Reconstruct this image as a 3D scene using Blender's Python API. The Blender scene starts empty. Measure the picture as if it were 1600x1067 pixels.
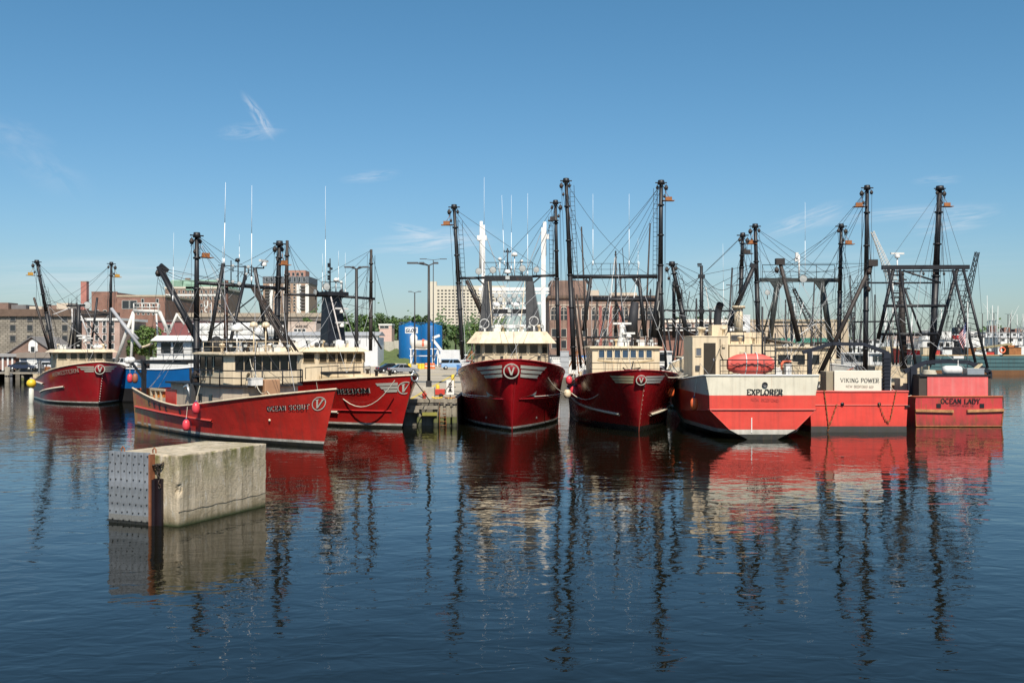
import bpy, math, random
from math import sin, cos, pi, radians, sqrt
from mathutils import Vector, Matrix
random.seed(7)
S = bpy.context.scene
COL = S.collection
F, HY, H = 1556.0, 538.0, 6.3          # focal length (photo px), horizon row, eye height above the water (m)

# ------------------------------------------------------------------ camera, sky, sun, exposure
cam = bpy.data.cameras.new('camera'); camo = bpy.data.objects.new('camera', cam); COL.objects.link(camo)
camo.location = (0, 0, H); camo.rotation_euler = (pi/2, 0, 0)
cam.sensor_width = 36; cam.lens = 36*F/1600
cam.shift_y = (HY-533.5)/1600
cam.clip_end = 12000; cam.clip_start = .5
S.camera = camo
SUN_EL, SUN_AZ = radians(51), radians(11)        # azimuth: degrees to the right of straight behind the camera
sd = Vector((cos(SUN_EL)*sin(SUN_AZ), -cos(SUN_EL)*cos(SUN_AZ), sin(SUN_EL)))
sl = bpy.data.lights.new('sun', 'SUN'); sl.energy = 4.4; sl.angle = radians(.5); sl.color = (1, .93, .82)
so = bpy.data.objects.new('sun', sl); COL.objects.link(so); so.rotation_euler = sd.to_track_quat('Z', 'Y').to_euler()
W = bpy.data.worlds.new('World'); S.world = W; W.use_nodes = True
SKY_STRENGTH = .075
S.view_settings.view_transform = 'Standard'; S.view_settings.look = 'None'
S.view_settings.exposure = .5; S.view_settings.gamma = 1; S.view_settings.use_curve_mapping = False
S.cycles.max_bounces = 8; S.cycles.glossy_bounces = 4; S.cycles.diffuse_bounces = 3
S.cycles.use_denoising = True
S.cycles.caustics_reflective = False; S.cycles.caustics_refractive = False

def build_world():
    n = W.node_tree.nodes; l = W.node_tree.links; n.clear()
    out = n.new('ShaderNodeOutputWorld'); bg = n.new('ShaderNodeBackground')
    sky = n.new('ShaderNodeTexSky'); sky.sky_type = 'NISHITA'; sky.sun_disc = False
    sky.sun_elevation = SUN_EL
    sky.sun_rotation = pi - SUN_AZ
    sky.air_density = 1.1; sky.dust_density = .6; sky.ozone_density = 6; sky.altitude = 0
    bg.inputs['Strength'].default_value = SKY_STRENGTH
    # cirrus wisps: streaky noise on the view direction, kept to a few directions of the sky
    tc = n.new('ShaderNodeTexCoord')
    total = None
    def math_(op, a, b=None, clamp=False):
        m = n.new('ShaderNodeMath'); m.operation = op; m.use_clamp = clamp
        for i, v in enumerate((a, b)):
            if v is None: continue
            if isinstance(v, (int, float)): m.inputs[i].default_value = v
            else: l.new(v, m.inputs[i])
        return m.outputs[0]
    def wisp(px, py, rx, ry, rot, amt, seed, stretch=4):
        nonlocal total
        d = Vector(((px-800)/F, 1, -(py-HY)/F)).normalized()
        right = Vector((d.y, -d.x, 0)).normalized(); up = right.cross(d)
        R = right*cos(rot)+up*sin(rot); U = -right*sin(rot)+up*cos(rot)
        def dot(v):
            m = n.new('ShaderNodeVectorMath'); m.operation = 'DOT_PRODUCT'; l.new(tc.outputs['Generated'], m.inputs[0]); m.inputs[1].default_value = v; return m.outputs['Value']
        u = math_('MULTIPLY', dot(R), F/rx); v = math_('MULTIPLY', dot(U), F/ry)
        fwd = math_('GREATER_THAN', dot(d), .5)
        cx = n.new('ShaderNodeCombineXYZ'); l.new(u, cx.inputs[0]); l.new(math_('MULTIPLY', v, 1.0), cx.inputs[1]); cx.inputs[2].default_value = seed
        no = n.new('ShaderNodeTexNoise'); mp = n.new('ShaderNodeMapping'); mp.inputs['Scale'].default_value = (1.1, stretch*.55, 1)
        l.new(cx.outputs[0], mp.inputs[0]); l.new(mp.outputs[0], no.inputs['Vector']); no.inputs['Scale'].default_value = 1.3; no.inputs['Detail'].default_value = 7; no.inputs['Roughness'].default_value = .62; no.inputs['Distortion'].default_value = .8
        r2 = math_('ADD', math_('MULTIPLY', u, u), math_('MULTIPLY', v, v))
        fall = math_('SUBTRACT', 1, r2, True)
        fall = math_('MULTIPLY', fall, fall)
        t = math_('MULTIPLY', math_('SUBTRACT', no.outputs['Fac'], .38, True), 3.0, True)
        a = math_('MULTIPLY', math_('MULTIPLY', math_('MULTIPLY', t, fall), amt), fwd)
        total = a if total is None else math_('ADD', total, a, True)
    wisp(404, 182, 48, 12, radians(-54), .7, 1, 2)
    wisp(392, 206, 58, 17, radians(6), .42, 2, 2)
    wisp(680, 378, 130, 26, radians(5), .62, 3)
    wisp(645, 360, 45, 12, radians(-10), .45, 4)
    wisp(578, 276, 55, 12, radians(8), .38, 5)
    wisp(1255, 345, 80, 22, radians(18), .5, 6)
    wisp(1400, 335, 160, 14, radians(3), .35, 7)
    wisp(1490, 345, 75, 24, radians(8), .5, 8)
    wisp(1465, 282, 40, 10, radians(0), .3, 9)
    wisp(15, 215, 70, 34, radians(-10), .16, 10, 2)
    wisp(75, 265, 80, 40, radians(-30), .13, 11, 2)
    wisp(230, 430, 300, 40, radians(2), .22, 12, 7)
    wisp(60, 445, 250, 60, radians(3), .2, 13, 7)
    wisp(1300, 420, 380, 60, radians(1), .14, 14, 7)
    # whole-sky pale band of thin haze close to the horizon (same all round)
    mix = n.new('ShaderNodeMix'); mix.data_type = 'RGBA'
    l.new(total, mix.inputs[0])
    tint = n.new('ShaderNodeMix'); tint.data_type = 'RGBA'; tint.blend_type = 'MULTIPLY'; tint.inputs[0].default_value = 1
    sep = n.new('ShaderNodeSeparateColor'); com = n.new('ShaderNodeCombineColor'); l.new(sky.outputs[0], sep.inputs[0])
    l.new(math_('MULTIPLY', math_('POWER', sep.outputs[0], 1.22), .69), com.inputs[0]); l.new(math_('MULTIPLY', math_('POWER', sep.outputs[1], .95), 1.05), com.inputs[1]); l.new(sep.outputs[2], com.inputs[2])   # deeper, cleaner azure away from the horizon
    l.new(com.outputs[0], tint.inputs[6]); tint.inputs[7].default_value = SKY_TINT
    l.new(tint.outputs[2], mix.inputs[6]); mix.inputs[7].default_value = (8.2, 8.3, 8.6, 1)
    l.new(mix.outputs[2], bg.inputs[0]); l.new(bg.outputs[0], out.inputs[0])
SKY_TINT = (.88, 1.0, 1.02, 1)
build_world()

# ------------------------------------------------------------------ helpers
def P(px, py, Y):
    return Vector(((px-800)/F*Y, Y, H-(py-HY)/F*Y))

class MB:
    """collects faces; build() links them as one mesh object"""
    def __init__(s): s.v = []; s.f = []; s.m = []; s.s = []
    def face(s, idx, mi=0, sm=False): s.f.append(idx); s.m.append(mi); s.s.append(sm)
    def poly(s, pts, mi=0):
        b = len(s.v); s.v += [tuple(p) for p in pts]; s.face(list(range(b, b+len(pts))), mi); return s
    def box(s, c, d, rz=0, mi=0, M=None):
        b = len(s.v); x, y, z = d[0]/2, d[1]/2, d[2]/2
        R = M or Matrix.Rotation(rz, 3, 'Z')
        for i in ((-x,-y,-z),(x,-y,-z),(x,y,-z),(-x,y,-z),(-x,-y,z),(x,-y,z),(x,y,z),(-x,y,z)):
            s.v.append(tuple(R @ Vector(i) + Vector(c)))
        for q in ((0,3,2,1),(4,5,6,7),(0,1,5,4),(1,2,6,5),(2,3,7,6),(3,0,4,7)): s.face([b+k for k in q], mi)
        return s
    def b2(s, lo, hi, mi=0):
        return s.box([(lo[i]+hi[i])/2 for i in range(3)], [abs(hi[i]-lo[i]) for i in range(3)], mi=mi)
    def bar(s, p0, p1, w, h=None, mi=0):
        p0, p1 = Vector(p0), Vector(p1); d = p1-p0; L = d.length
        if L < 1e-6: return s
        M = d.to_track_quat('Y', 'Z').to_matrix()
        return s.box((p0+p1)/2, (w, L, h or w), M=M, mi=mi)
    def tube(s, p0, p1, r0, r1=None, n=8, mi=0, cap=True):
        p0, p1 = Vector(p0), Vector(p1); r1 = r0 if r1 is None else r1
        d = p1-p0
        if d.length < 1e-6: return s
        M = d.to_track_quat('Z', 'Y').to_matrix(); b = len(s.v)
        for (p, r) in ((p0, r0), (p1, r1)):
            for k in range(n):
                a = 2*pi*k/n; s.v.append(tuple(p + M @ Vector((r*cos(a), r*sin(a), 0))))
        for k in range(n):
            k2 = (k+1) % n; s.face([b+k, b+k2, b+n+k2, b+n+k], mi, True)
        if cap:
            s.face([b+n+k for k in range(n)], mi); s.face([b+k for k in reversed(range(n))], mi)
        return s
    def path(s, pts, r, n=6, mi=0, closed=False):
        pts = [Vector(p) for p in pts]; b = len(s.v); N = len(pts)
        for i, p in enumerate(pts):
            a = pts[(i-1) % N] if (closed or i > 0) else pts[0]
            c = pts[(i+1) % N] if (closed or i < N-1) else pts[-1]
            d = (c-a)
            M = d.to_track_quat('Z', 'Y').to_matrix() if d.length > 1e-9 else Matrix.Identity(3)
            for k in range(n):
                t = 2*pi*k/n; s.v.append(tuple(p + M @ Vector((r*cos(t), r*sin(t), 0))))
        for i in range(N if closed else N-1):
            j = (i+1) % N
            for k in range(n):
                k2 = (k+1) % n; s.face([b+i*n+k, b+i*n+k2, b+j*n+k2, b+j*n+k], mi, True)
        return s
    def lathe(s, prof, c=(0,0,0), n=12, mi=0, M=None):
        b = len(s.v); c = Vector(c)
        for (r, z) in prof:
            for k in range(n):
                a = 2*pi*k/n; p = Vector((r*cos(a), r*sin(a), z)); s.v.append(tuple((M @ p if M else p) + c))
        for i in range(len(prof)-1):
            for k in range(n):
                k2 = (k+1) % n; s.face([b+i*n+k, b+i*n+k2, b+(i+1)*n+k2, b+(i+1)*n+k], mi, True)
        return s
    def ball(s, c, r, n=10, mi=0, sc=(1,1,1)):
        pr = [(max(1e-4, r*sin(pi*i/6))*1, -r*cos(pi*i/6)) for i in range(7)]
        M = Matrix.Diagonal(sc)
        return s.lathe(pr, c, n, mi, M)
    def prism(s, poly, z0, z1, mi=0, mtop=None):
        """poly: (x,y) list, counter-clockwise"""
        b = len(s.v); n = len(poly)
        s.v += [(p[0], p[1], z0) for p in poly] + [(p[0], p[1], z1) for p in poly]
        for k in range(n):
            k2 = (k+1) % n; s.face([b+k, b+k2, b+n+k2, b+n+k], mi)
        s.face([b+n+k for k in range(n)], mi if mtop is None else mtop); s.face([b+k for k in reversed(range(n))], mi)
        return s
    def add(s, o, M=None, mi=None):
        b = len(s.v); s.v += [tuple(M @ Vector(v)) if M else v for v in o.v]
        for f, m, sm in zip(o.f, o.m, o.s): s.face([b+k for k in f], m if mi is None else mi, sm)
        return s
    def mesh(s, name, mats):
        me = bpy.data.meshes.new(name); me.from_pydata(s.v, [], s.f)
        for m in (mats if isinstance(mats, (list, tuple)) else [mats]): me.materials.append(m)
        me.polygons.foreach_set('material_index', s.m); me.polygons.foreach_set('use_smooth', s.s); me.update()
        return me
def put(name, mb, mats, parent=None, bevel=0, label=None, loc=None):
    me = mb.mesh(name, mats) if isinstance(mb, MB) else mb
    o = bpy.data.objects.new(name, me); COL.objects.link(o)
    if parent: o.parent = parent
    if loc is not None: o.location = loc
    if bevel:
        md = o.modifiers.new('bevel', 'BEVEL'); md.width = bevel; md.segments = 2; md.limit_method = 'ANGLE'
    if label: o['label'] = label
    return o
def tag(o, label, cat, group=None, kind=None):
    o['label'] = label
    if cat: o['category'] = cat
    if group: o['group'] = group
    if kind: o['kind'] = kind
    return o
def thing(name, label, cat, loc=(0,0,0), rz=0, group=None):
    o = bpy.data.objects.new(name, None); COL.objects.link(o); o.empty_display_size = .5
    o.location = loc; o.rotation_euler = (0, 0, rz)
    return tag(o, label, cat, group)
def structure(name, mb, mats, **k):
    o = put(name, mb, mats, **k); o['kind'] = 'structure'; return o
def kids(o): return [c for c in bpy.data.objects if c.parent == o]
def dup(root, loc, rz=None, label=None, scale=None):
    def cp(o, par):
        c = o.copy(); COL.objects.link(c)
        if par: c.parent = par
        for k in KIDS.get(o.name) or KIDS.setdefault(o.name, kids(o)): cp(k, c)
        return c
    r = cp(root, None); r.location = loc
    if rz is not None: r.rotation_euler = (0, 0, rz)
    if label: r['label'] = label
    if scale: r.scale = scale
    return r
KIDS = {}

# ------------------------------------------------------------------ materials
MATS = {}
def mat(name, col, rough=.55, metal=0, var=.12, scale=1.5, rust=0, rustcol=(.16,.055,.02), bump=0, bscale=6, bands=None,
        coat=0, streak=0, spec=.5, dirt=None, grad=None, runs=0, grime=0):
    """paint-like surface. bands: [(z, colour)...] ascending, painted bands in object height; rust: 0..1; streak: vertical runs;
    grad: (axis, a, b, amount) extra rust where the object's own axis runs from a to b"""
    if name in MATS: return MATS[name]
    m = bpy.data.materials.new(name); m.use_nodes = True; MATS[name] = m
    n = m.node_tree.nodes; l = m.node_tree.links; b = n['Principled BSDF']
    tc = n.new('ShaderNodeTexCoord'); V = tc.outputs['Object']
    def noise(sc, detail=5, stretch=None, rough_=.55):
        t = n.new('ShaderNodeTexNoise'); t.inputs['Scale'].default_value = sc; t.inputs['Detail'].default_value = detail; t.inputs['Roughness'].default_value = rough_
        if stretch:
            mp = n.new('ShaderNodeMapping'); mp.inputs['Scale'].default_value = stretch; l.new(V, mp.inputs[0]); l.new(mp.outputs[0], t.inputs['Vector'])
        else: l.new(V, t.inputs['Vector'])
        return t.outputs['Fac']
    def ramp(fac, a, c):
        r = n.new('ShaderNodeMapRange'); r.inputs[1].default_value = a; r.inputs[2].default_value = c; l.new(fac, r.inputs[0]); return r.outputs[0]
    def mul(a, c):
        x = n.new('ShaderNodeMath'); x.operation = 'MULTIPLY'
        for i, v in enumerate((a, c)):
            if isinstance(v, (int, float)): x.inputs[i].default_value = v
            else: l.new(v, x.inputs[i])
        return x.outputs[0]
    def mixc(fac, a, c, mode='MIX'):
        x = n.new('ShaderNodeMix'); x.data_type = 'RGBA'; x.blend_type = mode
        if isinstance(fac, (int, float)): x.inputs[0].default_value = fac
        else: l.new(fac, x.inputs[0])
        for i, v in ((6, a), (7, c)):
            if isinstance(v, tuple): x.inputs[i].default_value = v if len(v) == 4 else (*v, 1)
            else: l.new(v, x.inputs[i])
        return x.outputs[2]
    if bands:
        sx = n.new('ShaderNodeSeparateXYZ'); l.new(V, sx.inputs[0])
        lo, hi = -2.0, 8.0
        mr = n.new('ShaderNodeMapRange'); mr.inputs[1].default_value = lo; mr.inputs[2].default_value = hi; l.new(sx.outputs[2], mr.inputs[0])
        cr = n.new('ShaderNodeValToRGB'); cr.color_ramp.interpolation = 'CONSTANT'
        el = cr.color_ramp.elements
        el[0].position = 0; el[0].color = (*bands[0][1], 1)
        for i, (z, c) in enumerate(bands[1:]):
            e = el[1] if i == 0 else el.new((z-lo)/(hi-lo))
            e.position = (z-lo)/(hi-lo); e.color = (*c, 1)
        l.new(mr.outputs[0], cr.inputs[0]); base = cr.outputs[0]
    else: base = (*col, 1)
    f = ramp(noise(scale), .25, .75)
    v = n.new('ShaderNodeMapRange'); v.inputs[3].default_value = 1-var; v.inputs[4].default_value = 1+var; l.new(f, v.inputs[0])
    g = n.new('ShaderNodeCombineColor'); [l.new(v.outputs[0], g.inputs[i]) for i in range(3)]
    c = mixc(1.0, base, g.outputs[0], 'MULTIPLY')
    if streak:
        sf = ramp(noise(1.0, 4, (3.2, 3.2, .25)), .5, .8)
        c = mixc(mul(sf, streak), c, tuple(x*.35+.02 for x in (dirt or (.12,.09,.06))))
    if rust:
        rf = ramp(noise(1.6, 8, (1.6, 1.6, .45), .7), .74-.34*rust, .86-.28*rust)
        c = mixc(mul(rf, min(1, .55+rust)), c, rustcol)
    if runs:      # thin rust runs down the plating
        rn = mul(ramp(noise(1.0, 5, (5.5, 5.5, .16), .6), .57, .70), ramp(noise(.6, 3), .42, .6)); c = mixc(mul(rn, runs), c, rustcol)
    if grime:     # waterline scum
        sg = n.new('ShaderNodeSeparateXYZ'); l.new(V, sg.inputs[0]); gm = mul(ramp(sg.outputs[2], .95, .0), ramp(noise(1.7, 6, (1, 1, .5)), .3, .6)); c = mixc(mul(gm, grime), c, (.05, .045, .022))
    if grad:
        ax, a0, a1, amt = grad
        sp = n.new('ShaderNodeSeparateXYZ'); l.new(V, sp.inputs[0])
        gf = ramp(sp.outputs[ax], a0, a1)
        nf = ramp(noise(1.0, 8, (1.3, 1.3, .45), .75), .40, .54)
        c = mixc(mul(mul(gf, nf), amt), c, (.46, .20, .03))
    l.new(c if not isinstance(c, tuple) else c, b.inputs['Base Color'])
    rr = n.new('ShaderNodeMapRange'); rr.inputs[3].default_value = max(.02, rough-.1); rr.inputs[4].default_value = min(1, rough+.12); l.new(noise(scale*2.7), rr.inputs[0]); l.new(rr.outputs[0], b.inputs['Roughness'])
    b.inputs['Metallic'].default_value = metal; b.inputs['Specular IOR Level'].default_value = spec
    b.inputs['Coat Weight'].default_value = coat; b.inputs['Coat Roughness'].default_value = .08
    if bump:
        bp = n.new('ShaderNodeBump'); bp.inputs['Strength'].default_value = 1; bp.inputs['Distance'].default_value = bump
        l.new(noise(bscale), bp.inputs['Height']); l.new(bp.outputs[0], b.inputs['Normal'])
    return m
def glass(name, col=(.012,.016,.02), rough=.04):
    if name in MATS: return MATS[name]
    m = bpy.data.materials.new(name); m.use_nodes = True; MATS[name] = m
    b = m.node_tree.nodes['Principled BSDF']; b.inputs['Base Color'].default_value = (*col, 1); b.inputs['Roughness'].default_value = rough; b.inputs['IOR'].default_value = 1.5
    return m
RED = (.33, .012, .016); RED2 = (.44, .024, .02); SALMON = (.72, .085, .065); CREAM = (.70, .57, .39); WHITE = (.68, .665, .63); BLACK = (.012, .012, .014)
STEEL = mat('black_steel', BLACK, .5, var=.5, rust=.36, rustcol=(.07,.03,.018))
STEELR = mat('rusty_black_steel', (.03,.022,.018), .6, var=.5, rust=.5, rustcol=(.11,.045,.02))
GREYST = mat('grey_steel', (.06,.06,.062), .5, var=.3)
CREAMP = mat('cream_paint', CREAM, .45, var=.09, streak=.45, rust=.2, rustcol=(.42,.2,.07), runs=.5)
CREAMD = mat('cream_paint_weathered', (.56,.45,.30), .55, var=.12, streak=.4, rust=.22, rustcol=(.36,.16,.06))
WHITEP = mat('white_paint', WHITE, .42, var=.06, streak=.25)
REDP = mat('red_paint', (.52,.05,.035), .4, var=.15, streak=.2)
ROPE = mat('pale_rope', (.62,.56,.44), .9, var=.2, scale=8)
WIRE = mat('dark_wire', (.03,.03,.032), .6)
WIREL = mat('pale_wire', (.4,.4,.4), .5)
RUST = mat('rusty_iron', (.26,.1,.035), .8, var=.4, scale=3)
ORANGE = mat('orange_steel', (.30,.115,.035), .7, var=.35, rust=.3)
RUBBER = mat('black_rubber', (.016,.015,.015), .8, var=.3)
BUOY = mat('red_fender_vinyl', (.70,.06,.08), .35, var=.08)
BUOYO = mat('orange_fender_vinyl', (.85,.16,.05), .35, var=.08)
ALU = mat('aluminium', (.55,.55,.54), .35, metal=.8, var=.1)
LAMPG = glass('lamp_glass', (.45,.46,.44), .1)
GLASS = glass('dark_window_glass'); GLASSB = glass('blue_reflection_glass', (.035,.07,.12), .03)  # blue panes: sky and water reflection put into the glass colour
WOOD = mat('weathered_timber', (.27,.235,.18), .85, var=.3, scale=2.5, streak=.5, bump=.02)
DECKM = mat('deck_paint', (.2,.17,.13), .8, var=.25, rust=.3)
CONC = mat('pale_concrete', (.44,.41,.34), .9, var=.15, scale=2, streak=.3, bump=.01)
TEAL = mat('teal_net', (.03,.16,.14), .9, var=.4, scale=8, bump=.05, bscale=12)
ANT = mat('white_antenna', (.85,.85,.83), .4, var=.02)
LETTER = mat('black_letter', (.012,.012,.013), .4, var=.05)
LETTERW = mat('silver_letter', (.62,.58,.5), .35, var=.08)
LETTERF = mat('faded_letter', (.2,.06,.05), .6, var=.2)
EMB = mat('emblem_silver', (.56,.54,.45), .3, var=.1)

# ------------------------------------------------------------------ lettering built from strokes with slab serifs
def arc(cx, cy, rx, ry, a0, a1, n=8):
    return [(cx+rx*cos(radians(a0+(a1-a0)*i/n)), cy+ry*sin(radians(a0+(a1-a0)*i/n))) for i in range(n+1)]
G = {
 'A': (.8, [[(.04,0),(.4,1)],[(.4,1),(.76,0)],[(.17,.34),(.63,.34)]]),
 'B': (.7, [[(.12,0),(.12,1)],[(.12,1),(.4,1)]+arc(.4,.76,.22,.24,90,-90),[(.12,.52),(.42,.52)]+arc(.42,.26,.24,.26,90,-90)+[(.12,0)]]),
 'C': (.76, [arc(.42,.5,.34,.5,48,312,12)]),
 'D': (.76, [[(.12,0),(.12,1)],[(.12,1),(.32,1)]+arc(.32,.5,.36,.5,90,-90,10)+[(.12,0)]]),
 'E': (.66, [[(.12,0),(.12,1)],[(.12,1),(.62,1),(.62,.84)],[(.12,.52),(.5,.52)],[(.12,0),(.62,0),(.62,.16)]]),
 'F': (.64, [[(.12,0),(.12,1)],[(.12,1),(.62,1),(.62,.84)],[(.12,.52),(.5,.52)]]),
 'G': (.8, [arc(.42,.5,.34,.5,48,330,12),[(.5,.42),(.74,.42),(.74,.1)]]),
 'I': (.36, [[(.18,0),(.18,1)]]),
 'K': (.74, [[(.12,0),(.12,1)],[(.12,.45),(.62,1)],[(.3,.62),(.66,0)]]),
 'L': (.62, [[(.12,0),(.12,1)],[(.12,0),(.6,0),(.6,.2)]]),
 'M': (.94, [[(.1,0),(.1,1)],[(.1,1),(.47,.15)],[(.47,.15),(.84,1)],[(.84,1),(.84,0)]]),
 'N': (.8, [[(.12,0),(.12,1)],[(.12,1),(.68,0)],[(.68,0),(.68,1)]]),
 'O': (.82, [arc(.41,.5,.35,.5,0,360,16)]),
 'P': (.68, [[(.12,0),(.12,1)],[(.12,1),(.38,1)]+arc(.38,.74,.24,.26,90,-90)+[(.12,.48)]]),
 'R': (.74, [[(.12,0),(.12,1)],[(.12,1),(.38,1)]+arc(.38,.75,.24,.25,90,-90)+[(.12,.5)],[(.36,.5),(.68,0)]]),
 'S': (.64, [arc(.33,.75,.25,.25,20,260,9)+arc(.31,.25,.27,.25,90,-160,9)]),
 'T': (.7, [[(.35,0),(.35,1)],[(.05,.84),(.05,1),(.65,1),(.65,.84)]]),
 'U': (.8, [[(.12,1),(.12,.32)]+arc(.4,.32,.28,.32,180,360)+[(.68,1)]]),
 'V': (.8, [[(.06,1),(.4,0)],[(.4,0),(.74,1)]]),
 'W': (1.1, [[(.06,1),(.3,0)],[(.3,0),(.55,.9)],[(.55,.9),(.8,0)],[(.8,0),(1.04,1)]]),
 'X': (.76, [[(.08,0),(.68,1)],[(.08,1),(.68,0)]]),
 'Y': (.74, [[(.06,1),(.37,.5)],[(.68,1),(.37,.5)],[(.37,.5),(.37,0)]]),
 '3': (.62, [arc(.3,.75,.25,.25,150,-90,9),arc(.3,.26,.28,.26,90,-150,9)]),
 '4': (.7, [[(.5,0),(.5,1)],[(.5,1),(.06,.3)],[(.06,.3),(.66,.3)]]),
 '6': (.66, [arc(.33,.3,.27,.3,0,360,12),[(.08,.4),(.2,.75),(.5,1)]]),
 '7': (.62, [[(.06,.86),(.06,1),(.58,1),(.24,0)]]),
 '1': (.4, [[(.2,0),(.2,1)],[(.2,1),(.05,.85)]]),
 '9': (.66, [arc(.33,.7,.27,.3,0,360,12),[(.58,.6),(.46,.25),(.16,0)]]),
 ' ': (.4, []), '.': (.3, [[(.12,0),(.12,.04)]]), ',': (.3, [[(.14,.06),(.08,-.12)]]),
}
def text_quads(txt, h, weight=.13, serif=.2, gap=.12, italic=0):
    """list of quads (u,v) centred on the origin; also the total width"""
    x = 0; q = []
    for ch in txt:
        w, st = G[ch]
        for line in st:
            for (a, b) in zip(line, line[1:]):
                d = Vector((b[0]-a[0], b[1]-a[1])); L = d.length
                if L < 1e-5: continue
                d /= L; horiz = abs(d.x) > .9
                t = weight*(.62 if horiz else 1)/2
                nrm = Vector((-d.y, d.x))*t; e = d*(t*.5 if len(line) > 2 else 0)
                a2, b2 = Vector(a)-e, Vector(b)+e
                q.append([(x+p.x, p.y) for p in (a2-nrm, b2-nrm, b2+nrm, a2+nrm)])
            if serif and len(line) == 2 or (serif and ch == 'U'):
                for p in (line[0], line[-1]):
                    if p[1] in (0, 1) and ch not in ('3','7','1') and not (abs(line[0][1]-line[1][1]) < .5):
                        if ch in 'AVWXYMKN' and p[1] == 1 and ch in 'AM' : continue
                        if ch == 'V' and p[1] == 0 or ch == 'W' and p[1] == 0 or ch == 'A' and p[1] == 1: continue
                        y0 = p[1]-(.07 if p[1] == 1 else 0); hs = serif*.8
                        q.append([(x+p[0]-hs, y0), (x+p[0]+hs, y0), (x+p[0]+hs, y0+.07), (x+p[0]-hs, y0+.07)])
        x += w+gap
    x -= gap
    return [[((u-x/2+italic*(v-.5))*h, (v-.5)*h) for (u, v) in qq] for qq in q], x*h
def ring_quads(r, w, n=28, cu=0, cv=0):
    q = []
    for k in range(n):
        a, b = 2*pi*k/n, 2*pi*(k+1)/n
        q.append([(cu+(r-w)*cos(a), cv+(r-w)*sin(a)), (cu+r*cos(a), cv+r*sin(a)), (cu+r*cos(b), cv+r*sin(b)), (cu+(r-w)*cos(b), cv+(r-w)*sin(b))])
    return q
def quads_on(quads, fn, mb=None, lift=.012, mi=0, step=.0006):
    """fn(u,v) -> (point, normal)"""
    mb = mb or MB()
    for i, q in enumerate(quads):
        pts = []
        for (u, v) in q:
            p, nn = fn(u, v); pts.append(p + nn*(lift+step*i))
        mb.poly(pts, mi)
    return mb
def plane_fn(o, U, Vv):
    o, U, Vv = Vector(o), Vector(U).normalized(), Vector(Vv).normalized(); N = U.cross(Vv)
    return lambda u, v: (o+U*u+Vv*v, N)
# ------------------------------------------------------------------ water, ground, hill
def build_water():
    m = bpy.data.materials.new('harbour_water'); m.use_nodes = True
    n = m.node_tree.nodes; l = m.node_tree.links; b = n['Principled BSDF']
    b.inputs['Base Color'].default_value = (.0048, .0052, .0026, 1); b.inputs['Roughness'].default_value = .015; b.inputs['IOR'].default_value = 1.333
    tc = n.new('ShaderNodeTexCoord')
    def noise(sc, det, stretch=(1,1,1), rot=0, dist=0, rg=.5):
        mp = n.new('ShaderNodeMapping'); mp.inputs['Scale'].default_value = stretch; mp.inputs['Rotation'].default_value = (0, 0, rot)
        t = n.new('ShaderNodeTexNoise'); t.inputs['Scale'].default_value = sc; t.inputs['Detail'].default_value = det; t.inputs['Distortion'].default_value = dist; t.inputs['Roughness'].default_value = rg
        l.new(tc.outputs['Object'], mp.inputs[0]); l.new(mp.outputs[0], t.inputs['Vector']); return t.outputs['Fac']
    def ma(op, a, c):
        x = n.new('ShaderNodeMath'); x.operation = op
        for i, v in enumerate((a, c)):
            if isinstance(v, (int, float)): x.inputs[i].default_value = v
            else: l.new(v, x.inputs[i])
        return x.outputs[0]
    big = noise(.42, 1, (.75, 1, 1), .35, .3)           # slow swell left by passing boats
    mid = noise(1.5, 2, (.7, 1.1, 1), -.3, .5)
    fine = noise(5.5, 2, (.6, 1.1, 1), .2, .3)
    # cat's paws: broad patches where the breeze roughens the surface; the berths stay calmer
    patch = noise(.045, 2, (.6, 1.2, 1), .3)
    pr = n.new('ShaderNodeMapRange'); pr.inputs[1].default_value = .38; pr.inputs[2].default_value = .68; pr.inputs[3].default_value = .25; pr.inputs[4].default_value = 3.4; l.new(patch, pr.inputs[0])
    h = ma('ADD', ma('MULTIPLY', big, .032), ma('MULTIPLY', mid, .0160))
    h = ma('ADD', h, ma('MULTIPLY', ma('MULTIPLY', fine, pr.outputs[0]), .0009))
    bp = n.new('ShaderNodeBump'); bp.inputs['Strength'].default_value = 1; bp.inputs['Distance'].default_value = 1.0
    l.new(h, bp.inputs['Height']); l.new(bp.outputs[0], b.inputs['Normal'])
    mb = MB(); mb.poly([(-6000,-300,0),(6000,-300,0),(6000,6000,0),(-6000,6000,0)])
    structure('water', mb, m)
build_water()

def ground_mat():
    m = mat('asphalt_quay', (.38,.325,.245), .95, var=.22, scale=.18, streak=0)
    return m
ZQ = 1.8
LAND = [(-700,178),(-64,178),(-62,150),(-30,118),(-20,97),(-8.4,77.2),(-4.3,77.2),(-4.0,132),(60,150),(92,232),(120,900),(-700,900)]
mb = MB(); mb.prism(LAND, -3, ZQ, 0, 1)
structure('quay', mb, [mat('quay_wall_shade', (.14,.125,.1), .9, var=.35, scale=.8, streak=.6), ground_mat()])  # wall coloured dark to stand for the shade beneath the pier
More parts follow.
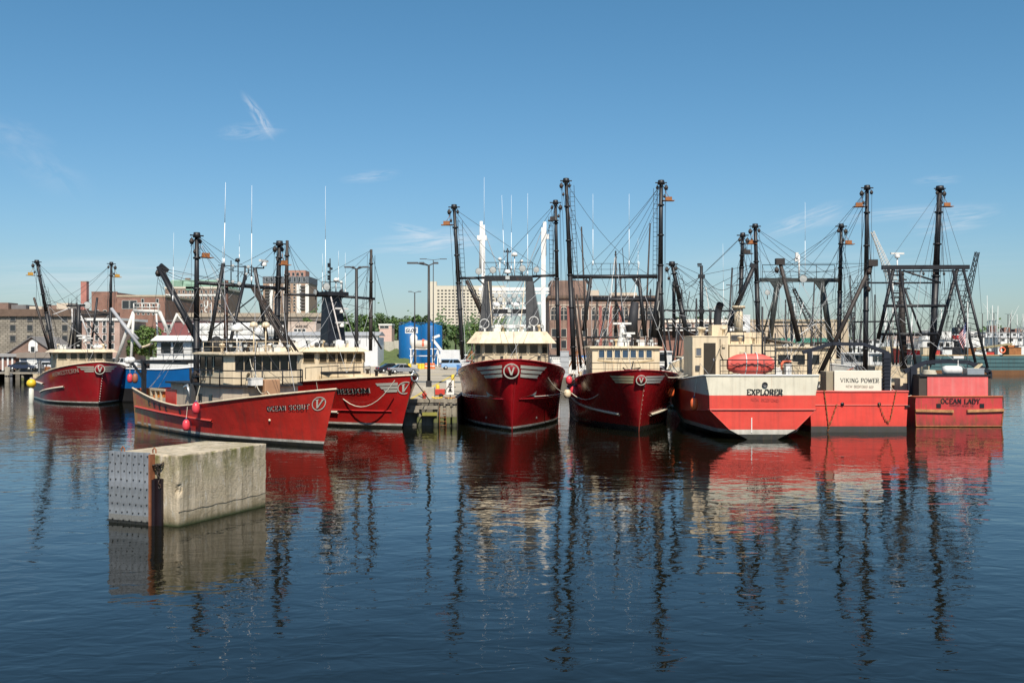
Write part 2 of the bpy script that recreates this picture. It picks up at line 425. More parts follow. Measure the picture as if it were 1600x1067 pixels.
# low wooded rise behind the town, and the flat shore far across the harbour
def hill_z(x, y):
    a = max(0, min(1, (y-300)/260)); w = max(0, min(1, (140-x)/200))
    return ZQ-.3 + (13+5*sin(x*.011+1)+3*sin(x*.03))*a*w
mb = MB(); nx, ny = 60, 14
for j in range(ny+1):
    for i in range(nx+1):
        x = -900+1050*i/nx; y = 240+700*j/ny; mb.v.append((x, y, hill_z(x, y)))
for j in range(ny):
    for i in range(nx):
        a = j*(nx+1)+i; mb.face([a, a+1, a+nx+2, a+nx+1], 0, True)
structure('hill', mb, mat('hill_grass', (.09,.12,.035), .95, var=.4, scale=.05))
mb = MB(); mb.prism([(121,560),(2600,640),(2600,3800),(-2600,3800),(-2600,901),(121,901)], -2, 2.2)
structure('far_shore', mb, mat('far_shore_ground', (.16,.15,.12), .95, var=.3, scale=.02))

# ------------------------------------------------------------------ boat kit
class Hull:
    def __init__(s, L, B, Bw, bt, zb, zm, zs, sm=.3, rake=1.3, sdk=.68, sw=.5, nd=2.2, nw=1.8, pd=.7, psh=1.25, fl=1.4, drop=.95, whale=.72, depth=1.2):
        s.__dict__.update(locals()); del s.__dict__['s']
    def yd(h, s):
        a = h.bt + (h.B-h.bt)*min(1, s/.25)
        if s <= h.sdk: return a
        u = (s-h.sdk)/(1-h.sdk); return a*max(0, 1-u**h.nd)**h.pd
    def yw(h, s):
        a = h.bt*.94 + (h.Bw-h.bt*.94)*min(1, s/.25)
        if s <= h.sw: return a
        u = (s-h.sw)/(1-h.sw); return a*max(0, 1-u**h.nw)
    def zd(h, s):
        if s > h.sm: return h.zm+(h.zb-h.zm)*((s-h.sm)/(1-h.sm))**h.psh
        return h.zm+(h.zs-h.zm)*((h.sm-s)/h.sm)**1.6
    def pt(h, s, t, side):
        bl = max(0, (s-.55)/.45)**2.2
        if t >= 0:
            y = h.yw(s)+(h.yd(s)-h.yw(s))*t**h.fl; z = t*h.zd(s); x = s*h.L+h.rake*t*bl
        else:
            y = h.yw(s)*(1+.6*t); z = h.depth*t; x = s*h.L+.9*t*bl
        return Vector((x, side*y, z))
    def nrm(h, s, t, side):
        e = .004; s1 = min(s, 1-2*e)
        a = h.pt(s1+e, t, side)-h.pt(s1-e if s1 > e else s1, t, side); b = h.pt(s1, t+e, side)-h.pt(s1, t-e if t > e else t, side)
        n = a.cross(b); n.normalize()
        return n if n.y*side > 0 or (abs(n.y) < .05 and n.x > 0) else -n
    def at_xz(h, x, z, side):
        s = x/h.L
        for _ in range(12):
            s = max(0, min(1, s)); t = z/h.zd(s); s = (x-h.rake*t*max(0, (s-.55)/.45)**2.2)/h.L
        s = max(0, min(1, s)); t = z/h.zd(s); return s, t
    def at_yz(h, y, z):
        lo, hi = h.sw, 1.0; side = 1 if y >= 0 else -1
        for _ in range(40):
            m = (lo+hi)/2; t = z/h.zd(m)
            if h.pt(m, t, 1).y > abs(y): lo = m
            else: hi = m
        return lo, z/h.zd(lo), side
    def side_fn(h, x0, z0, side):
        def fn(u, v):
            s, t = h.at_xz(x0+(u if side < 0 else -u), z0+v, side); return h.pt(s, t, side), h.nrm(s, t, side)
        return fn
    def front_fn(h, y0, z0, flip=False):
        def fn(u, v):               # seen from ahead: image right is +y (port)
            s, t, side = h.at_yz(y0+u, z0+v); return h.pt(s, t, side), h.nrm(s, t, side)
        return fn
    def follow_fn(h, x0, z0, side):
        s0, t0 = h.at_xz(x0, z0, side)
        def fn(u, v):
            s = s0+(u if side < 0 else -u)/h.L
            for _ in range(8): s = max(.01, min(.997, s)); s = (x0+(u if side < 0 else -u)-h.rake*t0*max(0, (s-.55)/.45)**2.2)/h.L
            s = max(.01, min(.997, s)); t = t0+v/h.zd(s); return h.pt(s, t, side), h.nrm(s, t, side)
        return fn
    def find_px(h, B, px, py, side):
        best = None
        for i in range(200):
            s = .02+.977*i/199
            for j in range(60):
                t = .05+.95*j/59; w = B.w(h.pt(s, t, side)); d = (800+F*w.x/w.y-px)**2+(HY-(w.z-H)/w.y*F-py)**2
                if best is None or d < best[0]: best = (d, s, t, w.y)
        p = h.pt(best[1], best[2], side); return p.x, p.z, best[3]
    def mark(h, B, quads, px, py, wpx, hpx, side=-1):
        """quads of unit height centred on 0: fitted to its place and size on the hull side"""
        x, z, Y = h.find_px(B, px, py, side); fn = h.follow_fn(x, z, side)
        us = [u for q in quads for u, v in q]; u0, u1 = min(us), max(us); vs = [v for q in quads for u, v in q]; k = hpx*Y/F/(max(vs)-min(vs)); a = 1.0
        def px_(u): w = B.w(fn(u, 0)[0]); return 800+F*w.x/w.y
        for _ in range(6): a *= min(2, wpx/max(1, abs(px_(u1*a)-px_(u0*a))))
        return [[(u*a, v*k) for u, v in q] for q in quads], fn
    def build(h, B, paint, rim, inner, deck, rimr=.07):
        ss = [i/30*.6 for i in range(30)]+[.6+.4*(1-(1-i/34)**1.6) for i in range(35)]
        ts = [-1,-.5,-.2,0]+[i/14 for i in range(1, 15)]
        mb = MB()
        for side in (1, -1):
            b = len(mb.v); nt = len(ts)
            for s in ss:
                for t in ts: mb.v.append(tuple(h.pt(s, t, side)))
            for i in range(len(ss)-1):
                for j in range(nt-1):
                    q = [b+i*nt+j, b+(i+1)*nt+j, b+(i+1)*nt+j+1, b+i*nt+j+1]
                    mb.face(q if side < 0 else q[::-1], 0, True)
        tr = [h.pt(0, t, -1) for t in ts]; tl = [h.pt(0, t, 1) for t in ts]
        mb.poly(tr[::-1]+tl, 0)
        hull = put('hull', mb, paint, B.root)
        # inner bulwark and deck
        mb = MB(); prev = None
        for s in ss:
            top = h.zd(s); x = h.pt(s, 1, 1).x-(.1 if s > .9 else 0); y = max(0, h.yd(s)-.13)
            dz = h.drop if s < h.whale else .22
            yb = max(0, min(y, h.pt(s, max(0, (top-dz)/top), 1).y-.13)); cur = (x, y, top, top-dz, yb)
            if prev:
                for sg in (1, -1):
                    q = [(prev[0], sg*(prev[1]), prev[2]), (x, sg*y, top), (x, sg*yb, cur[3]), (prev[0], sg*prev[4], prev[3])]
                    mb.poly(q if sg > 0 else q[::-1], 0)
                    o0, o1 = sg*(prev[1]+.13), sg*(y+.13)
                    q = [(prev[0], o0, prev[2]), (x, o1, top), (x, sg*y, top), (prev[0], sg*prev[1], prev[2])]
                    mb.poly(q[::-1] if sg > 0 else q, 0)
                mb.poly([(prev[0], -prev[4], prev[3]), (x, -yb, cur[3]), (x, yb, cur[3]), (prev[0], prev[4], prev[3])], 1)
            prev = cur
        put('deck', mb, [inner, deck], B.root)
        mb = MB()
        pts = [h.pt(s, 1, -1) for s in ss]+[h.pt(s, 1, 1) for s in reversed(ss[:-1])]
        mb.path([p+Vector((0, 0, .02)) for p in pts], rimr, 6)
        put('gunwale', mb, rim, B.root)
        return hull
    def strake(h, s0, s1, z0, z1, side, r=.08, out=.03, n=24):
        pts = []
        for i in range(n+1):
            s = s0+(s1-s0)*i/n; z = z0+(z1-z0)*i/n; t = min(.995, z/h.zd(s)); pts.append(h.pt(s, t, side)+h.nrm(s, t, side)*out)
        return MB().path(pts, r, 6)

class Boat:
    def __init__(s, label, loc, phi, name='fishing_boat', group='fishing boats berthed at the quay'):
        s.root = thing(name, label, 'boat', (loc[0], loc[1], 0), phi, group)
        s.M = Matrix.Translation((loc[0], loc[1], 0)) @ Matrix.Rotation(phi, 4, 'Z'); s.I = s.M.inverted()
    def w(s, p): return s.M @ Vector(p)
    def l(s, p): return s.I @ Vector(p)
    def ray(s, px, py, x=None, y=None):
        o = s.I @ Vector((0, 0, H)); d = s.I.to_3x3() @ Vector(((px-800)/F, 1, -(py-HY)/F))
        k = (x-o.x)/d.x if x is not None else (y-o.y)/d.y
        return o+d*k
    def put(s, name, mb, mats, parent=None, **k): return put(name, mb, mats, parent or s.root, **k)

def offs(poly, d):
    out = []; n = len(poly)
    for i in range(n):
        a, b, c = Vector(poly[i-1]), Vector(poly[i]), Vector(poly[(i+1) % n])
        e1, e2 = (b-a).normalized(), (c-b).normalized(); n1, n2 = Vector((e1.y, -e1.x)), Vector((e2.y, -e2.x))
        m = (n1+n2).normalized(); k = d/max(.3, m.dot(n1)); out.append((b.x+m.x*k, b.y+m.y*k))
    return out
def frustum(mb, p0, z0, p1, z1, mi=0):
    b = len(mb.v); n = len(p0)
    mb.v += [(p[0], p[1], z0) for p in p0]+[(p[0], p[1], z1) for p in p1]
    for k in range(n):
        k2 = (k+1) % n; mb.face([b+k, b+k2, b+n+k2, b+n+k], mi)
    mb.face([b+n+k for k in range(n)], mi); mb.face([b+k for k in reversed(range(n))], mi)
    return mb
WCACHE = {}
def win_mesh(w, h, frame, gl, fw=.05, dep=.06):
    key = (round(w, 2), round(h, 2), frame.name, gl.name, fw)
    if key in WCACHE: return WCACHE[key]
    m = MB(); x, z = w/2, h/2
    m.b2((-x, -dep, -z), (x, 0, -z+fw)); m.b2((-x, -dep, z-fw), (x, 0, z))
    m.b2((-x, -dep, -z+fw), (-x+fw, 0, z-fw)); m.b2((x-fw, -dep, -z+fw), (x, 0, z-fw))
    m.b2((-x+fw, -dep*.45, -z+fw), (x-fw, -.004, z-fw), mi=1)
    WCACHE[key] = m.mesh('window', [frame, gl]); return WCACHE[key]
def facet_item(poly, i, u, z, me, parent, name='window', out=.004):
    a, b = Vector(poly[i]), Vector(poly[(i+1) % len(poly)]); d = (b-a); L = d.length; d /= L; nn = Vector((d.y, -d.x))
    p = a+d*(u*L)+nn*out
    o = put(name, me, None, parent, loc=(p.x, p.y, z)); o.rotation_euler = (0, 0, math.atan2(d.y, d.x)); return o
def house(B, poly, z0, z1, wall=None, roof=None, over=.25, rt=.12, wins=(), frame=None, gl=None, name='wheelhouse', visor=0, inset=.5, roofname='roof'):
    wall = wall or CREAMP; roof = roof or wall; frame = frame or STEEL; gl = gl or GLASS
    hs = B.put(name, MB().prism(poly, z0, z1), wall, bevel=.03)
    m = MB(); po = offs(poly, over)
    if visor: frustum(m, po, z1-.02, offs(po, -inset), z1+visor)
    else: frustum(m, po, z1-.01, po, z1+rt*.6); frustum(m, po, z1+rt*.6, offs(po, -.35), z1+rt)
    put(roofname, m, roof, hs)
    for (i, u0, u1, k, zb, zt, gap) in wins:
        a, b = Vector(poly[i]), Vector(poly[(i+1) % len(poly)]); L = (b-a).length; w = (u1-u0)*L/k
        for j in range(k):
            facet_item(poly, i, u0+(u1-u0)*(j+.5)/k, (zb+zt)/2, win_mesh(w-gap, zt-zb, frame, gl), hs)
    return hs
def door_on(poly, i, u, z0, w, h, parent, m=None, name='door'):
    mb = MB().b2((-w/2, -.05, 0), (w/2, 0, h)); mb.b2((w*.28, -.1, h*.45), (w*.36, -.05, h*.53), 1)
    return facet_item(poly, i, u, z0, mb.mesh(name, [m or GLASS, ALU]), parent, name)
def rect(x0, x1, y0, y1): return [(x0, y0), (x1, y0), (x1, y1), (x0, y1)]
def cham(x0, x1, yh, c=.8): return [(x0, -yh), (x1-c, -yh), (x1, -yh+c*1.2), (x1, yh-c*1.2), (x1-c, yh), (x0, yh)]
def railing(pts, h=1.0, rails=3, sp=1.4, r=.025, top=.03):
    m = MB(); pts = [Vector(p) for p in pts]
    for a, b in zip(pts, pts[1:]):
        n = max(1, int((b-a).length/sp))
        for i in range(n+1):
            q = a.lerp(b, i/n); m.tube(q, q+Vector((0, 0, h)), r, n=5)
        for k in range(rails):
            z = Vector((0, 0, h*(k+1)/rails)); m.tube(a+z, b+z, top if k == rails-1 else r*.8, n=5)
    return m
def ladder(p0, p1, w, side, step=.35, r=.022):
    m = MB(); p0, p1, sv = Vector(p0), Vector(p1), Vector(side).normalized()*w/2; L = (p1-p0).length
    m.tube(p0-sv, p1-sv, r, n=5); m.tube(p0+sv, p1+sv, r, n=5)
    for i in range(1, int(L/step)):
        q = p0.lerp(p1, i*step/L); m.tube(q-sv, q+sv, r*.8, n=4)
    return m
def block(B, p, parent, s=.3, m=None):
    p = Vector(p); mb = MB(); R = Matrix.Rotation(pi/2, 3, 'Y')
    mb.lathe([(.01,-.06*s/.3),(s*.5,-.06*s/.3),(s*.42,0),(s*.5,.06*s/.3),(.01,.06*s/.3)], p, 10, M=R); mb.tube(p, p+Vector((0,0,s*.9)), s*.12, n=5)
    mb.box(p, (s*.16, s*.7, s*1.2)); return B.put('pulley_block', mb, m or STEELR, parent)
def bird(B, p, parent, sgn=1, s=1.0, m=None):
    """steel stabiliser fin hung by the end of an outrigger"""
    p = Vector(p); mb = MB()
    sec = [(-.05, 0), (0, .03), (.05, 0), (0, -.03)]
    mb.prism([(p.x-.06, p.y-.45*s), (p.x+.06, p.y-.45*s), (p.x+.06, p.y+.45*s), (p.x-.06, p.y+.45*s)], p.z-.28*s, p.z+.3*s)
    mb.poly([(p.x-.6*s, p.y-1.0*s*sgn, p.z-.22*s), (p.x+.6*s, p.y-1.0*s*sgn, p.z-.22*s), (p.x+.5*s, p.y+.5*s*sgn, p.z-.28*s), (p.x-.5*s, p.y+.5*s*sgn, p.z-.28*s)])
    mb.box((p.x, p.y, p.z-.25*s), (1.0*s, 1.5*s, .05))
    mb.tube(p+Vector((0, 0, .3*s)), p+Vector((0, -.3*sgn, 1.1*s)), .02, n=5)
    return B.put('stabilizer_fin', mb, m or ORANGE, parent)
def outrigger(B, foot, top, r=.17, lad=True, fin=1, side=1, steel=None, finm=None, head=True, ladu=(.45, .9)):
    foot, top = Vector(foot), Vector(top); m = MB(); mid = foot.lerp(top, .5)
    m.tube(foot, mid, r, r*1.08, 10); m.tube(mid, top, r*1.0, r*.72, 10)
    for k in (.12, .33, .5, .68, .86):
        q = foot.lerp(top, k); m.tube(q-(top-foot).normalized()*.06, q+(top-foot).normalized()*.06, r*1.3, n=10)
    if head:
        m.tube(top-Vector((0, 0, .25)), top+Vector((0, 0, .12)), r*1.5, r*1.2, 8)
        m.bar(top+Vector((0, -.5, -.1)), top+Vector((0, .5, -.1)), .09); m.bar(top+Vector((-.3, 0, -.35)), top+Vector((.3, 0, -.35)), .09)
        m.bar(top+Vector((0, 0, -.1)), top+Vector((0, side*.45, -.9)), .05)
    o = B.put('outrigger', m, steel or STEEL)
    if head:
        block(B, top+Vector((.1, side*.42, -.55)), o, .34); block(B, top+Vector((-.15, -side*.3, -.5)), o, .26); block(B, top+Vector((.2, side*.25, -1.3)), o, .22)
    if lad:
        a, b = foot.lerp(top, ladu[0]), foot.lerp(top, ladu[1]); off = Vector((.1, -side*(r+.26), 0))
        lm = ladder(a+off, b+off, .36, (0, 1, 0), .4, .02)
        for k in (0, .33, .66, 1): lm.tube(a.lerp(b, k), a.lerp(b, k)+off, .02, n=4)
        put('ladder', lm, steel or STEEL, o)
    if fin: bird(B, top+Vector((.05, side*fin*.65, -1.5)), o, side*fin, .62, finm)
    # guys down the spar
    w = MB()
    for k in (-1, 1): w.path([top+Vector((.1*k, side*.35*k, -.5)), foot.lerp(top, .5)+Vector((.25*k, .3*k, 0)), foot+Vector((.3*k, .25*k, .4))], .016, 4)
    w.path([top+Vector((0, side*.4, -.6)), foot.lerp(top, .45)+Vector((.05, side*.42, 0)), foot+Vector((0, side*.4, .8))], .014, 4)
    put('wire', w, WIRE, o); return o
def antenna(B, a, b, r=.03, m=None, base=True):
    a, b, r = Vector(a), Vector(b), r*.72; mb = MB(); mb.tube(a, a.lerp(b, .5), r, r*.85, 6); mb.tube(a.lerp(b, .5), b, r*.7, r*.3, 6)
    if base: mb.tube(a-Vector((0, 0, .05)), a+Vector((0, 0, .35)), r*2, n=6)
    return B.put('antenna', mb, m or ANT)
def searchlight(B, p, parent, r=.26, face=(1,0,0)):
    p = Vector(p); M = Vector(face).to_track_quat('Z', 'Y').to_matrix(); mb = MB()
    mb.lathe([(.02,-.3),(r*.55,-.24),(r*.95,-.05),(r,.04),(r*.93,.05)], p, 12, 0, M); mb.lathe([(r*.93,.045),(.01,.07)], p, 12, 1, M)
    mb.tube(p-Vector((0,0,r)), p-Vector((0,0,r+.35)), .04, n=6)
    return B.put('searchlight', mb, [STEEL, LAMPG], parent)
def radome(B, p, parent, r=.3, m=None, post=.8):
    p = Vector(p); mb = MB(); mb.lathe([(.01,-.12),(r*.9,-.1),(r,0),(r*.85,r*.55),(r*.4,r*.85),(.01,r*.92)], p, 14)
    if post: mb.tube(p-Vector((0,0,post)), p-Vector((0,0,.1)), .05, n=6)
    return B.put('radar_dome', mb, m or WHITEP, parent)
def scanner(B, p, parent, w=1.6, rz=.4, post=.7):
    p = Vector(p); mb = MB(); mb.lathe([(.2,-.28),(.24,-.1),(.14,0),(.01,.02)], p, 10); mb.box(p+Vector((0,0,.1)), (.16, w, .16), rz); mb.tube(p-Vector((0,0,post+.28)), p-Vector((0,0,.28)), .06, n=6)
    return B.put('radar_scanner', mb, WHITEP, parent)
def winch(B, x, y, z, s=1.0):
    mb = MB(); R = Matrix.Rotation(pi/2, 3, 'X')
    for k in (-.55, .55):
        mb.lathe([(.05,-.42),(.55,-.42),(.55,-.37),(.28,-.35),(.28,.35),(.55,.37),(.55,.42),(.05,.42)], (x, y+k*1.7*s, z+.65*s), 14, 0, R*s)
    mb.box((x, y, z+.2*s), (1.2*s, 3.2*s, .3*s)); mb.box((x+.5*s, y, z+.75*s), (.5*s, .5*s, 1.1*s)); mb.bar((x-.5*s, y-1.6*s, z+.3*s), (x-.5*s, y-1.6*s, z+1.4*s), .14*s); mb.bar((x-.5*s, y+1.6*s, z+.3*s), (x-.5*s, y+1.6*s, z+1.4*s), .14*s)
    return B.put('winch', mb, STEELR)
def coil(B, p, r=.35, m=None):
    mb = MB()
    for k in range(4): mb.path([(p[0]+(r-.03*k)*cos(a*pi/7), p[1]+(r-.03*k)*sin(a*pi/7), p[2]+.05+.08*k) for a in range(14)], .045, 5, closed=True)
    return B.put('rope_coil', mb, m or ROPE)
def crate(B, p, d, m, name='deck_box', rz=0):
    mb = MB().box((p[0], p[1], p[2]+d[2]/2), d, rz); mb.box((p[0], p[1], p[2]+d[2]), (d[0]+.06, d[1]+.06, .06), rz); return B.put(name, mb, m, bevel=.02)
def wires(B, segs, parent=None, r=.014, m=None, name='wire'):
    mb = MB()
    for sg in segs: mb.path(sg, r, 4)
    return B.put(name, mb, m or WIRE, parent)
def rig(B, tips, mids, lows, seed=1, name='rigging'):
    """running rigging: slack and taut wires between spar heads, gantry and deck"""
    r = random.Random(seed); segs = []
    for t in tips:
        for q in r.sample(mids, min(3, len(mids))): segs.append(sag(t, q, r.choice((0, .1, .5, 1.1)), 8))
        for q in r.sample(lows, min(3, len(lows))): segs.append(sag(Vector(t)-Vector((0, 0, r.uniform(.2, 1.5))), Vector(q)+Vector((r.uniform(-.4,.4), r.uniform(-.6,.6), 0)), r.choice((0, .15, .4)), 8))
    for t in mids:
        for q in r.sample(lows, min(3, len(lows))): segs.append(sag(t, Vector(q)+Vector((r.uniform(-.6,.6), r.uniform(-.8,.8), 0)), r.choice((0, .2, .6)), 8))
    n = len(segs)*2//3; wires(B, segs[:n], None, .016, WIRE, name); wires(B, segs[n:], None, .017, WIREL, name)
def fittings(B, poly, z, seed=1, n=5, rail=True):
    """small things that crowd a wheelhouse roof"""
    r = random.Random(seed); xs = [p[0] for p in poly]; ys = [p[1] for p in poly]; x0, x1, y0, y1 = min(xs), max(xs), min(ys), max(ys)
    for k in range(n):
        y = y0+(y1-y0)*(k+.5)/n; mb = MB().box((x1-.9, y, z+.42), (.16, .3, .24)).tube((x1-.95, y, z), (x1-.95, y, z+.32), .03, n=5); mb.box((x1-.81, y, z+.42), (.02, .24, .18), mi=1); B.put('floodlight', mb, [STEEL, LAMPG])
    for k in range(3): B.put('vent', MB().lathe([(.1,0),(.1,.4),(.2,.42),(.2,.55),(.02,.6)], (r.uniform(x0+.4, x1-1.6), r.uniform(y0+.4, y1-.4), z), 10), r.choice([CREAMP, WHITEP, STEELR]))
    crate(B, (r.uniform(x0+.6, x1-1.8), r.uniform(y0+.8, y1-.8), z), (.9, .7, .45), WHITEP, 'roof_box')
    if rail: B.put('roof_rail', railing([(x0+.2, y0+.2, z), (x1-1.3, y0+.2, z), (x1-1.3, y1-.2, z), (x0+.2, y1-.2, z)], .7, 2, 1.2, .022, .025), r.choice([STEEL, CREAMP]))
def sag(a, b, d, n=12):
    a, b = Vector(a), Vector(b); return [a.lerp(b, i/n)-Vector((0, 0, d*4*(i/n)*(1-i/n))) for i in range(n+1)]
def emblem(B, h, z, y=0, r=.6, x=None, tilt=.25, letter='V', lean=0):
    """round plate with a raised letter across the stem"""
    s, t, sd_ = h.at_yz(max(abs(y), .02), z); p = h.pt(s, t, 1); x = p.x+.16 if x is None else x
    U = Vector((0, 1, 0)); Vv = Vector((sin(tilt), 0, cos(tilt))); N = U.cross(Vv)
    o = Vector((x, y, z)); M = Matrix((U, Vv, N)).transposed()
    if N.x < 0: N = -N
    mb = MB(); mb.lathe([(.01,-.3),(r*.99,-.3),(r*.99,.02),(.01,.021)], o, 24, 0, M)
    e = B.put('emblem', mb, MATS['emblem_red'])
    fn = lambda u, v: (o+U*u+Vv*v, N)
    q = ring_quads(r, r*.16)
    m2 = quads_on(q, fn, lift=.03); tq, _ = text_quads(letter, r*1.0, .2, .2, italic=lean); quads_on(tq, fn, m2, .035)
    put('lettering', m2, EMB, e); return e
def wing_quads(sgn, y0, bars, flip=1):
    q = []
    for (ya, yb, z0, z1, cut) in bars:
        n = 10
        for i in range(n):
            u0 = ya+(yb-ya)*i/n; u1 = ya+(yb-ya)*(i+1)/n
            c = cut if i == n-1 else 0
            q.append([(sgn*u0, z0), (sgn*(u1-c), z0), (sgn*u1, z1), (sgn*u0, z1)])
    return q
mat('emblem_red', (.26,.01,.014), .3, var=.05)
def rope(name, label, pts, r=.035, m=None, group='mooring lines between the boats'):
    o = put(name, MB().path(pts, r, 6), m or ROPE); return tag(o, label, 'rope', group)
def fender(label, p, r=.32, hgt=.95, rope_to=None, m=None, group='fenders hung over the hulls', name='fender'):
    t = thing(name, label, 'fender', p, 0, group)
    mb = MB(); hh = hgt/2
    mb.lathe([(.02,-hh),(r*.5,-hh*.97),(r*.85,-hh*.7),(r,-hh*.25),(r,hh*.25),(r*.82,hh*.68),(r*.45,hh*.95),(r*.2,hh*1.02),(.02,hh*1.03)], (0,0,0), 14)
    put('body', mb, m or BUOY, t)
    put('eye', MB().lathe([(.02,hh),(r*.28,hh*1.0),(r*.28,hh*1.22),(.02,hh*1.24)], (0,0,0), 8), mat('fender_eye_blue', (.03,.07,.2), .5), t)
    if rope_to is not None: put('lanyard', MB().path([Vector((0,0,hh*1.2)), Vector(rope_to)-Vector(p)], .02, 5), ROPE, t)
    return t
# ------------------------------------------------------------------ concrete mooring block
def build_block():
    c0 = Vector((-11.52, 34.4)); e1 = Vector((-.918, .393)); e1.normalize(); e2 = Vector((.393, .918)); e2.normalize()
    rz = math.atan2(e2.y, e2.x)
    t = thing('mooring_block', 'square concrete mooring block standing in the water with a bolted fender plate', 'mooring block', (c0.x, c0.y, 0), rz)
    # local: +x along the right-hand face (away), +y along the left-hand face
    A, Bb, Z = 4.9, 2.95, 2.46
    m = bpy.data.materials.new('stained_block_concrete'); m.use_nodes = True
    n = m.node_tree.nodes; l = m.node_tree.links; b = n['Principled BSDF']; tc = n.new('ShaderNodeTexCoord')
    def noise(sc, st=(1,1,1), det=8, rg=.6):
        mp = n.new('ShaderNodeMapping'); mp.inputs['Scale'].default_value = st; x = n.new('ShaderNodeTexNoise'); x.inputs['Scale'].default_value = sc; x.inputs['Detail'].default_value = det; x.inputs['Roughness'].default_value = rg
        l.new(tc.outputs['Object'], mp.inputs[0]); l.new(mp.outputs[0], x.inputs['Vector']); return x.outputs['Fac']
    def ramp(f, a, c, o0=0, o1=1):
        r = n.new('ShaderNodeMapRange'); r.inputs[1].default_value = a; r.inputs[2].default_value = c; r.inputs[3].default_value = o0; r.inputs[4].default_value = o1; l.new(f, r.inputs[0]); return r.outputs[0]
    def mix(f, a, c):
        x = n.new('ShaderNodeMix'); x.data_type = 'RGBA'
        l.new(f, x.inputs[0]) if not isinstance(f, float) else setattr(x.inputs[0], 'default_value', f)
        for i, v in ((6, a), (7, c)):
            if isinstance(v, tuple): x.inputs[i].default_value = (*v, 1)
            else: l.new(v, x.inputs[i])
        return x.outputs[2]
    def mul(a, c):
        x = n.new('ShaderNodeMath'); x.operation = 'MULTIPLY'
        for i, v in enumerate((a, c)): l.new(v, x.inputs[i]) if not isinstance(v, (int, float)) else setattr(x.inputs[i], 'default_value', v)
        return x.outputs[0]
    sp = n.new('ShaderNodeSeparateXYZ'); l.new(tc.outputs['Object'], sp.inputs[0]); z = sp.outputs[2]; X = sp.outputs[0]
    c = mix(ramp(noise(1.3), .3, .7), (.50,.405,.275), (.62,.52,.385))
    c = mix(mul(ramp(noise(1.5, (2.2,2.2,.14), 6, .65), .46, .64), .8), c, (.22,.18,.115))                 # vertical dirty runs
    c = mix(mul(ramp(noise(2.4, (1,1,1), 9, .75), .52, .64), .65), c, (.28,.22,.14)); c = mix(mul(ramp(noise(.7, (1,1,.5), 6, .7), .45, .62), .55), c, (.34,.275,.175))
    moss = mul(ramp(noise(1.1, (1.1,1.1,.4), 6), .44, .56), ramp(z, 1.2, 2.4)); moss = mul(moss, ramp(z, 2.45, 2.41)); c = mix(mul(moss, .9), c, (.13,.125,.025))
    c = mix(mul(ramp(noise(6, (1,1,.3), 4), .58, .66), .35), c, (.62,.6,.54))                        # lime bloom
    low = mul(ramp(z, .62, .2), ramp(noise(2, (1,1,.6)), .3, .55)); c = mix(mul(low, .75), c, (.16,.125,.06))
    c = mix(ramp(z, .2, .02), c, (.035,.045,.012))                                                     # weed at the waterline
    l.new(c, b.inputs['Base Color']); b.inputs['Roughness'].default_value = .9
    bp = n.new('ShaderNodeBump'); bp.inputs['Distance'].default_value = .06; l.new(noise(5, (1,1,1), 10, .75), bp.inputs['Height']); l.new(bp.outputs[0], b.inputs['Normal'])
    # body: gridded box, edges worn unevenly
    from mathutils import noise as mnoise
    mb = MB(); nx, ny, nz = 72, 48, 52
    idx = {}
    def vert(i, j, k):
        if (i, j, k) in idx: return idx[(i, j, k)]
        x, y, zz = A*i/nx, Bb*j/ny, -1.2+(Z+1.2)*k/nz
        p = Vector((x, y, zz)); e = (i in (0, nx))+(j in (0, ny))+(k in (0, nz))
        if e >= 2:
            w =   .010+.085*max(0, mnoise.noise(p*2.3)-.05)+.05*max(0, mnoise.noise(p*5.1+Vector((7,3,1)))-.28)
            if i in (0, nx): p.x += (w if i == 0 else -w)
            if j in (0, ny): p.y += (w if j == 0 else -w)
            if k == nz: p.z -= w*.8
        else: p += Vector((1,1,1))*.006*mnoise.noise(p*1.4)
        if i <= 2 and j <= 2: k_ = max(0, 1-abs(zz-1.25)/.24)*(1-(i+j)/5)*(.7+.6*mnoise.noise(p*9)); p += Vector((.15, .15, 0))*max(0, k_)    # broken arris
        if k == nz: p.z -= .03*(i/nx)
        idx[(i, j, k)] = len(mb.v); mb.v.append(tuple(p)); return idx[(i, j, k)]
    for (ax, lim) in ((0, nx), (1, ny), (2, nz)):
        for end in (0, lim):
            ra, rb = [(ny, nz), (nx, nz), (nx, ny)][ax]
            for a in range(ra):
                for bq in range(rb):
                    q = []
                    for (da, db) in ((0,0),(1,0),(1,1),(0,1)):
                        u, v = a+da, bq+db
                        q.append(vert(*((end, u, v) if ax == 0 else (u, end, v) if ax == 1 else (u, v, end))))
                    mb.face(q if (end == 0) == (ax == 1) else q[::-1])
    put('concrete_body', mb, m, t)
    mat('joint_pale', (.33,.28,.2), .95)
    # construction joint near the water on the right-hand face
    mb = MB(); mb.path([(x*A/20, -.004, .50+.02*sin(x*1.7)) for x in range(21)], .012, 4); put('pour_joint', mb, mat('joint_dark', (.12,.1,.07), .95), t)
    for k_, (xs_, ww_) in enumerate(((1.22, .006), (2.45, .006), (3.68, .006))): put('form_joint', MB().path([(xs_+.01*sin(j*2.1+k_), -.002, .52+j*.096) for j in range(20)], ww_, 4), MATS['joint_pale'], t)
    # fender plate: seven upright panels with bolts, on the left-hand face (local x = 0 side, facing -x)
    pm = mat('fender_panel_grey', (.40,.42,.46), .5, metal=.1, var=.4, scale=2.2, streak=.8, dirt=(.3,.29,.28), rust=.1, bump=.02, bscale=2.5, bands=[(-2,(.03,.03,.026)),(.09,(.2,.195,.18)),(.3,(.22,.235,.25)),(1.28,(.25,.265,.285))]); pmd = mat('wet_panel_edge', (.1,.1,.1), .5)
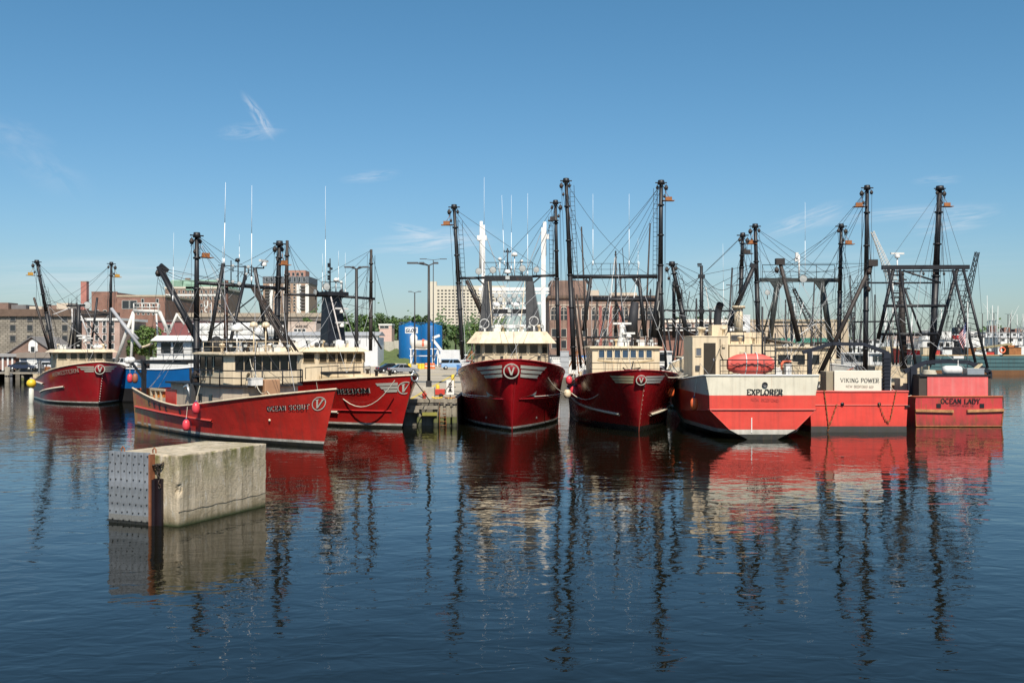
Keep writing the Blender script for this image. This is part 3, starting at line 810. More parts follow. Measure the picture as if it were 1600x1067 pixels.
    y0, y1 = 1.12, 2.98; w = (y1-y0)/7
    pan = MB().b2((-.06, .004, -1.0), (0, w-.004, 2.52)).mesh('panel', [pm])
    bolt = MB().lathe([(.025,0),(.025,.03),(.004,.034)], (0,0,0), 6, 0, Matrix.Rotation(-pi/2, 3, 'Y')).mesh('bolt', [mat('dark_bolt', (.03,.03,.03), .5)])
    put('backing_frame', MB().b2((-.13, y0, -1.0), (-.002, y1, 2.46)), STEELR, t)
    for k in range(7):
        pn = put('panel', pan, None, t, loc=(-.135-.004*(k % 2), y0+k*w, 0))
        for j in range(9):
            put('bolt', bolt, None, pn, loc=(-.06, w*.5+(.05 if j % 2 else -.05)+.02*sin(k*5.1+j*3.7), .12+j*.285+.02*sin(k*2.3+j*7.1)))
    rm = mat('rust_orange_flange', (.24,.085,.035), .85, var=.35, scale=4)
    put('flange', MB().b2((-.24, y0-.08, -1.0), (-.001, y0-.004, 2.47)), rm, t)
    put('rubber_fender', MB().b2((-.1, y0-.46, -1.0), (.0, y0-.1, 1.63)).b2((-.2, y0-.24, -1), (-.1, y0-.1, 1.6)), mat('wet_black_rubber', (.014,.008,.01), .4, var=.3), t)
    mb = MB()                                                        # shackle, chain
    def link(p, rz_, s=.09, flat=False):
        M = Matrix.Rotation(rz_, 3, 'Z') @ (Matrix.Rotation(pi/2, 3, 'X') if flat else Matrix.Identity(3))
        mb.path([Vector(p)+M @ Vector((s*.55*cos(a*pi/5), 0, s*sin(a*pi/5))) for a in range(10)], .02, 5, closed=True)
    for i in range(6): link((-.1-.02*(i % 2), y0-.42+i*.055, 2.12-.018*i*0+.02*sin(i)), i*1.57+.4, .085, True)
    for i in range(6): link((-.12, y0-.36+.03*sin(i), 2.02-i*.13), i*1.57, .085)
    mb.path([(-.03, y0-.5, 2.2), (-.16, y0-.5, 2.16), (-.18, y0-.3, 2.05), (-.14, y0-.18, 2.0)], .025, 5)
    put('chain', mb, STEELR, t)
    for (x, y) in ((.25, 2.75), (.3, 1.35)):
        mb = MB().path([(x, y-.07, Z-.05), (x, y-.07, Z+.12), (x, y, Z+.18), (x, y+.07, Z+.12), (x, y+.07, Z-.05)], .025, 6); put('lifting_lug', mb, rm, t)
build_block()

# ------------------------------------------------------------------ V boat (bow on, centre)
def gantry_common(B, x, ya, yb, z, r=.14, mat_=None):
    return MB().tube((x, ya, z), (x, yb, z), r, n=8)
BOOT = (.02,.02,.022); WL = (.62,.58,.5)
def hull_paint(name, c, zw=.32, zl=.2, **k):
    a = dict(rough=.26, var=.2, scale=.8, streak=.3, rust=.16, rustcol=(.2,.055,.02), coat=.15, bump=.04, bscale=.8, runs=.45, grime=.45); a.update(k)
    return mat(name, c, bands=[(-2, BOOT), (zl, WL), (zw, c)], **a)

def build_big_v():
    B = Boat('dark red fishing boat with winged V bow, facing head on under tall grey mast legs', (-.05, 98.6), -pi/2)
    h = Hull(26, 4.25, 3.95, 3.6, 5.2, 2.5, 2.3, rake=1.5, sdk=.7, sw=.55, nd=2.4, pd=.62, psh=1.15, fl=1.3, whale=.60)
    h.build(B, hull_paint('deep_red_gloss', (.31,.006,.010), .30, .14, rust=.08, streak=.2), mat('deep_red_rim', (.3,.012,.016), .3, coat=.3), CREAMP, DECKM, .05)
    for sd_ in (1, -1):
        B.put('knuckle', h.strake(.45, .985, 2.0, 2.32, sd_, .05, .01), MATS['deep_red_rim'])
        B.put('highlight_stripe', h.strake(.45, .93, 2.16, 2.44, sd_, .035, .02), LETTERW)  # pale line painted above the knuckle as its highlight
        q = [[(-.55, 0), (.62, -.02), (.0, .1), (-.5, .14)], [(-.52, .13), (-.02, .1), (-.3, .2), (-.62, .42)]]
        fn = h.front_fn(sd_*1.25, 2.42)
        fq = [[(-sd_*u, v) for (u, v) in qq] for qq in q]
        fq = [qq[::-1] if sd_ < 0 else qq for qq in fq]
        B.put('arrow_mark', quads_on([qq if sd_ < 0 else qq[::-1] for qq in fq], fn, lift=.02), LETTERW)
        bars = [(.66, 2.6, .23, .46, .0), (.68, 2.3, -.09, .14, .05), (.64, 2.0, -.41, -.18, .05)]
        wq = []
        for (a, b, z0, z1, c) in bars:
            for i in range(12):
                u0, u1 = a+(b-a)*i/12, a+(b-a)*(i+1)/12
                cc = .22 if i == 11 else 0
                wq.append([(sd_*u0, z0+.0*u0), (sd_*(u1-cc), z0), (sd_*u1, z1), (sd_*u0, z1)])
        fn2 = h.front_fn(0, 4.42)
        B.put('wing_emblem', quads_on([qq if sd_ > 0 else qq[::-1] for qq in wq], lambda u, v: fn2(u, v-.10*abs(u)), lift=.02), EMB)
        tq, tw = text_quads('VICTORY', .42, .16, .2)
        B.put('lettering', quads_on(tq, h.side_fn(20.2, 3.75, sd_), lift=.015), mat('dull_gold_letter', (.25,.1,.05), .5))
        B.put('draft_mark', quads_on([[(-.05,-.08),(.05,-.08),(.05,.08),(-.05,.08)]], h.front_fn(sd_*1.9, .75), lift=.02), LETTERW)
    emblem(B, h, 4.4, 0, .58, x=27.42, tilt=.28)
    B.put('stem_bar', MB().path([h.pt(.997, t, 1)*1+Vector((.05, 0, 0)) for t in [i/10-.1 for i in range(11)]], .05, 6), MATS['deep_red_rim'])
    # wheelhouse
    po = cham(14.2, 19.2, 2.95, .55)
    wh = house(B, po, 2.8, 6.4, CREAMD, CREAMP, .65, visor=.92, inset=.75, wins=[(2, .01, .99, 5, 5.52, 6.32, .17), (1, .1, .9, 1, 5.52, 6.32, .05), (3, .1, .9, 1, 5.52, 6.32, .05)], frame=mat('window_frame_tan', (.44,.35,.23), .5), gl=glass('wheelhouse_glass', (.008,.010,.011), .05))
    for y in (-.45, .55): B.put('stay_pipe', MB().tube((19.5, y*1.0, 5.0), (18.5, y*.6, 7.0), .05, n=6), CREAMP)
    B.put('railing', railing([(20.3, -2.7, 4.4), (20.5, -2.3, 4.5)], 1.0, 1, .6), STEEL); B.put('railing', railing([(20.3, 2.7, 4.4), (20.5, 2.3, 4.5)], 1.0, 1, .6), STEEL)
    B.put('handrail', MB().path([(19.6, -2.9, 5.3), (20.4, -1.9, 5.4), (20.6, -1.2, 5.0)], .03, 5).path([(19.6, 2.9, 5.3), (20.4, 1.9, 5.4), (20.6, 1.2, 5.0)], .03, 5), STEEL)
    # gantry
    X = 12.4; R = lambda px, py, x=X: B.ray(px, py, x)
    g = B.put('mast_gantry', MB().bar(R(757, 433.5), R(832, 433.5), .3), GREYST)
    for pts in (((747,525),(772,525),(768,433),(758,433)), ((822,525),(849,525),(831,433),(821,433))):
        m = MB(); q = [R(*p) for p in pts]; lo = min(q, key=lambda p: p.z)
        for dx in (-.35, .35):
            for p in q: m.v.append((p.x+dx, p.y, p.z))
        for k in range(4):
            k2 = (k+1) % 4; m.face([k, k2, 4+k2, 4+k])
        m.face([3,2,1,0]); m.face([4,5,6,7])
        m.b2((X-.3, min(q[0].y, q[1].y)+.01, 5.9), (X+.3, max(q[0].y, q[1].y)-.01, lo.z+.02))
        put('mast_leg', m, GREYST, g, bevel=.03)
    for (x0, y0, x1, y1, dx) in ((757, 439, 832, 431.5, .38), (771, 490, 823, 483, .25)): a, b = R(x0, y0), R(x1, y1); put('crossbeam', MB().b2((X-dx, a.y, a.z), (X+dx, b.y, b.z)), STEEL, g)
    put('yard', MB().tube(R(718, 435), R(757, 434), .11, n=8).bar(R(745, 434), R(758, 447), .12), STEEL, g); put('yard', MB().tube(R(832, 432), R(870, 430), .11, n=8).bar(R(845, 432), R(831, 444), .12), STEEL, g)
    put('railing', railing([R(756, 431), R(832, 431)], 1.15, 2, 1.0, .028), STEEL, g)
    for (px, py, r) in ((748, 424, .3), (770, 422, .3), (816.5, 419.5, .3), (838, 421.5, .27)): searchlight(B, R(px, py, X+.3), g, r, (1, (px-793)*-.004, -.1))
    radome(B, R(781, 405, X), g, .17, None, 1.5); radome(B, R(804, 398.5, X), g, .27, None, 1.9); radome(B, R(815, 408, X-.2), g, .14, None, 1.2)
    m = MB().tube(R(793, 431), R(793, 388), .06, n=6); m.tube(R(788, 394), R(798, 394), .03, n=5)
    for px in (788, 791, 795, 798): m.tube(R(px, 394), R(px, 391), .05, n=5)
    m.tube(R(785, 431), R(793, 408), .03, n=5).tube(R(801, 431), R(793, 408), .03, n=5); put('signal_mast', m, STEEL, g)
    radome(B, R(793, 426), g, .3, None, .1)
    put('floodlight', MB().box(R(793, 434, X+.45), (.15, .35, .3)).box(R(796, 486, X+.3), (.1, .3, .25)), [LAMPG], g)
    for (px, py) in ((757, 506), (834, 502)):
        p = R(px, py, 14.6); mb = MB().path([p+Vector((0, .39*cos(k*pi/12), .39*sin(k*pi/12))) for k in range(24)], .045, 6, closed=True)
        mb.tube(p-Vector((0,.0,.39)), (p.x, p.y, 7.0), .05, n=6).tube(p+Vector((0,.06,-.39)), (p.x, p.y+.14, 7.0), .03, n=5); B.put('direction_finder_loop', mb, mat('loop_grey', (.5,.5,.48), .4))
    for (x0, y0, x1, y1) in ((763, 440, 770, 520), (820, 440, 812, 520)): wires(B, [[R(x0, y0, X+.5), R(x1, y1, X+3)]], g, .03, CREAMP, 'stay_pipe')
    B.put('lattice_boom', MB().tube(R(729, 438, X-1), R(757, 498, X-1), .16, .2, n=8).tube(R(733, 436, X-1), R(762, 498, X-1), .06, n=6), STEELR)
    outrigger(B, R(723, 562), R(709.5, 322), .19, side=-1, fin=1); outrigger(B, R(872.5, 556), R(868, 315), .17, side=1, fin=-.3, finm=STEELR)
    for (px, py0, py1, x) in ((756.5, 404, 277, 12), (784, 392, 305, 11), (799, 400, 305, 10.5), (824.5, 408, 302, 12.5)): antenna(B, R(px+ (4 if px == 784 else 0), py0+22, x), R(px, py1, x), .035)
    # rails of gear along the working deck, seen each side of the house
    rr = random.Random(5)
    for sd_ in (1, -1):
        winch(B, 11.5, sd_*2.4, 2.2, .8)
        for k in range(9):
            x = rr.uniform(12, 19.5); y = sd_*rr.uniform(3.15, 3.9); z = h.zd(x/26)-.3
            crate(B, (x, y, z), (rr.uniform(.3,.8), rr.uniform(.3,.6), rr.uniform(.4,1.2)), rr.choice([CREAMD, STEELR, WHITEP, GREYST, RUST]))
        coil(B, (18.5, sd_*3.4, 4.1), .4)
        crate(B, (20.0, sd_*3.6, 4.0), (.7, .6, .8), WHITEP, 'life_jacket_box')
    rig(B, [R(709.5,326), R(868,318)], [R(757,436), R(832,434), R(795,436), R(722,437), R(866,434)], [(20,-3.3,4.6), (19,3.2,4.6), (17,-3.4,4.5), (8,-3.5,3), (8,3.5,3), (24.5,0,5)], 3); fittings(B, po, 7.3, 2, 6, False)
    for y in (-2.2, -.75, .75, 2.2): B.put('wall_light', MB().box((19.3,y,5.3),(.12,.2,.14)), STEEL)
    return B, h
BV, HV = build_big_v()

# ------------------------------------------------------------------ second red V boat, right of it
def build_second_v():
    B = Boat('dark red fishing boat with blue-reflecting wheelhouse windows and white bow rub rails', (8.85, 96.3), -pi/2+radians(.5))
    h = Hull(24.8, 3.95, 3.7, 3.3, 4.45, 2.6, 2.4, rake=1.15, sdk=.66, sw=.55, nd=2.6, pd=.6, psh=1.1, fl=1.4, whale=.66)
    h.build(B, hull_paint('wine_red_gloss', (.26,.007,.010), .42, .41, streak=.3, rust=.2), mat('wine_red_rim', (.24,.012,.016), .3), CREAMP, DECKM, .05)
    for sd_ in (1, -1):
        B.put('rub_rail', h.strake(.48, .935 if sd_ < 0 else .945, 1.75, 1.2, sd_, .1, .06), mat('rub_rail_white', (.6,.55,.42), .5, rust=.3, var=.15, rustcol=(.3,.14,.04)))
        wq = []
        for (a, b, z0, z1) in ((.42, 2.0, .12, .26), (.45, 1.85, -.08, .08), (.45, 1.68, -.26, -.12)):
            for i in range(12):
                u0, u1 = a+(b-a)*i/12, a+(b-a)*(i+1)/12; cc = .14 if i == 11 else 0
                q = [(sd_*u0, z0), (sd_*(u1-cc), z0), (sd_*u1, z1), (sd_*u0, z1)]; wq.append(q if sd_ > 0 else q[::-1])
        B.put('wing_emblem', quads_on(wq, h.front_fn(0, 3.8), lift=.02), mat('wing_dull', (.45,.38,.22) if sd_ < 0 else (.5,.48,.42), .4) if sd_ < 0 else mat('wing_dull_grey', (.42,.4,.36), .4))
    emblem(B, h, 3.78, .06, .38, x=25.92, tilt=.25)
    m = MB()
    for i in range(9): s_ = .996; m.ball(h.pt(s_, .15+i*.075, 1)+Vector((.06, 0, 0)), .035, 6)
    B.put('stem_studs', m, LETTERW)
    B.put('stem_bar', MB().path([h.pt(.997, i/10-.1, 1)+Vector((.04, 0, 0)) for i in range(11)], .045, 6), mat('stem_rust', (.26,.05,.03), .6, rust=.4))
    po = rect(11.5, 17.4, -2.65, 2.7)
    wh = house(B, po, 2.2, 6.0, CREAMP, mat('roof_edge_cream', (.72,.58,.38), .5), .2, rt=.16, wins=[(1, .08, .90, 7, 5.2, 5.88, .1)], frame=mat('window_frame_cream', (.66,.55,.38), .5), gl=GLASSB)
    m = MB()
    for i in range(15):
        u0, u1 = -2.25+4.5*i/15, -2.25+4.5*(i+1)/15
        f = lambda u: 5.1-.22*(1-(u/2.25)**2)
        m.poly([(17.43, u0, f(u0)-.07), (17.43, u1, f(u1)-.07), (17.43, u1, f(u1)), (17.43, u0, f(u0))])
    put('window_sill', m, mat('sill_tan', (.55,.4,.2), .6), wh)
    B.put('railing', railing([(18.6, -2.9, 3.9), (18.6, 2.9, 3.9)], .95, 2, 1.1, .02), STEEL)
    B.put('anchor', MB().tube((19.6, .1, 4.0), (19.8, .3, 5.0), .05, n=6).path([(19.8, -.5, 4.5), (19.7, -.2, 4.25), (19.7, .1, 4.15), (19.7, .5, 4.25), (19.8, .8, 4.5)], .06, 6).tube((19.7, -.4, 4.3), (19.4, .9, 4.5), .04, n=6), STEELR)
    X = 10.5; R = lambda px, py, x=X: B.ray(px, py, x)
    m = MB().tube(R(895, 432.5), R(1027, 432), .17, n=8).tube(R(912, 517), R(923, 434), .17, .15).tube(R(1008, 525), R(998, 434), .19, .16).tube(R(920, 468), R(1024, 468.5), .17, n=8)
    m.bar(R(915, 436), R(924, 450), .2).bar(R(989, 434), R(999, 448), .22).tube(R(917, 527), R(1000, 527), .1, n=6)
    g = B.put('mast_gantry', m, STEEL)
    put('railing', railing([R(925, 430), R(997, 430)], 1.0, 2, .7, .02, .02), STEEL, g)
    m = MB().tube(R(962, 520), R(962, 392), .13, .06, 8)
    for py in (394, 398, 402): m.ball(R(962+random.uniform(-1, 2), py), .08, 6)
    put('signal_mast', m, STEEL, g)
    B.put('exhaust_stack', MB().tube(R(986, 528, X+1), R(992, 472, X+1), .5, .34, 10), mat('soot_black', (.02,.02,.024), .7))
    p = R(972, 538, 15); m = MB(); m.lathe([(.45,0),(.4,.4),(.22,.9),(.2,1.5),(.14,1.8)], (p.x, p.y, 6.1), 10); B.put('radar_pedestal', m, WHITEP)
    scanner(B, (p.x, p.y, 7.9), None, 1.5, 0, .1); scanner(B, (p.x+.2, p.y+.5, 7.1), None, 1.1, .3, .9)
    for (x0, y0, x1, y1) in ((962, 470, 985, 528), (938, 528, 950, 470)): wires(B, [[R(x0, y0), R(x1, y1)]], g, .09, STEEL, 'brace')
    outrigger(B, R(897, 578), R(884.5, 281), .21, side=-1, fin=0, ladu=(.47, .97)); outrigger(B, R(1031, 545), R(1033, 284), .22, side=1, fin=1, ladu=(.42, .96))
    B.put('boom', MB().tube(R(1022, 528), R(1030, 440), .34, .2, 10), STEEL); B.put('boom', MB().tube(R(908, 575), R(895, 450), .12, .1, 8).tube(R(915, 570), R(901, 460), .08, n=6), STEELR)
    for px, a, b in ((926.5, 414, 303), (983, 414, 303), (997, 414, 372)): antenna(B, R(px, a), R(px, b), .035 if px < 990 else .02)
    rr = random.Random(8)
    for sd_ in (1, -1):
        winch(B, 10, sd_*2.3, 2.0, .8)
        for k in range(9):
            x = rr.uniform(10, 19); y = sd_*rr.uniform(2.95, 3.6); z = h.zd(x/24.8)-.5
            crate(B, (x, y, z), (rr.uniform(.3,.8), rr.uniform(.3,.5), rr.uniform(.5,1.5)), rr.choice([CREAMD, STEELR, WHITEP, RUST, CREAMP]))
    coil(B, (19.5, 2.9, 3.9), .35)
    crate(B, (9.2, 3.1, 3.2), (1.2, 1.0, 2.5), CREAMD, 'gear_locker')
    B.put('hose', MB().path([R(1030, 470, X+.4)]+[R(1027+4*cos(a), 500+16*sin(a), X+.5) for a in [i*.6-1.5 for i in range(7)]], .05, 6), mat('hose_grey', (.3,.3,.28), .6))
    rig(B, [R(884.5,285), R(1033,288)], [R(897,434), R(1022,434), R(925,434), R(997,434), R(962,400)], [(18,-3.2,4), (17,3.2,4), (8,-3.4,3), (8,3.4,3), (23,0,4.4), (14,-2.5,6.2)], 4); fittings(B, po, 6.16, 5, 5)
    return B, h
BE, HE = build_second_v()

# ------------------------------------------------------------------ OCEAN SCOUT
def build_scout():
    d = Vector((sin(radians(40)), -cos(radians(40)))); stem = Vector((-11.55, 60.9)); L = 24
    loc = stem-d*L; B = Boat('weathered red fishing boat lettered OCEAN SCOUT with a rusty stern, behind the concrete block', loc, math.atan2(d.y, d.x))
    h = Hull(L, 3.55, 3.2, 3.2, 3.6, 2.0, 2.9, sm=.42, rake=1.5, sdk=.55, sw=.5, nd=1.9, nw=1.6, pd=.85, psh=1.2, fl=1.2, drop=.8, whale=.85)
    h.build(B, hull_paint('faded_red_hull', (.55,.032,.022), .36, .22, rough=.36, streak=.4, rust=.24, coat=.05, grad=(0, 10.5, 3.0, 1.0)), CREAMP, REDP, DECKM, .07)
    sd_ = -1
    B.put('rub_rail', h.strake(.02, .62, 1.5, 1.25, -1, .09, .04), mat('rub_rail_red', (.5,.06,.04), .4, rust=.25))
    B.put('rub_rail', h.strake(.02, .62, 1.5, 1.25, 1, .09, .04), MATS['rub_rail_red'])
    # flared sponson end under the rail
    s0, s1 = h.at_xz(12.0, 1.2, -1), h.at_xz(15.0, 1.2, -1)
    for (x, z) in ((4.0,2.0),(5.2,1.9),(6.4,1.82),(7.6,1.75)):
        q = [[(-.16,-.2),(.04,-.2),(.04,.2),(-.16,.2)], [(.05,.08),(.2,.08),(.2,.2),(.05,.2)], [(.05,-.2),(.2,-.2),(.2,-.08),(.05,-.08)]]
        B.put('freeing_port', quads_on(q, h.side_fn(x, z-.05, -1), lift=.02), LETTER)
    for x in (10.2,): B.put('freeing_port', quads_on(ring_quads(.2, .19, 12), h.side_fn(x, 1.62, -1), lift=.02), LETTER)
    tq, fn = h.mark(B, text_quads('OCEAN SCOUT', 1, .19, .17, .22)[0], 447, 636.5, 66, 8.5)
    B.put('lettering', quads_on(tq, fn, lift=.018), LETTER); B.put('lettering', quads_on([[(u+.05, v-.035) for (u, v) in q] for q in tq], fn, lift=.005, step=.0001), LETTERW)
    vq, _ = text_quads('V', 1.25, .17, .25, italic=.25); tq, fn = h.mark(B, ring_quads(1, .13)+vq, 500, 631, 22, 22); B.put('emblem', quads_on(tq, fn, lift=.02), EMB)
    B.put('hawse_fitting', MB().ball(h.pt(.84, .5, -1), .09, 8), CREAMP)
    # deckhouse and wheelhouse
    lo = [(6.5,-2.7),(15.5,-2.7),(17,-2.0),(17,2.0),(15.5,2.7),(6.5,2.7)]
    m = B.put('deckhouse', MB().prism(lo, 1.0, 3.5), mat('house_tan', (.5,.42,.31), .55, var=.1, streak=.45, rust=.15, rustcol=(.3,.14,.06)), bevel=.02)
    for u in (.42, .6, .79): door_on(lo, 0, u, 1.9, .5, 1.0, m, GLASS, 'porthole')
    put('upper_deck', MB().prism(offs(lo[:], .3), 3.5, 3.62), STEEL, m)
    up = [(11.2,-2.5),(15.2,-2.5),(15.9,-2.1),(15.9,2.55),(15.3,2.8),(11.2,2.8)]
    wh = house(B, up, 3.62, 5.62, CREAMP, CREAMP, .35, rt=.16, wins=[(2, .01, .99, 7, 4.56, 5.52, .07), (0, .02, .6, 2, 4.3, 5.5, .25), (0, .64, .99, 1, 4.56, 5.52, .05)], frame=mat('window_frame_black', (.015,.014,.013), .5), gl=glass('black_window_glass', (.004,.005,.006), .06))
    B.put('railing', railing([(11, -2.95, 3.62), (15.6, -2.95, 3.62), (17.25, -2.2, 3.62), (17.25, 2.2, 3.62), (15.6, 2.95, 3.62)], .95, 2, 1.3, .045, .04), STEEL)
    B.put('rust_locker', MB().box((17.7, -.35, 2.95), (.55, 1.1, 2.1)), mat('brown_locker', (.36,.2,.11), .7, var=.15, rust=.2), bevel=.06)
    crate(B, (17.6, -1.4, 3.62), (.6, .8, .45), WHITEP, 'raft_canister')
    B.put('stack_screen', MB().b2((5.6, -2.75, 1.0), (7.6, -2.62, 3.05)).b2((5.6,-2.62,1.0),(5.7,2.6,3.0)), REDP)
    B.put('vent_pipe', MB().path([(10.6, -2.95, 1.4), (10.7, -2.95, 3.0), (10.4, -3.0, 3.45), (10.0, -3.05, 3.3)], .13, 8), ALU)
    B.put('davit', MB().bar((10.9, -2.95, 1.4), (11.2, -2.95, 3.55), .3), GREYST)
    # stern frame
    X0 = 2.2; B.put('stern_frame', MB().bar((1.6,-2.9,1.9), (1.6,-2.9,5.0), .3).bar((1.6,2.9,1.9), (1.6,2.9,5.0), .3).bar((1.6,-3.1,4.95), (1.6,3.1,4.95), .3).bar((1.6,-2.9,4.9), (9.3,-2.6,4.95), .16).bar((1.7,-2.9,3.6),(1.0,-3.6,4.9),.16), STEEL)
    B.put('net_drum', MB().lathe([(.1,-1.3),(.9,-1.3),(.9,-1.2),(.35,-1.18),(.35,1.18),(.9,1.2),(.9,1.3),(.1,1.3)], (4, 0, 2.2), 16, 0, Matrix.Rotation(pi/2, 3, 'X')), STEELR)
    B.put('stern_posts', MB().b2((2.6,-2.8,1.2),(2.8,-2.6,2.95)).b2((3.6,-2.8,1.2),(3.75,-2.65,2.9)).b2((4.6,-2.8,1.2),(4.75,-2.65,2.9)).b2((2.6,-2.82,2.85),(5.6,-2.6,3.0)), CREAMD)
    R = lambda px, py, x: B.ray(px, py, x)
    # main starboard mast with fin, gantry, stern boom
    X = 8.6
    outrigger(B, R(306.6, 632, X), R(307.6, 366, X), .2, lad=False, fin=-1, side=-1, steel=STEEL)
    m = MB().tube(R(310, 536, X-.6), R(247, 417, X-3.5), .2, .15, 8); m.tube(R(314, 533, X-.6), R(254, 420, X-3.5), .07, n=6); m.bar(R(250, 414, X-3.5), R(262, 424, X-3.5), .3)
    bo = B.put('boom', m, STEEL); block(B, R(247, 427, X-3.5), bo, .4); wires(B, [[R(247, 430, X-3.5), R(268, 520, X-2)], [R(250, 430, X-3.5), R(282, 545, X-1)]], bo, .015)
    Xg = 10.2
    m = MB().tube(R(308, 441.5, Xg), R(444, 451.5, Xg), .14, n=8)
    m.tube(R(349, 412, Xg), R(326, 540, Xg), .15, n=8).tube(R(398, 418, Xg), R(420, 548, Xg), .15, n=8).tube(R(383, 432, Xg+.6), R(357, 548, Xg+2), .12, n=8)
    m.tube(R(335, 470, Xg), R(420, 540, Xg), .05, n=6).tube(R(415, 450, Xg), R(325, 520, Xg), .05, n=6).tube(R(330, 530, Xg), R(425, 532, Xg), .09, n=6)
    g = B.put('mast_gantry', m, STEEL)
    put('top_yard', MB().tube(R(341, 414.5, Xg), R(396, 418, Xg), .035, n=6).tube(R(361, 407, Xg), R(361, 444, Xg), .04, n=6).tube(R(372, 406, Xg), R(372, 446, Xg), .04, n=6).tube(R(383, 415, Xg), R(382, 445, Xg), .06, n=6).tube(R(393, 414, Xg), R(393, 446, Xg), .04, n=6).path([R(401, 419, Xg), R(412, 419, Xg), R(412, 411, Xg)], .06, 6), STEEL, g)
    for (px, py, r) in ((364, 415, .1), (364, 440, .12), (388, 417, .12), (385, 428, .1), (374, 443, .15), (340, 437, .1)): searchlight(B, R(px, py, Xg+.2), g, r, (1, -.5, 0))
    radome(B, R(371, 407, Xg), g, .18, STEEL, 0); scanner(B, R(412, 410, Xg), g, 1.1, .6, 0)
    m = MB()
    for k in range(9):
        a = k*.7; m.path([R(382.5, 432, Xg), R(382.5, 432, Xg)+Vector((.0, .35*cos(a), .3)), R(382.5, 432, Xg)+Vector((0, .7*cos(a), -.05))], .02, 4)
    put('signal_mast', m, STEEL, g)
    B.put('centre_mast', MB().tube(R(352.5, 548, Xg-.4), R(354, 438, Xg-.4), .16, .13, 10), mat('brown_mast', (.1,.045,.03), .6, rust=.3))
    m = MB()
    for (x0, y0, x1, y1, r) in ((395, 449, 452, 548, .13), (399, 450, 462, 548, .06), (392, 449, 444, 540, .05), (403, 452, 470, 556, .05), (404, 456, 464, 560, .035)): m.tube(R(x0, y0, Xg), R(x1, y1, Xg+3.5), r, n=6)
    B.put('boom', m, STEELR)
    outrigger(B, R(431.5, 549, Xg), R(436.7, 379, Xg), .2, lad=False, fin=-.5, side=-1)
    for (x0, y0, x1, y1, r) in ((350, 412, 352.5, 285, .045), (393, 440, 393.5, 290, .04), (374, 405, 374, 366, .02), (270, 470, 271.5, 364, .025), (347, 420, 348, 385, .02)): antenna(B, R(x0, y0, Xg), R(x1, y1, Xg), r)
    w = [[R(352, 440, Xg), R(298, 430, X-2), R(256, 425, X-3.5)], [R(340, 450, Xg), R(398, 560, 14)], [R(330, 415, Xg), R(372, 520, 12), R(402, 640, 17)], [R(306, 370, X), R(282, 440, X-2)]]
    wires(B, w, None, .016, WIREL)
    # roof gear
    radome(B, (14.4, -1.2, 7.3), None, .42, None, .0); B.put('raft_cradle', MB().tube((14.4,-1.2,5.7),(14.4,-1.2,7.25),.05,n=6), WHITEP)
    for y in (.4, 1.3): radome(B, (13.6, y, 7.6), None, .3, CREAMP, 1.9)
    crate(B, (13, 2.0, 5.75), (1.2, .9, .5), WHITEP, 'roof_box'); B.put('net_floats', MB().ball((12.2,-1.7,6.2),.5,8,0,(1,1,1.4)), RUBBER); B.put('power_block', MB().ball((12.4,2.3,6.2),.45,8,0,(1,1,1.2)), RUBBER)
    winch(B, 9.5, -1.2, 3.62, .7)
    B.put('vent', MB().path([(16.8,-1.6,3.6),(16.8,-1.6,4.2),(17.1,-1.6,4.35)], .12, 8), CREAMP)
    crate(B, (19.2, -1.6, 2.35), (1.4, 1.2, .6), CREAMP, 'hatch'); B.put('capstan', MB().lathe([(.3,0),(.2,.2),(.2,.5),(.34,.6),(.01,.62)], (20.6,-.6,2.6), 12), ORANGE)
    tq, _ = text_quads('36', .55, .16, .2); B.put('lettering', quads_on(tq, plane_fn((11.9, -2.506, 4.05), (1,0,0), (0,0,1)), lift=.01), LETTER)
    wires(B, [sag(B.ray(383, 548, 15), B.ray(435, 625, 19.5), .6), sag((15.9, -1, 5.5), (20.5, -2.0, 3.4), 1.0)], None, .025, ROPE, 'guy_rope')
    rig(B, [R(307.6,368,8.6), R(436.7,381,10.2), R(247,418,5.1)], [R(312,443,10.2), R(440,451,10.2), R(350,414,10.2), R(398,420,10.2)], [(16,-2.5,5.7), (12,2.6,5.7), (3,-2.8,3), (3,2.8,3), (18,-2,3.5), (21,0,3.3)], 5); fittings(B, up, 5.78, 6, 5)
    return B, h
BS, HS = build_scout()

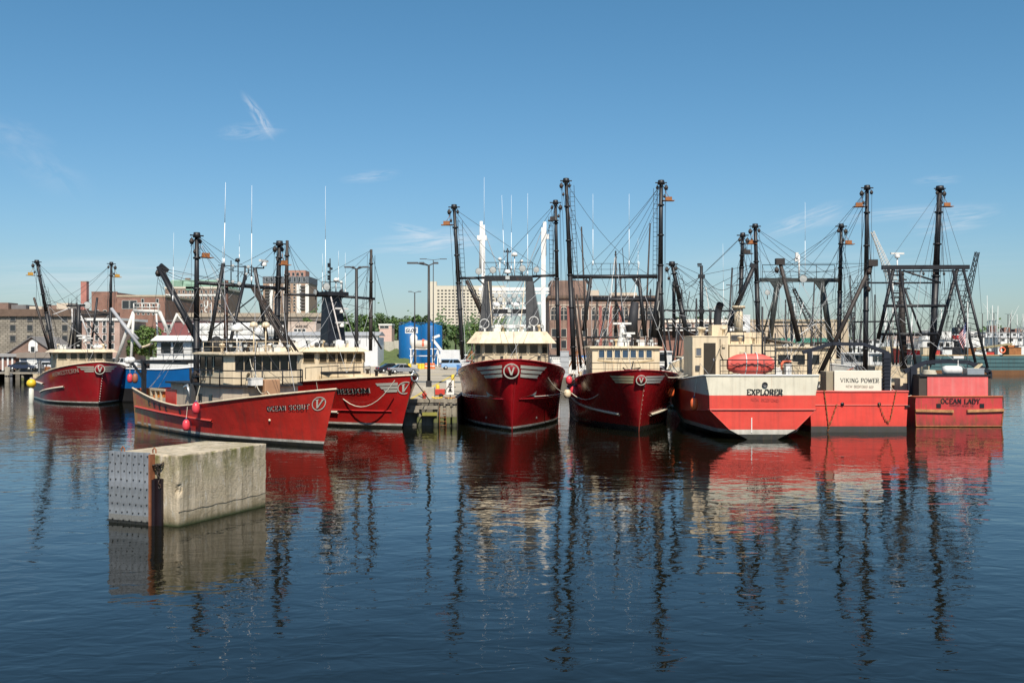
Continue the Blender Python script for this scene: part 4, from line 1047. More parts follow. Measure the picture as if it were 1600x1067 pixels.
# ------------------------------------------------------------------ FREEDOM
def build_freedom():
    d = Vector((sin(radians(43)), -cos(radians(43)))); stem = Vector((-8.3, 74.9)); L = 26
    loc = stem-d*L; B = Boat('bright red fishing boat lettered FREEDOM with a single broad black mast, beside the quay', loc, math.atan2(d.y, d.x))
    h = Hull(L, 4.1, 3.7, 3.5, 4.0, 2.95, 2.9, sm=.4, rake=1.5, sdk=.66, sw=.56, nd=2.4, nw=2.0, pd=.75, psh=1.3, fl=1.3, drop=.9, whale=.7)
    h.build(B, hull_paint('bright_red_hull', (.45,.016,.014), .34, .18, rough=.22, rust=.1, streak=.3), CREAMP, CREAMP, DECKM, .06)
    B.put('knuckle', h.strake(.5, .97, 1.25, 1.3, -1, .05, .02), mat('knuckle_red', (.46,.03,.03), .35)); B.put('rub_rail', h.strake(.5, .82, 1.12, 1.12, -1, .1, .05), mat('rub_rail_bone', (.62,.55,.43), .5, rust=.15))
    B.put('rub_rail', h.strake(.55, .79, 2.35, 2.4, -1, .09, .05), MATS['rub_rail_bone']); B.put('rub_rail', h.strake(.5, .9, 1.15, 1.15, 1, .1, .05), MATS['rub_rail_bone'])
    tq, fn = h.mark(B, text_quads('FREEDOM', 1, .24, .22)[0], 547, 609.5, 58, 9)
    B.put('lettering', quads_on(tq, fn, lift=.022), LETTER); B.put('lettering', quads_on([[(u+.05, v-.05) for u, v in q] for q in tq], fn, lift=.006, step=.0001), LETTERW)
    vq, _ = text_quads('V', 1.25, .2, .25, italic=.25); tq, fn = h.mark(B, ring_quads(1, .16)+vq, 633, 606, 17, 20); B.put('emblem', quads_on(tq, fn, lift=.03), EMB)
    wq = []
    for (l, z0, z1) in ((-1, .2, .5), (-.62, -.15, .13), (-.25, -.5, -.22)):
        for i in range(8):
            u0, u1 = l+(1-l)*i/8, l+(1-l)*(i+1)/8; cc = .18 if i == 0 else 0; wq.append([(u0+cc, z0), (u1, z0), (u1, z1), (u0, z1)])
    wq, fn = h.mark(B, wq, 605, 605.5, 34, 15); B.put('wing_emblem', quads_on(wq, fn, lift=.02), EMB)
    B.put('bow_roller', MB().path([h.pt(1, 1, 1)+Vector((.1, .32*cos(k*pi/6), -.12+.32*sin(k*pi/6))) for k in range(12)], .07, 6, closed=True), ALU)
    # wheelhouse
    po = [(11.8,-3.0),(16.6,-3.0),(17.6,-2.1),(17.6,2.3),(16.7,3.05),(11.8,3.05)]
    wh = house(B, po, 2.9, 5.72, CREAMP, mat('cream_roof', (.78,.64,.42), .5, streak=.1), .45, visor=.34, inset=.9,
        wins=[(2, .02, .98, 5, 4.82, 5.6, .1), (3, .06, .94, 2, 4.82, 5.6, .1), (1, .1, .9, 1, 4.82, 5.6, .1), (0, .66, .9, 1, 4.3, 5.55, .1)], frame=mat('window_frame_tan2', (.45,.34,.2), .5), gl=glass('brown_window_glass', (.045,.035,.022), .06))
    B.put('whaleback', MB().prism([(18.2,-2.4),(21.5,-1.8),(22.3,-.9),(22.3,.9),(21.5,1.8),(18.2,2.4)], 3.2, 3.95), mat('whaleback_tan', (.66,.5,.3), .55, streak=.2), bevel=.15)
    B.put('hatch', MB().box((19, -.8, 4.05), (1.2, 3, .18)), STEEL)
    B.put('railing', railing([(17.8,-3.3,3.55), (21.5,-2.7,3.75)], .9, 1, 1.3, .03), STEEL)
    B.put('railing', railing([(21.5,-2.7,3.75), (24.2,-1.6,3.95)], .7, 1, 1.3, .025), STEEL)
    low = rect(6.5, 12.5, -2.6, 2.6); B.put('deckhouse', MB().prism(low, 1.6, 4.9), mat('freedom_red_house', (.5,.035,.03), .45, streak=.2), bevel=.02)
    tq, _ = text_quads('37', .9, .2, 0); B.put('lettering', quads_on(tq, plane_fn((11.0, -2.606, 4.1), (1,0,0), (0,0,1)), lift=.01), LETTER)
    house(B, rect(7.5, 11.8, -2.0, 2.4), 4.9, 5.6, CREAMP, CREAMP, .2, name='after_house', wins=[(0, .3, .9, 2, 5.0, 5.5, .2)])
    for i, (x, y) in enumerate(((20.4,.8),(23.6,-.6),(23.8,.5))): B.put('bollard', MB().lathe([(.12,0),(.12,.5),(.2,.55),(.2,.65),(.01,.66)], (x,y,3.7), 8), STEELR)
    X = 10.8; R = lambda px, py, x=X: B.ray(px, py, x)
    m = MB(); q = [R(506, 545), R(534.5, 545), R(529, 461), R(507.5, 461)]; b = len(m.v)
    for dx in (-.7, .7):
        for p in q: m.v.append((p.x+dx*(1 if p.z < 8 else .7), p.y, p.z))
    for k in range(4): k2 = (k+1) % 4; m.face([b+k, b+k2, b+4+k2, b+4+k])
    m.face([b+3,b+2,b+1,b]); m.face([b+4,b+5,b+6,b+7])
    g = B.put('mast_tower', m, mat('navy_black_steel', (.012,.014,.022), .4, var=.3), bevel=.05)
    a, b_ = R(503, 462), R(536, 458); put('platform', MB().b2((X-.9, a.y, a.z), (X+.9, b_.y, b_.z+.05)), STEEL, g)
    put('railing', railing([R(503, 458), R(535, 458)], 1.0, 2, .7, .03), STEEL, g)
    put('yard', MB().tube(R(449, 460), R(505, 462), .12, n=8), STEEL, g); put('yard', MB().tube(R(533, 463), R(585, 467), .12, n=8), STEEL, g)
    m = MB().tube(R(515.7, 460), R(515.7, 404), .07, .05, 6)
    for py in (413, 416, 420, 425, 432, 436): m.box(R(515.7+random.choice((-1.5, 1.5)), py), (.2, .22, .2))
    put('signal_mast', m, STEEL, g); searchlight(B, R(510, 448, X+.5), g, .36); radome(B, R(525, 438), g, .24, None, 1.0); radome(B, R(533, 441), g, .14, None, .8); searchlight(B, R(493, 457, X), g, .3, (0,-1,0)); searchlight(B, R(535, 456, X), g, .28, (.5,1,0))
    for py in (484, 506): scanner(B, R(534, py, X+1), g, 1.5, .2, 0)
    put('stay_pipe', MB().tube(R(517, 464, X+.8), R(536, 545, X+3), .07, n=6), mat('pale_stay', (.5,.45,.42), .5), g); put('stay_pipe', MB().tube(R(529, 464, X+.8), R(561, 545, X+3), .06, n=6), STEEL, g)
    outrigger(B, R(579, 548), R(580, 390), .17, lad=False, fin=0, side=1, steel=STEELR, head=False); outrigger(B, R(446, 545), R(448.8, 376), .18, lad=False, fin=0, side=-1, steel=STEELR, head=False)
    wires(B, [[R(580, 391), R(562, 500)], [R(580, 391), R(607, 500, X-3)], [R(449, 377), R(466, 440), R(470, 470)], [R(580, 484), R(536, 474)], [R(486, 485), R(505, 466)], [R(482, 497), R(505, 468)]], None, .018)
    B.put('brace', MB().tube(R(581, 520), R(596, 545, X-.5), .09, n=6), STEEL)
    for (px, a, b2_) in ((508.5, 458, 291), (529, 440, 392), (539.5, 458, 395), (504, 455, 396)): antenna(B, R(px, a), R(px, b2_), .03 if px != 508.5 else .035)
    B.put('radar_dome', MB().lathe([(.6,0),(.66,.25),(.45,.55),(.01,.66)], (15.2, 1.5, 6.05), 14), WHITEP)
    B.put('roof_locker', MB().box((14.6, 2.4, 6.25), (.5,.6,.4)), CREAMP)
    for (x, y) in ((16,-1.6),(15.6,-.9),(15.9,-.2),(15.8,.5)): B.put('vent', MB().ball((x,y,6.25),.22,8), WHITEP if y < -1 else GREYST)
    winch(B, 9, 0, 4.9, .6)
    rig(B, [R(580,391), R(448.8,378)], [R(452,462), R(582,467), R(507,462), R(530,462)], [(17,-2.8,5.9), (16,2.8,5.9), (6,-3.4,3), (6,3.4,3), (21,-1.5,4.1), (13,-2.5,6)], 6); fittings(B, po, 6.06, 7, 5, False)
    return B, h
BF, HF = build_freedom()

# ------------------------------------------------------------------ far left red boat
def build_left():
    a = radians(33); d = Vector((sin(a), -cos(a))); stem = Vector((-43.2, 104.0)); L = 23
    loc = stem-d*L; B = Boat('dark red fishing boat at far left with white winged V crest and pale rub rails', loc, math.atan2(d.y, d.x))
    h = Hull(L, 4.3, 4.0, 3.4, 4.45, 2.3, 2.2, sm=.38, rake=.7, sdk=.62, sw=.6, nd=2.3, nw=2.2, pd=.6, psh=1.25, fl=1.2, drop=.9, whale=.7)
    h.build(B, hull_paint('maroon_gloss', (.27,.009,.012), .30, .16, rust=.1, coat=.1, rough=.35), CREAMP, CREAMP, DECKM, .07)
    for sd_ in (-1, 1):
        B.put('rub_rail', h.strake(.54, .86, 1.0, 1.85, sd_, .1, .05), mat('rub_rail_cream', (.72,.62,.48), .5)); B.put('rub_rail', h.strake(.3, .66, 2.15, 2.0, sd_, .12, .06), MATS['rub_rail_cream'])
    tq, fn = h.mark(B, text_quads('MIDWESTERN', 1, .17, .2)[0], 98, 582, 42, 7); B.put('lettering', quads_on(tq, fn, lift=.02), mat('dull_letter', (.36,.28,.22), .5))
    for sd_ in (-1, 1):
        wq = []
        for (z0, z1, b) in ((.12, .28, 2.0), (-.1, .06, 1.7), (-.32, -.16, 1.35)):
            for i in range(10):
                u0, u1 = .5+(b-.5)*i/10, .5+(b-.5)*(i+1)/10; q = [(sd_*u0, z0), (sd_*(u1-(.15 if i == 9 else 0)), z0), (sd_*u1, z1), (sd_*u0, z1)]; wq.append(q if sd_ > 0 else q[::-1])
        B.put('wing_emblem', quads_on(wq, h.front_fn(0, 3.75), lift=.02), mat('wing_dull_silver', (.42,.38,.31), .4))
    emblem(B, h, 3.7, 0, .52, x=23.75, tilt=.15)
    m = MB()
    for i in range(12): m.ball(h.pt(.996, .08+i*.06, 1)+Vector((.05,0,0)), .05, 6)
    B.put('stem_studs', m, LETTERW)
    po = cham(11.5, 16.4, 2.9, .9)
    house(B, po, 2.4, 5.45, CREAMD, CREAMP, .55, visor=.3, inset=.5, wins=[(2, .02, .98, 4, 4.62, 5.36, .12), (1, .1, .9, 1, 4.62, 5.36, .05), (3, .1, .9, 1, 4.62, 5.36, .05), (0, .4, .9, 2, 4.5, 5.3, .4)], frame=CREAMD, gl=glass('green_window_glass', (.03,.033,.02), .06))
    X = 8.8; R = lambda px, py, x=X: B.ray(px, py, x)
    yel = mat('yellow_fin', (.42,.23,.035), .6)
    outrigger(B, R(87, 568), R(57.5, 408), .2, side=-1, fin=1, finm=yel, ladu=(.3, .75)); outrigger(B, R(171.5, 552), R(174, 411), .17, side=1, fin=1, finm=yel, lad=False)
    B.put('boom', MB().tube(R(82, 560, X-1.5), R(53, 465, X-1.5), .17, .13, 8).tube(R(90, 568, X-1), R(62, 500, X-1), .08, n=6), STEELR)
    B.put('boom', MB().tube(R(143, 536), R(152, 465), .13, n=8), STEEL)
    m = MB().tube(R(104, 478), R(133, 477), .13, n=6).tube(R(122, 548), R(123, 477), .3, .22, 8).tube(R(124, 492), R(172, 492), .12, n=6).tube(R(70, 476), R(80, 477), .1, n=6).tube(R(131, 484), R(172, 492), .06, n=6)
    m.tube(R(113, 545), R(117, 482), .14, n=6).tube(R(107, 543), R(114, 500), .09, n=6).tube(R(130, 497), R(167, 542), .09, n=6)
    g = B.put('mast_gantry', m, STEEL)
    put('stay_pipe', MB().tube(R(112.5, 482), R(114, 540), .08, n=6).tube(R(82, 492), R(110, 481), .07, n=6), mat('pale_stay2', (.5,.48,.46), .5), g)
    searchlight(B, R(136, 477), g, .45); searchlight(B, R(128, 477), g, .2)
    for (px, a_, b_) in ((107, 478, 465), (112, 478, 466), (119, 478, 462), (120.5, 478, 460)): antenna(B, R(px, a_), R(px, b_), .04, STEEL)
    put('stay_pipe', MB().tube(R(125, 490), R(148, 550), .1, n=6).tube(R(131, 505), R(146, 545), .05, n=6), WIREL, g)
    for (px, py) in ((131, 526), (134, 530)): scanner(B, R(px, py, 14), None, 1.6, .3, .5)
    for (px, py) in ((150, 543), (156, 543)): radome(B, R(px, py, 15), None, .35, None, .1)
    wires(B, [[R(57, 412), R(80, 476)], [R(60, 409), R(100, 560)], [R(174, 412), R(168, 480)], [R(174, 412), R(182, 470)], [R(80, 470), R(104, 478)]], None, .02)
    winch(B, 9, -1.5, 1.6, .9); winch(B, 8, 2, 1.6, .8)
    rr = random.Random(2)
    for k in range(12): crate(B, (rr.uniform(9, 14), rr.uniform(-3.8, -2.9), 1.6), (.6, .5, rr.uniform(1, 2.2)), rr.choice([STEELR, CREAMD, GREYST, RUST]))
    rig(B, [R(57.5,410), R(174,413)], [R(105,478), R(132,478), R(75,477), R(170,492)], [(15,-2.8,5.6), (14,2.8,5.6), (4,-3.4,2.8), (4,3.4,2.8), (19,0,4.4)], 7); fittings(B, po, 5.76, 8, 4, False)
    return B, h
BA, HA = build_left()
# ------------------------------------------------------------------ boats lying stern to the camera
class StationHull:
    """hard-chine hull from hand-set stations: (x, [(half breadth, z) from keel to rail])"""
    def __init__(s, st): s.st = st
    def build(s, B, paint, rim, inner, deck, drop=.9, sub=6):
        X, secs = [], []
        for (xa, a), (xb, b) in zip(s.st, s.st[1:]):
            for k in range(sub):
                t = k/sub; X.append(xa+(xb-xa)*t); secs.append([(p[0]+(q[0]-p[0])*t, p[1]+(q[1]-p[1])*t) for p, q in zip(a, b)])
        X.append(s.st[-1][0]); secs.append(s.st[-1][1])
        mb = MB(); n = len(secs[0])
        for sd_ in (1, -1):
            for j in range(n-1):
                for i in range(len(X)-1):
                    q = [(X[i], sd_*secs[i][j][0], secs[i][j][1]), (X[i+1], sd_*secs[i+1][j][0], secs[i+1][j][1]), (X[i+1], sd_*secs[i+1][j+1][0], secs[i+1][j+1][1]), (X[i], sd_*secs[i][j+1][0], secs[i][j+1][1])]
                    mb.poly(q if sd_ < 0 else q[::-1])
        mb.poly([(X[0], -y, z) for y, z in secs[0]][::-1]+[(X[0], y, z) for y, z in secs[0]])
        hl = put('hull', mb, paint, B.root)
        mb = MB()
        for i in range(len(X)-1):
            for sd_ in (1, -1):
                y0, z0 = secs[i][-1]; y1, z1 = secs[i+1][-1]; y0, y1 = max(0, y0-.12), max(0, y1-.12)
                q = [(X[i]+.1*(i == 0), sd_*y0, z0), (X[i+1], sd_*y1, z1), (X[i+1], sd_*y1, z1-drop), (X[i]+.1*(i == 0), sd_*y0, z0-drop)]; mb.poly(q if sd_ > 0 else q[::-1])
                if sd_ > 0: mb.poly([(X[i], -y0, z0-drop), (X[i+1], -y1, z1-drop), (X[i+1], y1, z1-drop), (X[i], y0, z0-drop)], 1)
        y, z = secs[0][-1]; mb.poly([(X[0]+.1, -y+.1, z), (X[0]+.1, y-.1, z), (X[0]+.1, y-.1, z-drop), (X[0]+.1, -y+.1, z-drop)])
        put('deck', mb, [inner, deck], B.root)
        pts = [(X[i], -secs[i][-1][0], secs[i][-1][1]+.02) for i in reversed(range(len(X)))]+[(X[i], secs[i][-1][0], secs[i][-1][1]+.02) for i in range(len(X))]
        put('gunwale', MB().path(pts, .07, 6), rim, B.root); return hl

def build_explorer():
    B = Boat('fishing boat lettered EXPLORER on its broad cream and salmon stern, seen from behind', (16.6, 66), pi/2, group=None)
    t0 = [(.5,-.25),(2.2,.66),(3.5,1.97),(3.52,2.9),(3.75,4.22)]
    st = [(0, t0), (1.2, [(.4,-.7),(2.6,.4),(3.6,1.85),(3.7,2.85),(3.85,4.15)]), (10, [(.3,-1.2),(3.2,-.2),(3.75,1.3),(3.8,2.5),(3.9,3.6)]), (17, [(.2,-1.2),(2.4,-.3),(3.2,1.3),(3.5,2.6),(3.8,3.9)]), (22, [(.1,-1.2),(1,-.4),(1.7,1.4),(2.1,2.9),(2.7,4.6)]), (25, [(.02,-1.1),(.05,-.4),(.1,1.6),(.15,3.2),(.2,5.3)])]
    c1, c2 = (.66,.066,.045), (.70,.64,.50)
    p = mat('explorer_hull_paint', c1, .4, bands=[(-2, BOOT), (.34, WL), (.62, c1), (2.9, c2)], var=.1, scale=.7, streak=.3, rust=.17, rustcol=(.38,.15,.06), bump=.03, bscale=.75, runs=.4, grime=.6)
    StationHull(st).build(B, p, mat('rail_cream', (.78,.74,.64), .5), CREAMP, DECKM)
    B.put('chine_rail', MB().path([(-.05, -3.5, 1.98), (-.05, 3.5, 1.98)], .045, 6).path([(-.05, 3.5, 1.98), (1.2, 3.62, 1.86), (10, 3.77, 1.31)], .045, 6).path([(-.05, -3.5, 1.98), (1.2, -3.62, 1.86), (10, -3.77, 1.31)], .045, 6).path([(-.04,-3.5,1.95),(-.04,-2.2,.67)],.03,6).path([(-.04,3.5,1.95),(-.04,2.2,.67)],.03,6), mat('chine_salmon', (.6,.1,.075), .4))
    B.put('skeg_stripe', MB().box((-.02, .72, .95), (.03, .06, 1.0)), mat('stripe_white', (.75,.72,.66), .5))
    pf = lambda y, z: plane_fn((-.012, y, z), (0, -1, 0), (0, 0, 1))
    def tr(u, v, o=(0, 0)):   # transom leans: upper band flares out
        return None
    tq, _ = text_quads('EXPLORER', .36, .22, .26); B.put('lettering', quads_on(tq, pf(-.15, 3.14), lift=.012), LETTER)
    tq, _ = text_quads('NEW BEDFORD', .2, .16, .2); B.put('lettering', quads_on(tq, pf(-.15, 2.66), lift=.012), mat('salmon_faint_letter', (.5,.07,.055), .5))
    B.put('stern_porthole', MB().lathe([(.02,.0),(.15,.0),(.15,.05),(.19,.05),(.19,-.02)], (-.03,-.15,3.62), 16, 0, Matrix.Rotation(-pi/2, 3, 'Y')), GREYST)
    # deckhouse block with doorway
    po = rect(6.0, 9.7, .96, 3.56); z0 = 3.25
    R = lambda px, py, x: B.ray(px, py, x)
    dh = house(B, po, z0, 6.85, CREAMP, CREAMP, .04, .08, name='deckhouse')
    # facet seen from the camera is x = 6 (index 3: from (x0,y1) to (x0,y0))
    door_on(po, 3, .48, 4.05, .85, 2.35, dh, mat('dark_doorway', (.03,.022,.014), .8), 'doorway')
    facet_item(po, 3, .17, 5.75, win_mesh(.45, .62, CREAMD, glass('grey_pane', (.12,.13,.15), .3)), dh)
    po2 = rect(7.2, 12, -2.7, .62)
    d2 = house(B, po2, z0, 6.25, CREAMP, CREAMP, .06, .08, name='deckhouse')
    facet_item(po2, 3, .42, 4.75, win_mesh(.85, .5, WHITEP, glass('grey_pane'), .1), d2)
    B.put('upper_box', MB().b2((9.0, -2.3, 6.3), (11.0, .4, 7.2)), CREAMP); B.put('vent_grille', MB().b2((8.96, -.9, 6.55), (9.0, .1, 7.0)), GREYST)
    B.put('exhaust_base', MB().b2((8.2, .55, 6.9), (9.6, 1.7, 7.75)), CREAMP); B.put('exhaust_stack', MB().path([(9, 1.15, 7.7), (9, 1.1, 8.6), (9.0, 1.0, 9.1), (8.8, .95, 9.3)], .28, 10).tube((9.3, 1.6, 7.7), (9.3, 1.6, 9.0), .1, n=8), mat('soot_black', (.02,.02,.024), .7))
    B.put('ladder', ladder((5.6, -1.95, 3.3), (5.6, -1.95, 7.1), .75, (0,1,0), .42, .05), STEEL)
    B.put('rail_pole', MB().tube((5.4, -1.35, 3.3), (5.4, -1.35, 9), .07, n=6), STEEL)
    B.put('railing', railing([(1.0, 2.6, 4.1), (1.0, -3.3, 4.1)], 1.15, 3, 2.2, .03, .035), STEEL); B.put('railing', railing([(7.4, -2.4, 6.35), (7.4, .5, 6.35)], .9, 2, .9, .025), STEEL)
    B.put('awning', MB().box((9.2, -3.2, 6.55), (4, 1.8, .12), M=Matrix.Rotation(.15, 3, 'X')), DECKM)
    rr = random.Random(4)
    for k in range(7): crate(B, (rr.uniform(4, 9), -rr.uniform(2.9, 3.6), 3.3), (.5, .4, rr.uniform(.8, 2.2)), rr.choice([STEELR, CREAMD, WHITEP, RUST]))
    crate(B, (3.5, 1.6, 3.3), (.7, .8, .9), GREYST, 'deck_box'); coil(B, (1.8, 1.3, 4.0), .4); coil(B, (1.6, 1.9, 3.9), .3)
    # mast and yards (about 19 m forward)
    X = 18.5
    m = MB().tube(R(1096, 540, X), R(1096, 415, X), .2, .13, 8)
    for k in range(7): m.tube(R(1092, 500-k*10, X), R(1100, 500-k*10, X), .035, n=5)
    m.path([R(1096, 416, X), R(1090, 416, X)], .06, 6); m.box(R(1093, 413, X), (.2,.35,.15)); m.bar(R(1091, 432, X), R(1101, 432, X), .3); m.bar(R(1092, 486, X), R(1100, 486, X), .35)
    g = B.put('mast', m, STEEL)
    put('yard', MB().tube(R(1037, 485, X), R(1145, 486, X), .08, n=6), STEEL, g)
    m = MB()
    for a, b in (((1096,430),(1056,412)),((1096,430),(1176,414)),((1096,432),(1066,448)),((1096,432),(1072,505)),((1096,432),(1140,487)),((1096,435),(1118,492))): m.path([R(*a, X), R(*b, X)], .018, 4)
    for a, b, s_ in (((1056,412),(1090,436),1.2),((1102,436),(1160,426),1.2)): m.path(sag(R(*a, X), R(*b, X), s_), .022, 4)
    put('wire', m, WIRE, g)
    outrigger(B, R(1074, 527, X), R(1050, 411, X), .2, lad=True, fin=0, side=1, ladu=(.1,.85)); 
    B.put('spar', MB().tube(R(1053, 528, X+1), R(1053, 440, X+1), .15, n=8), STEEL)
    m = MB().tube(R(1150, 480, X-2), R(1179, 414, X-2), .22, .18, 8).tube(R(1140, 512, X-2), R(1150, 480, X-2), .22, n=8); m.bar(R(1172, 414, X-2), R(1183, 417, X-2), .35); bo = B.put('boom', m, STEEL)
    put('ladder', ladder(R(1136, 512, X-2.1), R(1170, 425, X-2.1), .45, (0,1,0), .4), STEEL, bo)
    B.put('king_post', MB().tube(R(1154, 526, X-2.5), R(1154, 482, X-2.5), .36, n=12).tube(R(1154, 482, X-2.5), R(1154, 478, X-2.5), .55, n=12), CREAMD)
    outrigger(B, R(1157, 470, X), R(1160.5, 366, X), .17, lad=False, fin=.6, side=-1, finm=STEELR)
    antenna(B, R(1131, 500, X), R(1129.5, 381, X), .025)
    rig(B, [R(1050,412,X), R(1179,415,X-2), R(1160.5,368,X)], [R(1096,430,X), R(1040,485,X), R(1142,486,X), R(1154,480,X-2.5)], [(7,2.5,6.9), (9,-2,7.2), (3,3.4,4.2), (3,-3.3,4.2), (12,-3.4,4), (14,3.5,3.6)], 8)
    for (y, z, d) in ((3.2, 4.6, .3), (1.3, 6.2, .22), (-.3, 5.6, .3), (-1.9, 5.5, .26), (-2.3, 4.6, .4)): B.put('wall_box', MB().box((5.95 if y > .6 else 7.15, y, z), (.12, d, d*1.2)), random.choice([GREYST, WHITEP, STEELR, CREAMD]), bevel=.02)
    B.put('conduit', MB().path([(5.96,1.55,6.7),(5.96,1.55,5.6),(5.96,1.35,5.2),(5.96,1.35,3.4)], .03, 5).path([(7.16,-.6,6.2),(7.16,-.6,4.9),(7.16,-1.0,4.7),(7.16,-1.0,3.4)], .03, 5), CREAMD)
    for (x, y) in ((6.6,2.9),(7.4,1.0),(8.2,2.4)): B.put('vent', MB().lathe([(.12,0),(.12,.45),(.24,.48),(.24,.62),(.02,.68)], (x,y,6.9), 10), CREAMP)
    for y in (-.4,-1.4,-2.3): B.put('vent', MB().lathe([(.1,0),(.1,.4),(.2,.43),(.2,.55),(.02,.6)], (8.2,y,6.3), 10), STEELR if y < -2 else CREAMP)
    return B
BX = build_explorer()

def build_raft():
    t = thing('life_raft', 'bulging salmon red inflatable with two white straps on the cream stern rail', 'life raft', BX.w((1.9, .35, 4.1)), 0); t.scale = (1.04, 1, 1.16)
    m = MB(); n = 16; rows = 14; L = 3.0
    for i in range(rows+1):
        u = -1+2*i/rows; x = u*L/2; r = .68*(1-abs(u)**3.2*.52); b = len(m.v)
        for k in range(n):
            a = 2*pi*k/n; y, z = cos(a), sin(a); e = .72
            m.v.append((x, math.copysign(abs(y)**e, y)*r*.95, .72+math.copysign(abs(z)**e, z)*r*.92+.012*sin(7*a+i)))
        if i:
            for k in range(n): k2 = (k+1) % n; m.face([b-n+k, b-n+k2, b+k2, b+k], 0, True)
    m.face(list(range(n))); m.face([rows*n+k for k in reversed(range(n))])
    put('tube_body', m, mat('raft_salmon', (.66,.10,.075), .6, var=.12, streak=.2), t)
    for x in (-.4, .32):
        def ring(x): return [(x+.04*sin(a), cos(a)*.70, .72+sin(a)*.68) for a in [2*pi*k/20 for k in range(20)]]
        put('strap', MB().path(ring(x), .035, 5, closed=True), WHITEP, t)
    put('grab_line', MB().path([(-1.45+2.9*i/30, -.72-.0*i, .74+.05*cos(i*1.3)) for i in range(31)], .02, 4), WIRE, t)
    put('cradle', MB().b2((-1.0,-.6,-.05),(.8,.6,.1)).b2((-.9,-.7,.0),(.7,-.6,.16)), WHITEP, t)
build_raft()
rb = put('ring_buoy', MB().path([BX.w((5.4+.0*k, -3.1+.38*cos(k*pi/10), 4.75+.38*sin(k*pi/10))) for k in range(20)], .1, 8, closed=True), mat('ring_buoy_orange', (.75,.16,.08), .6)); tag(rb, 'salmon life ring beside the ladder, right of the inflatable', 'life ring')

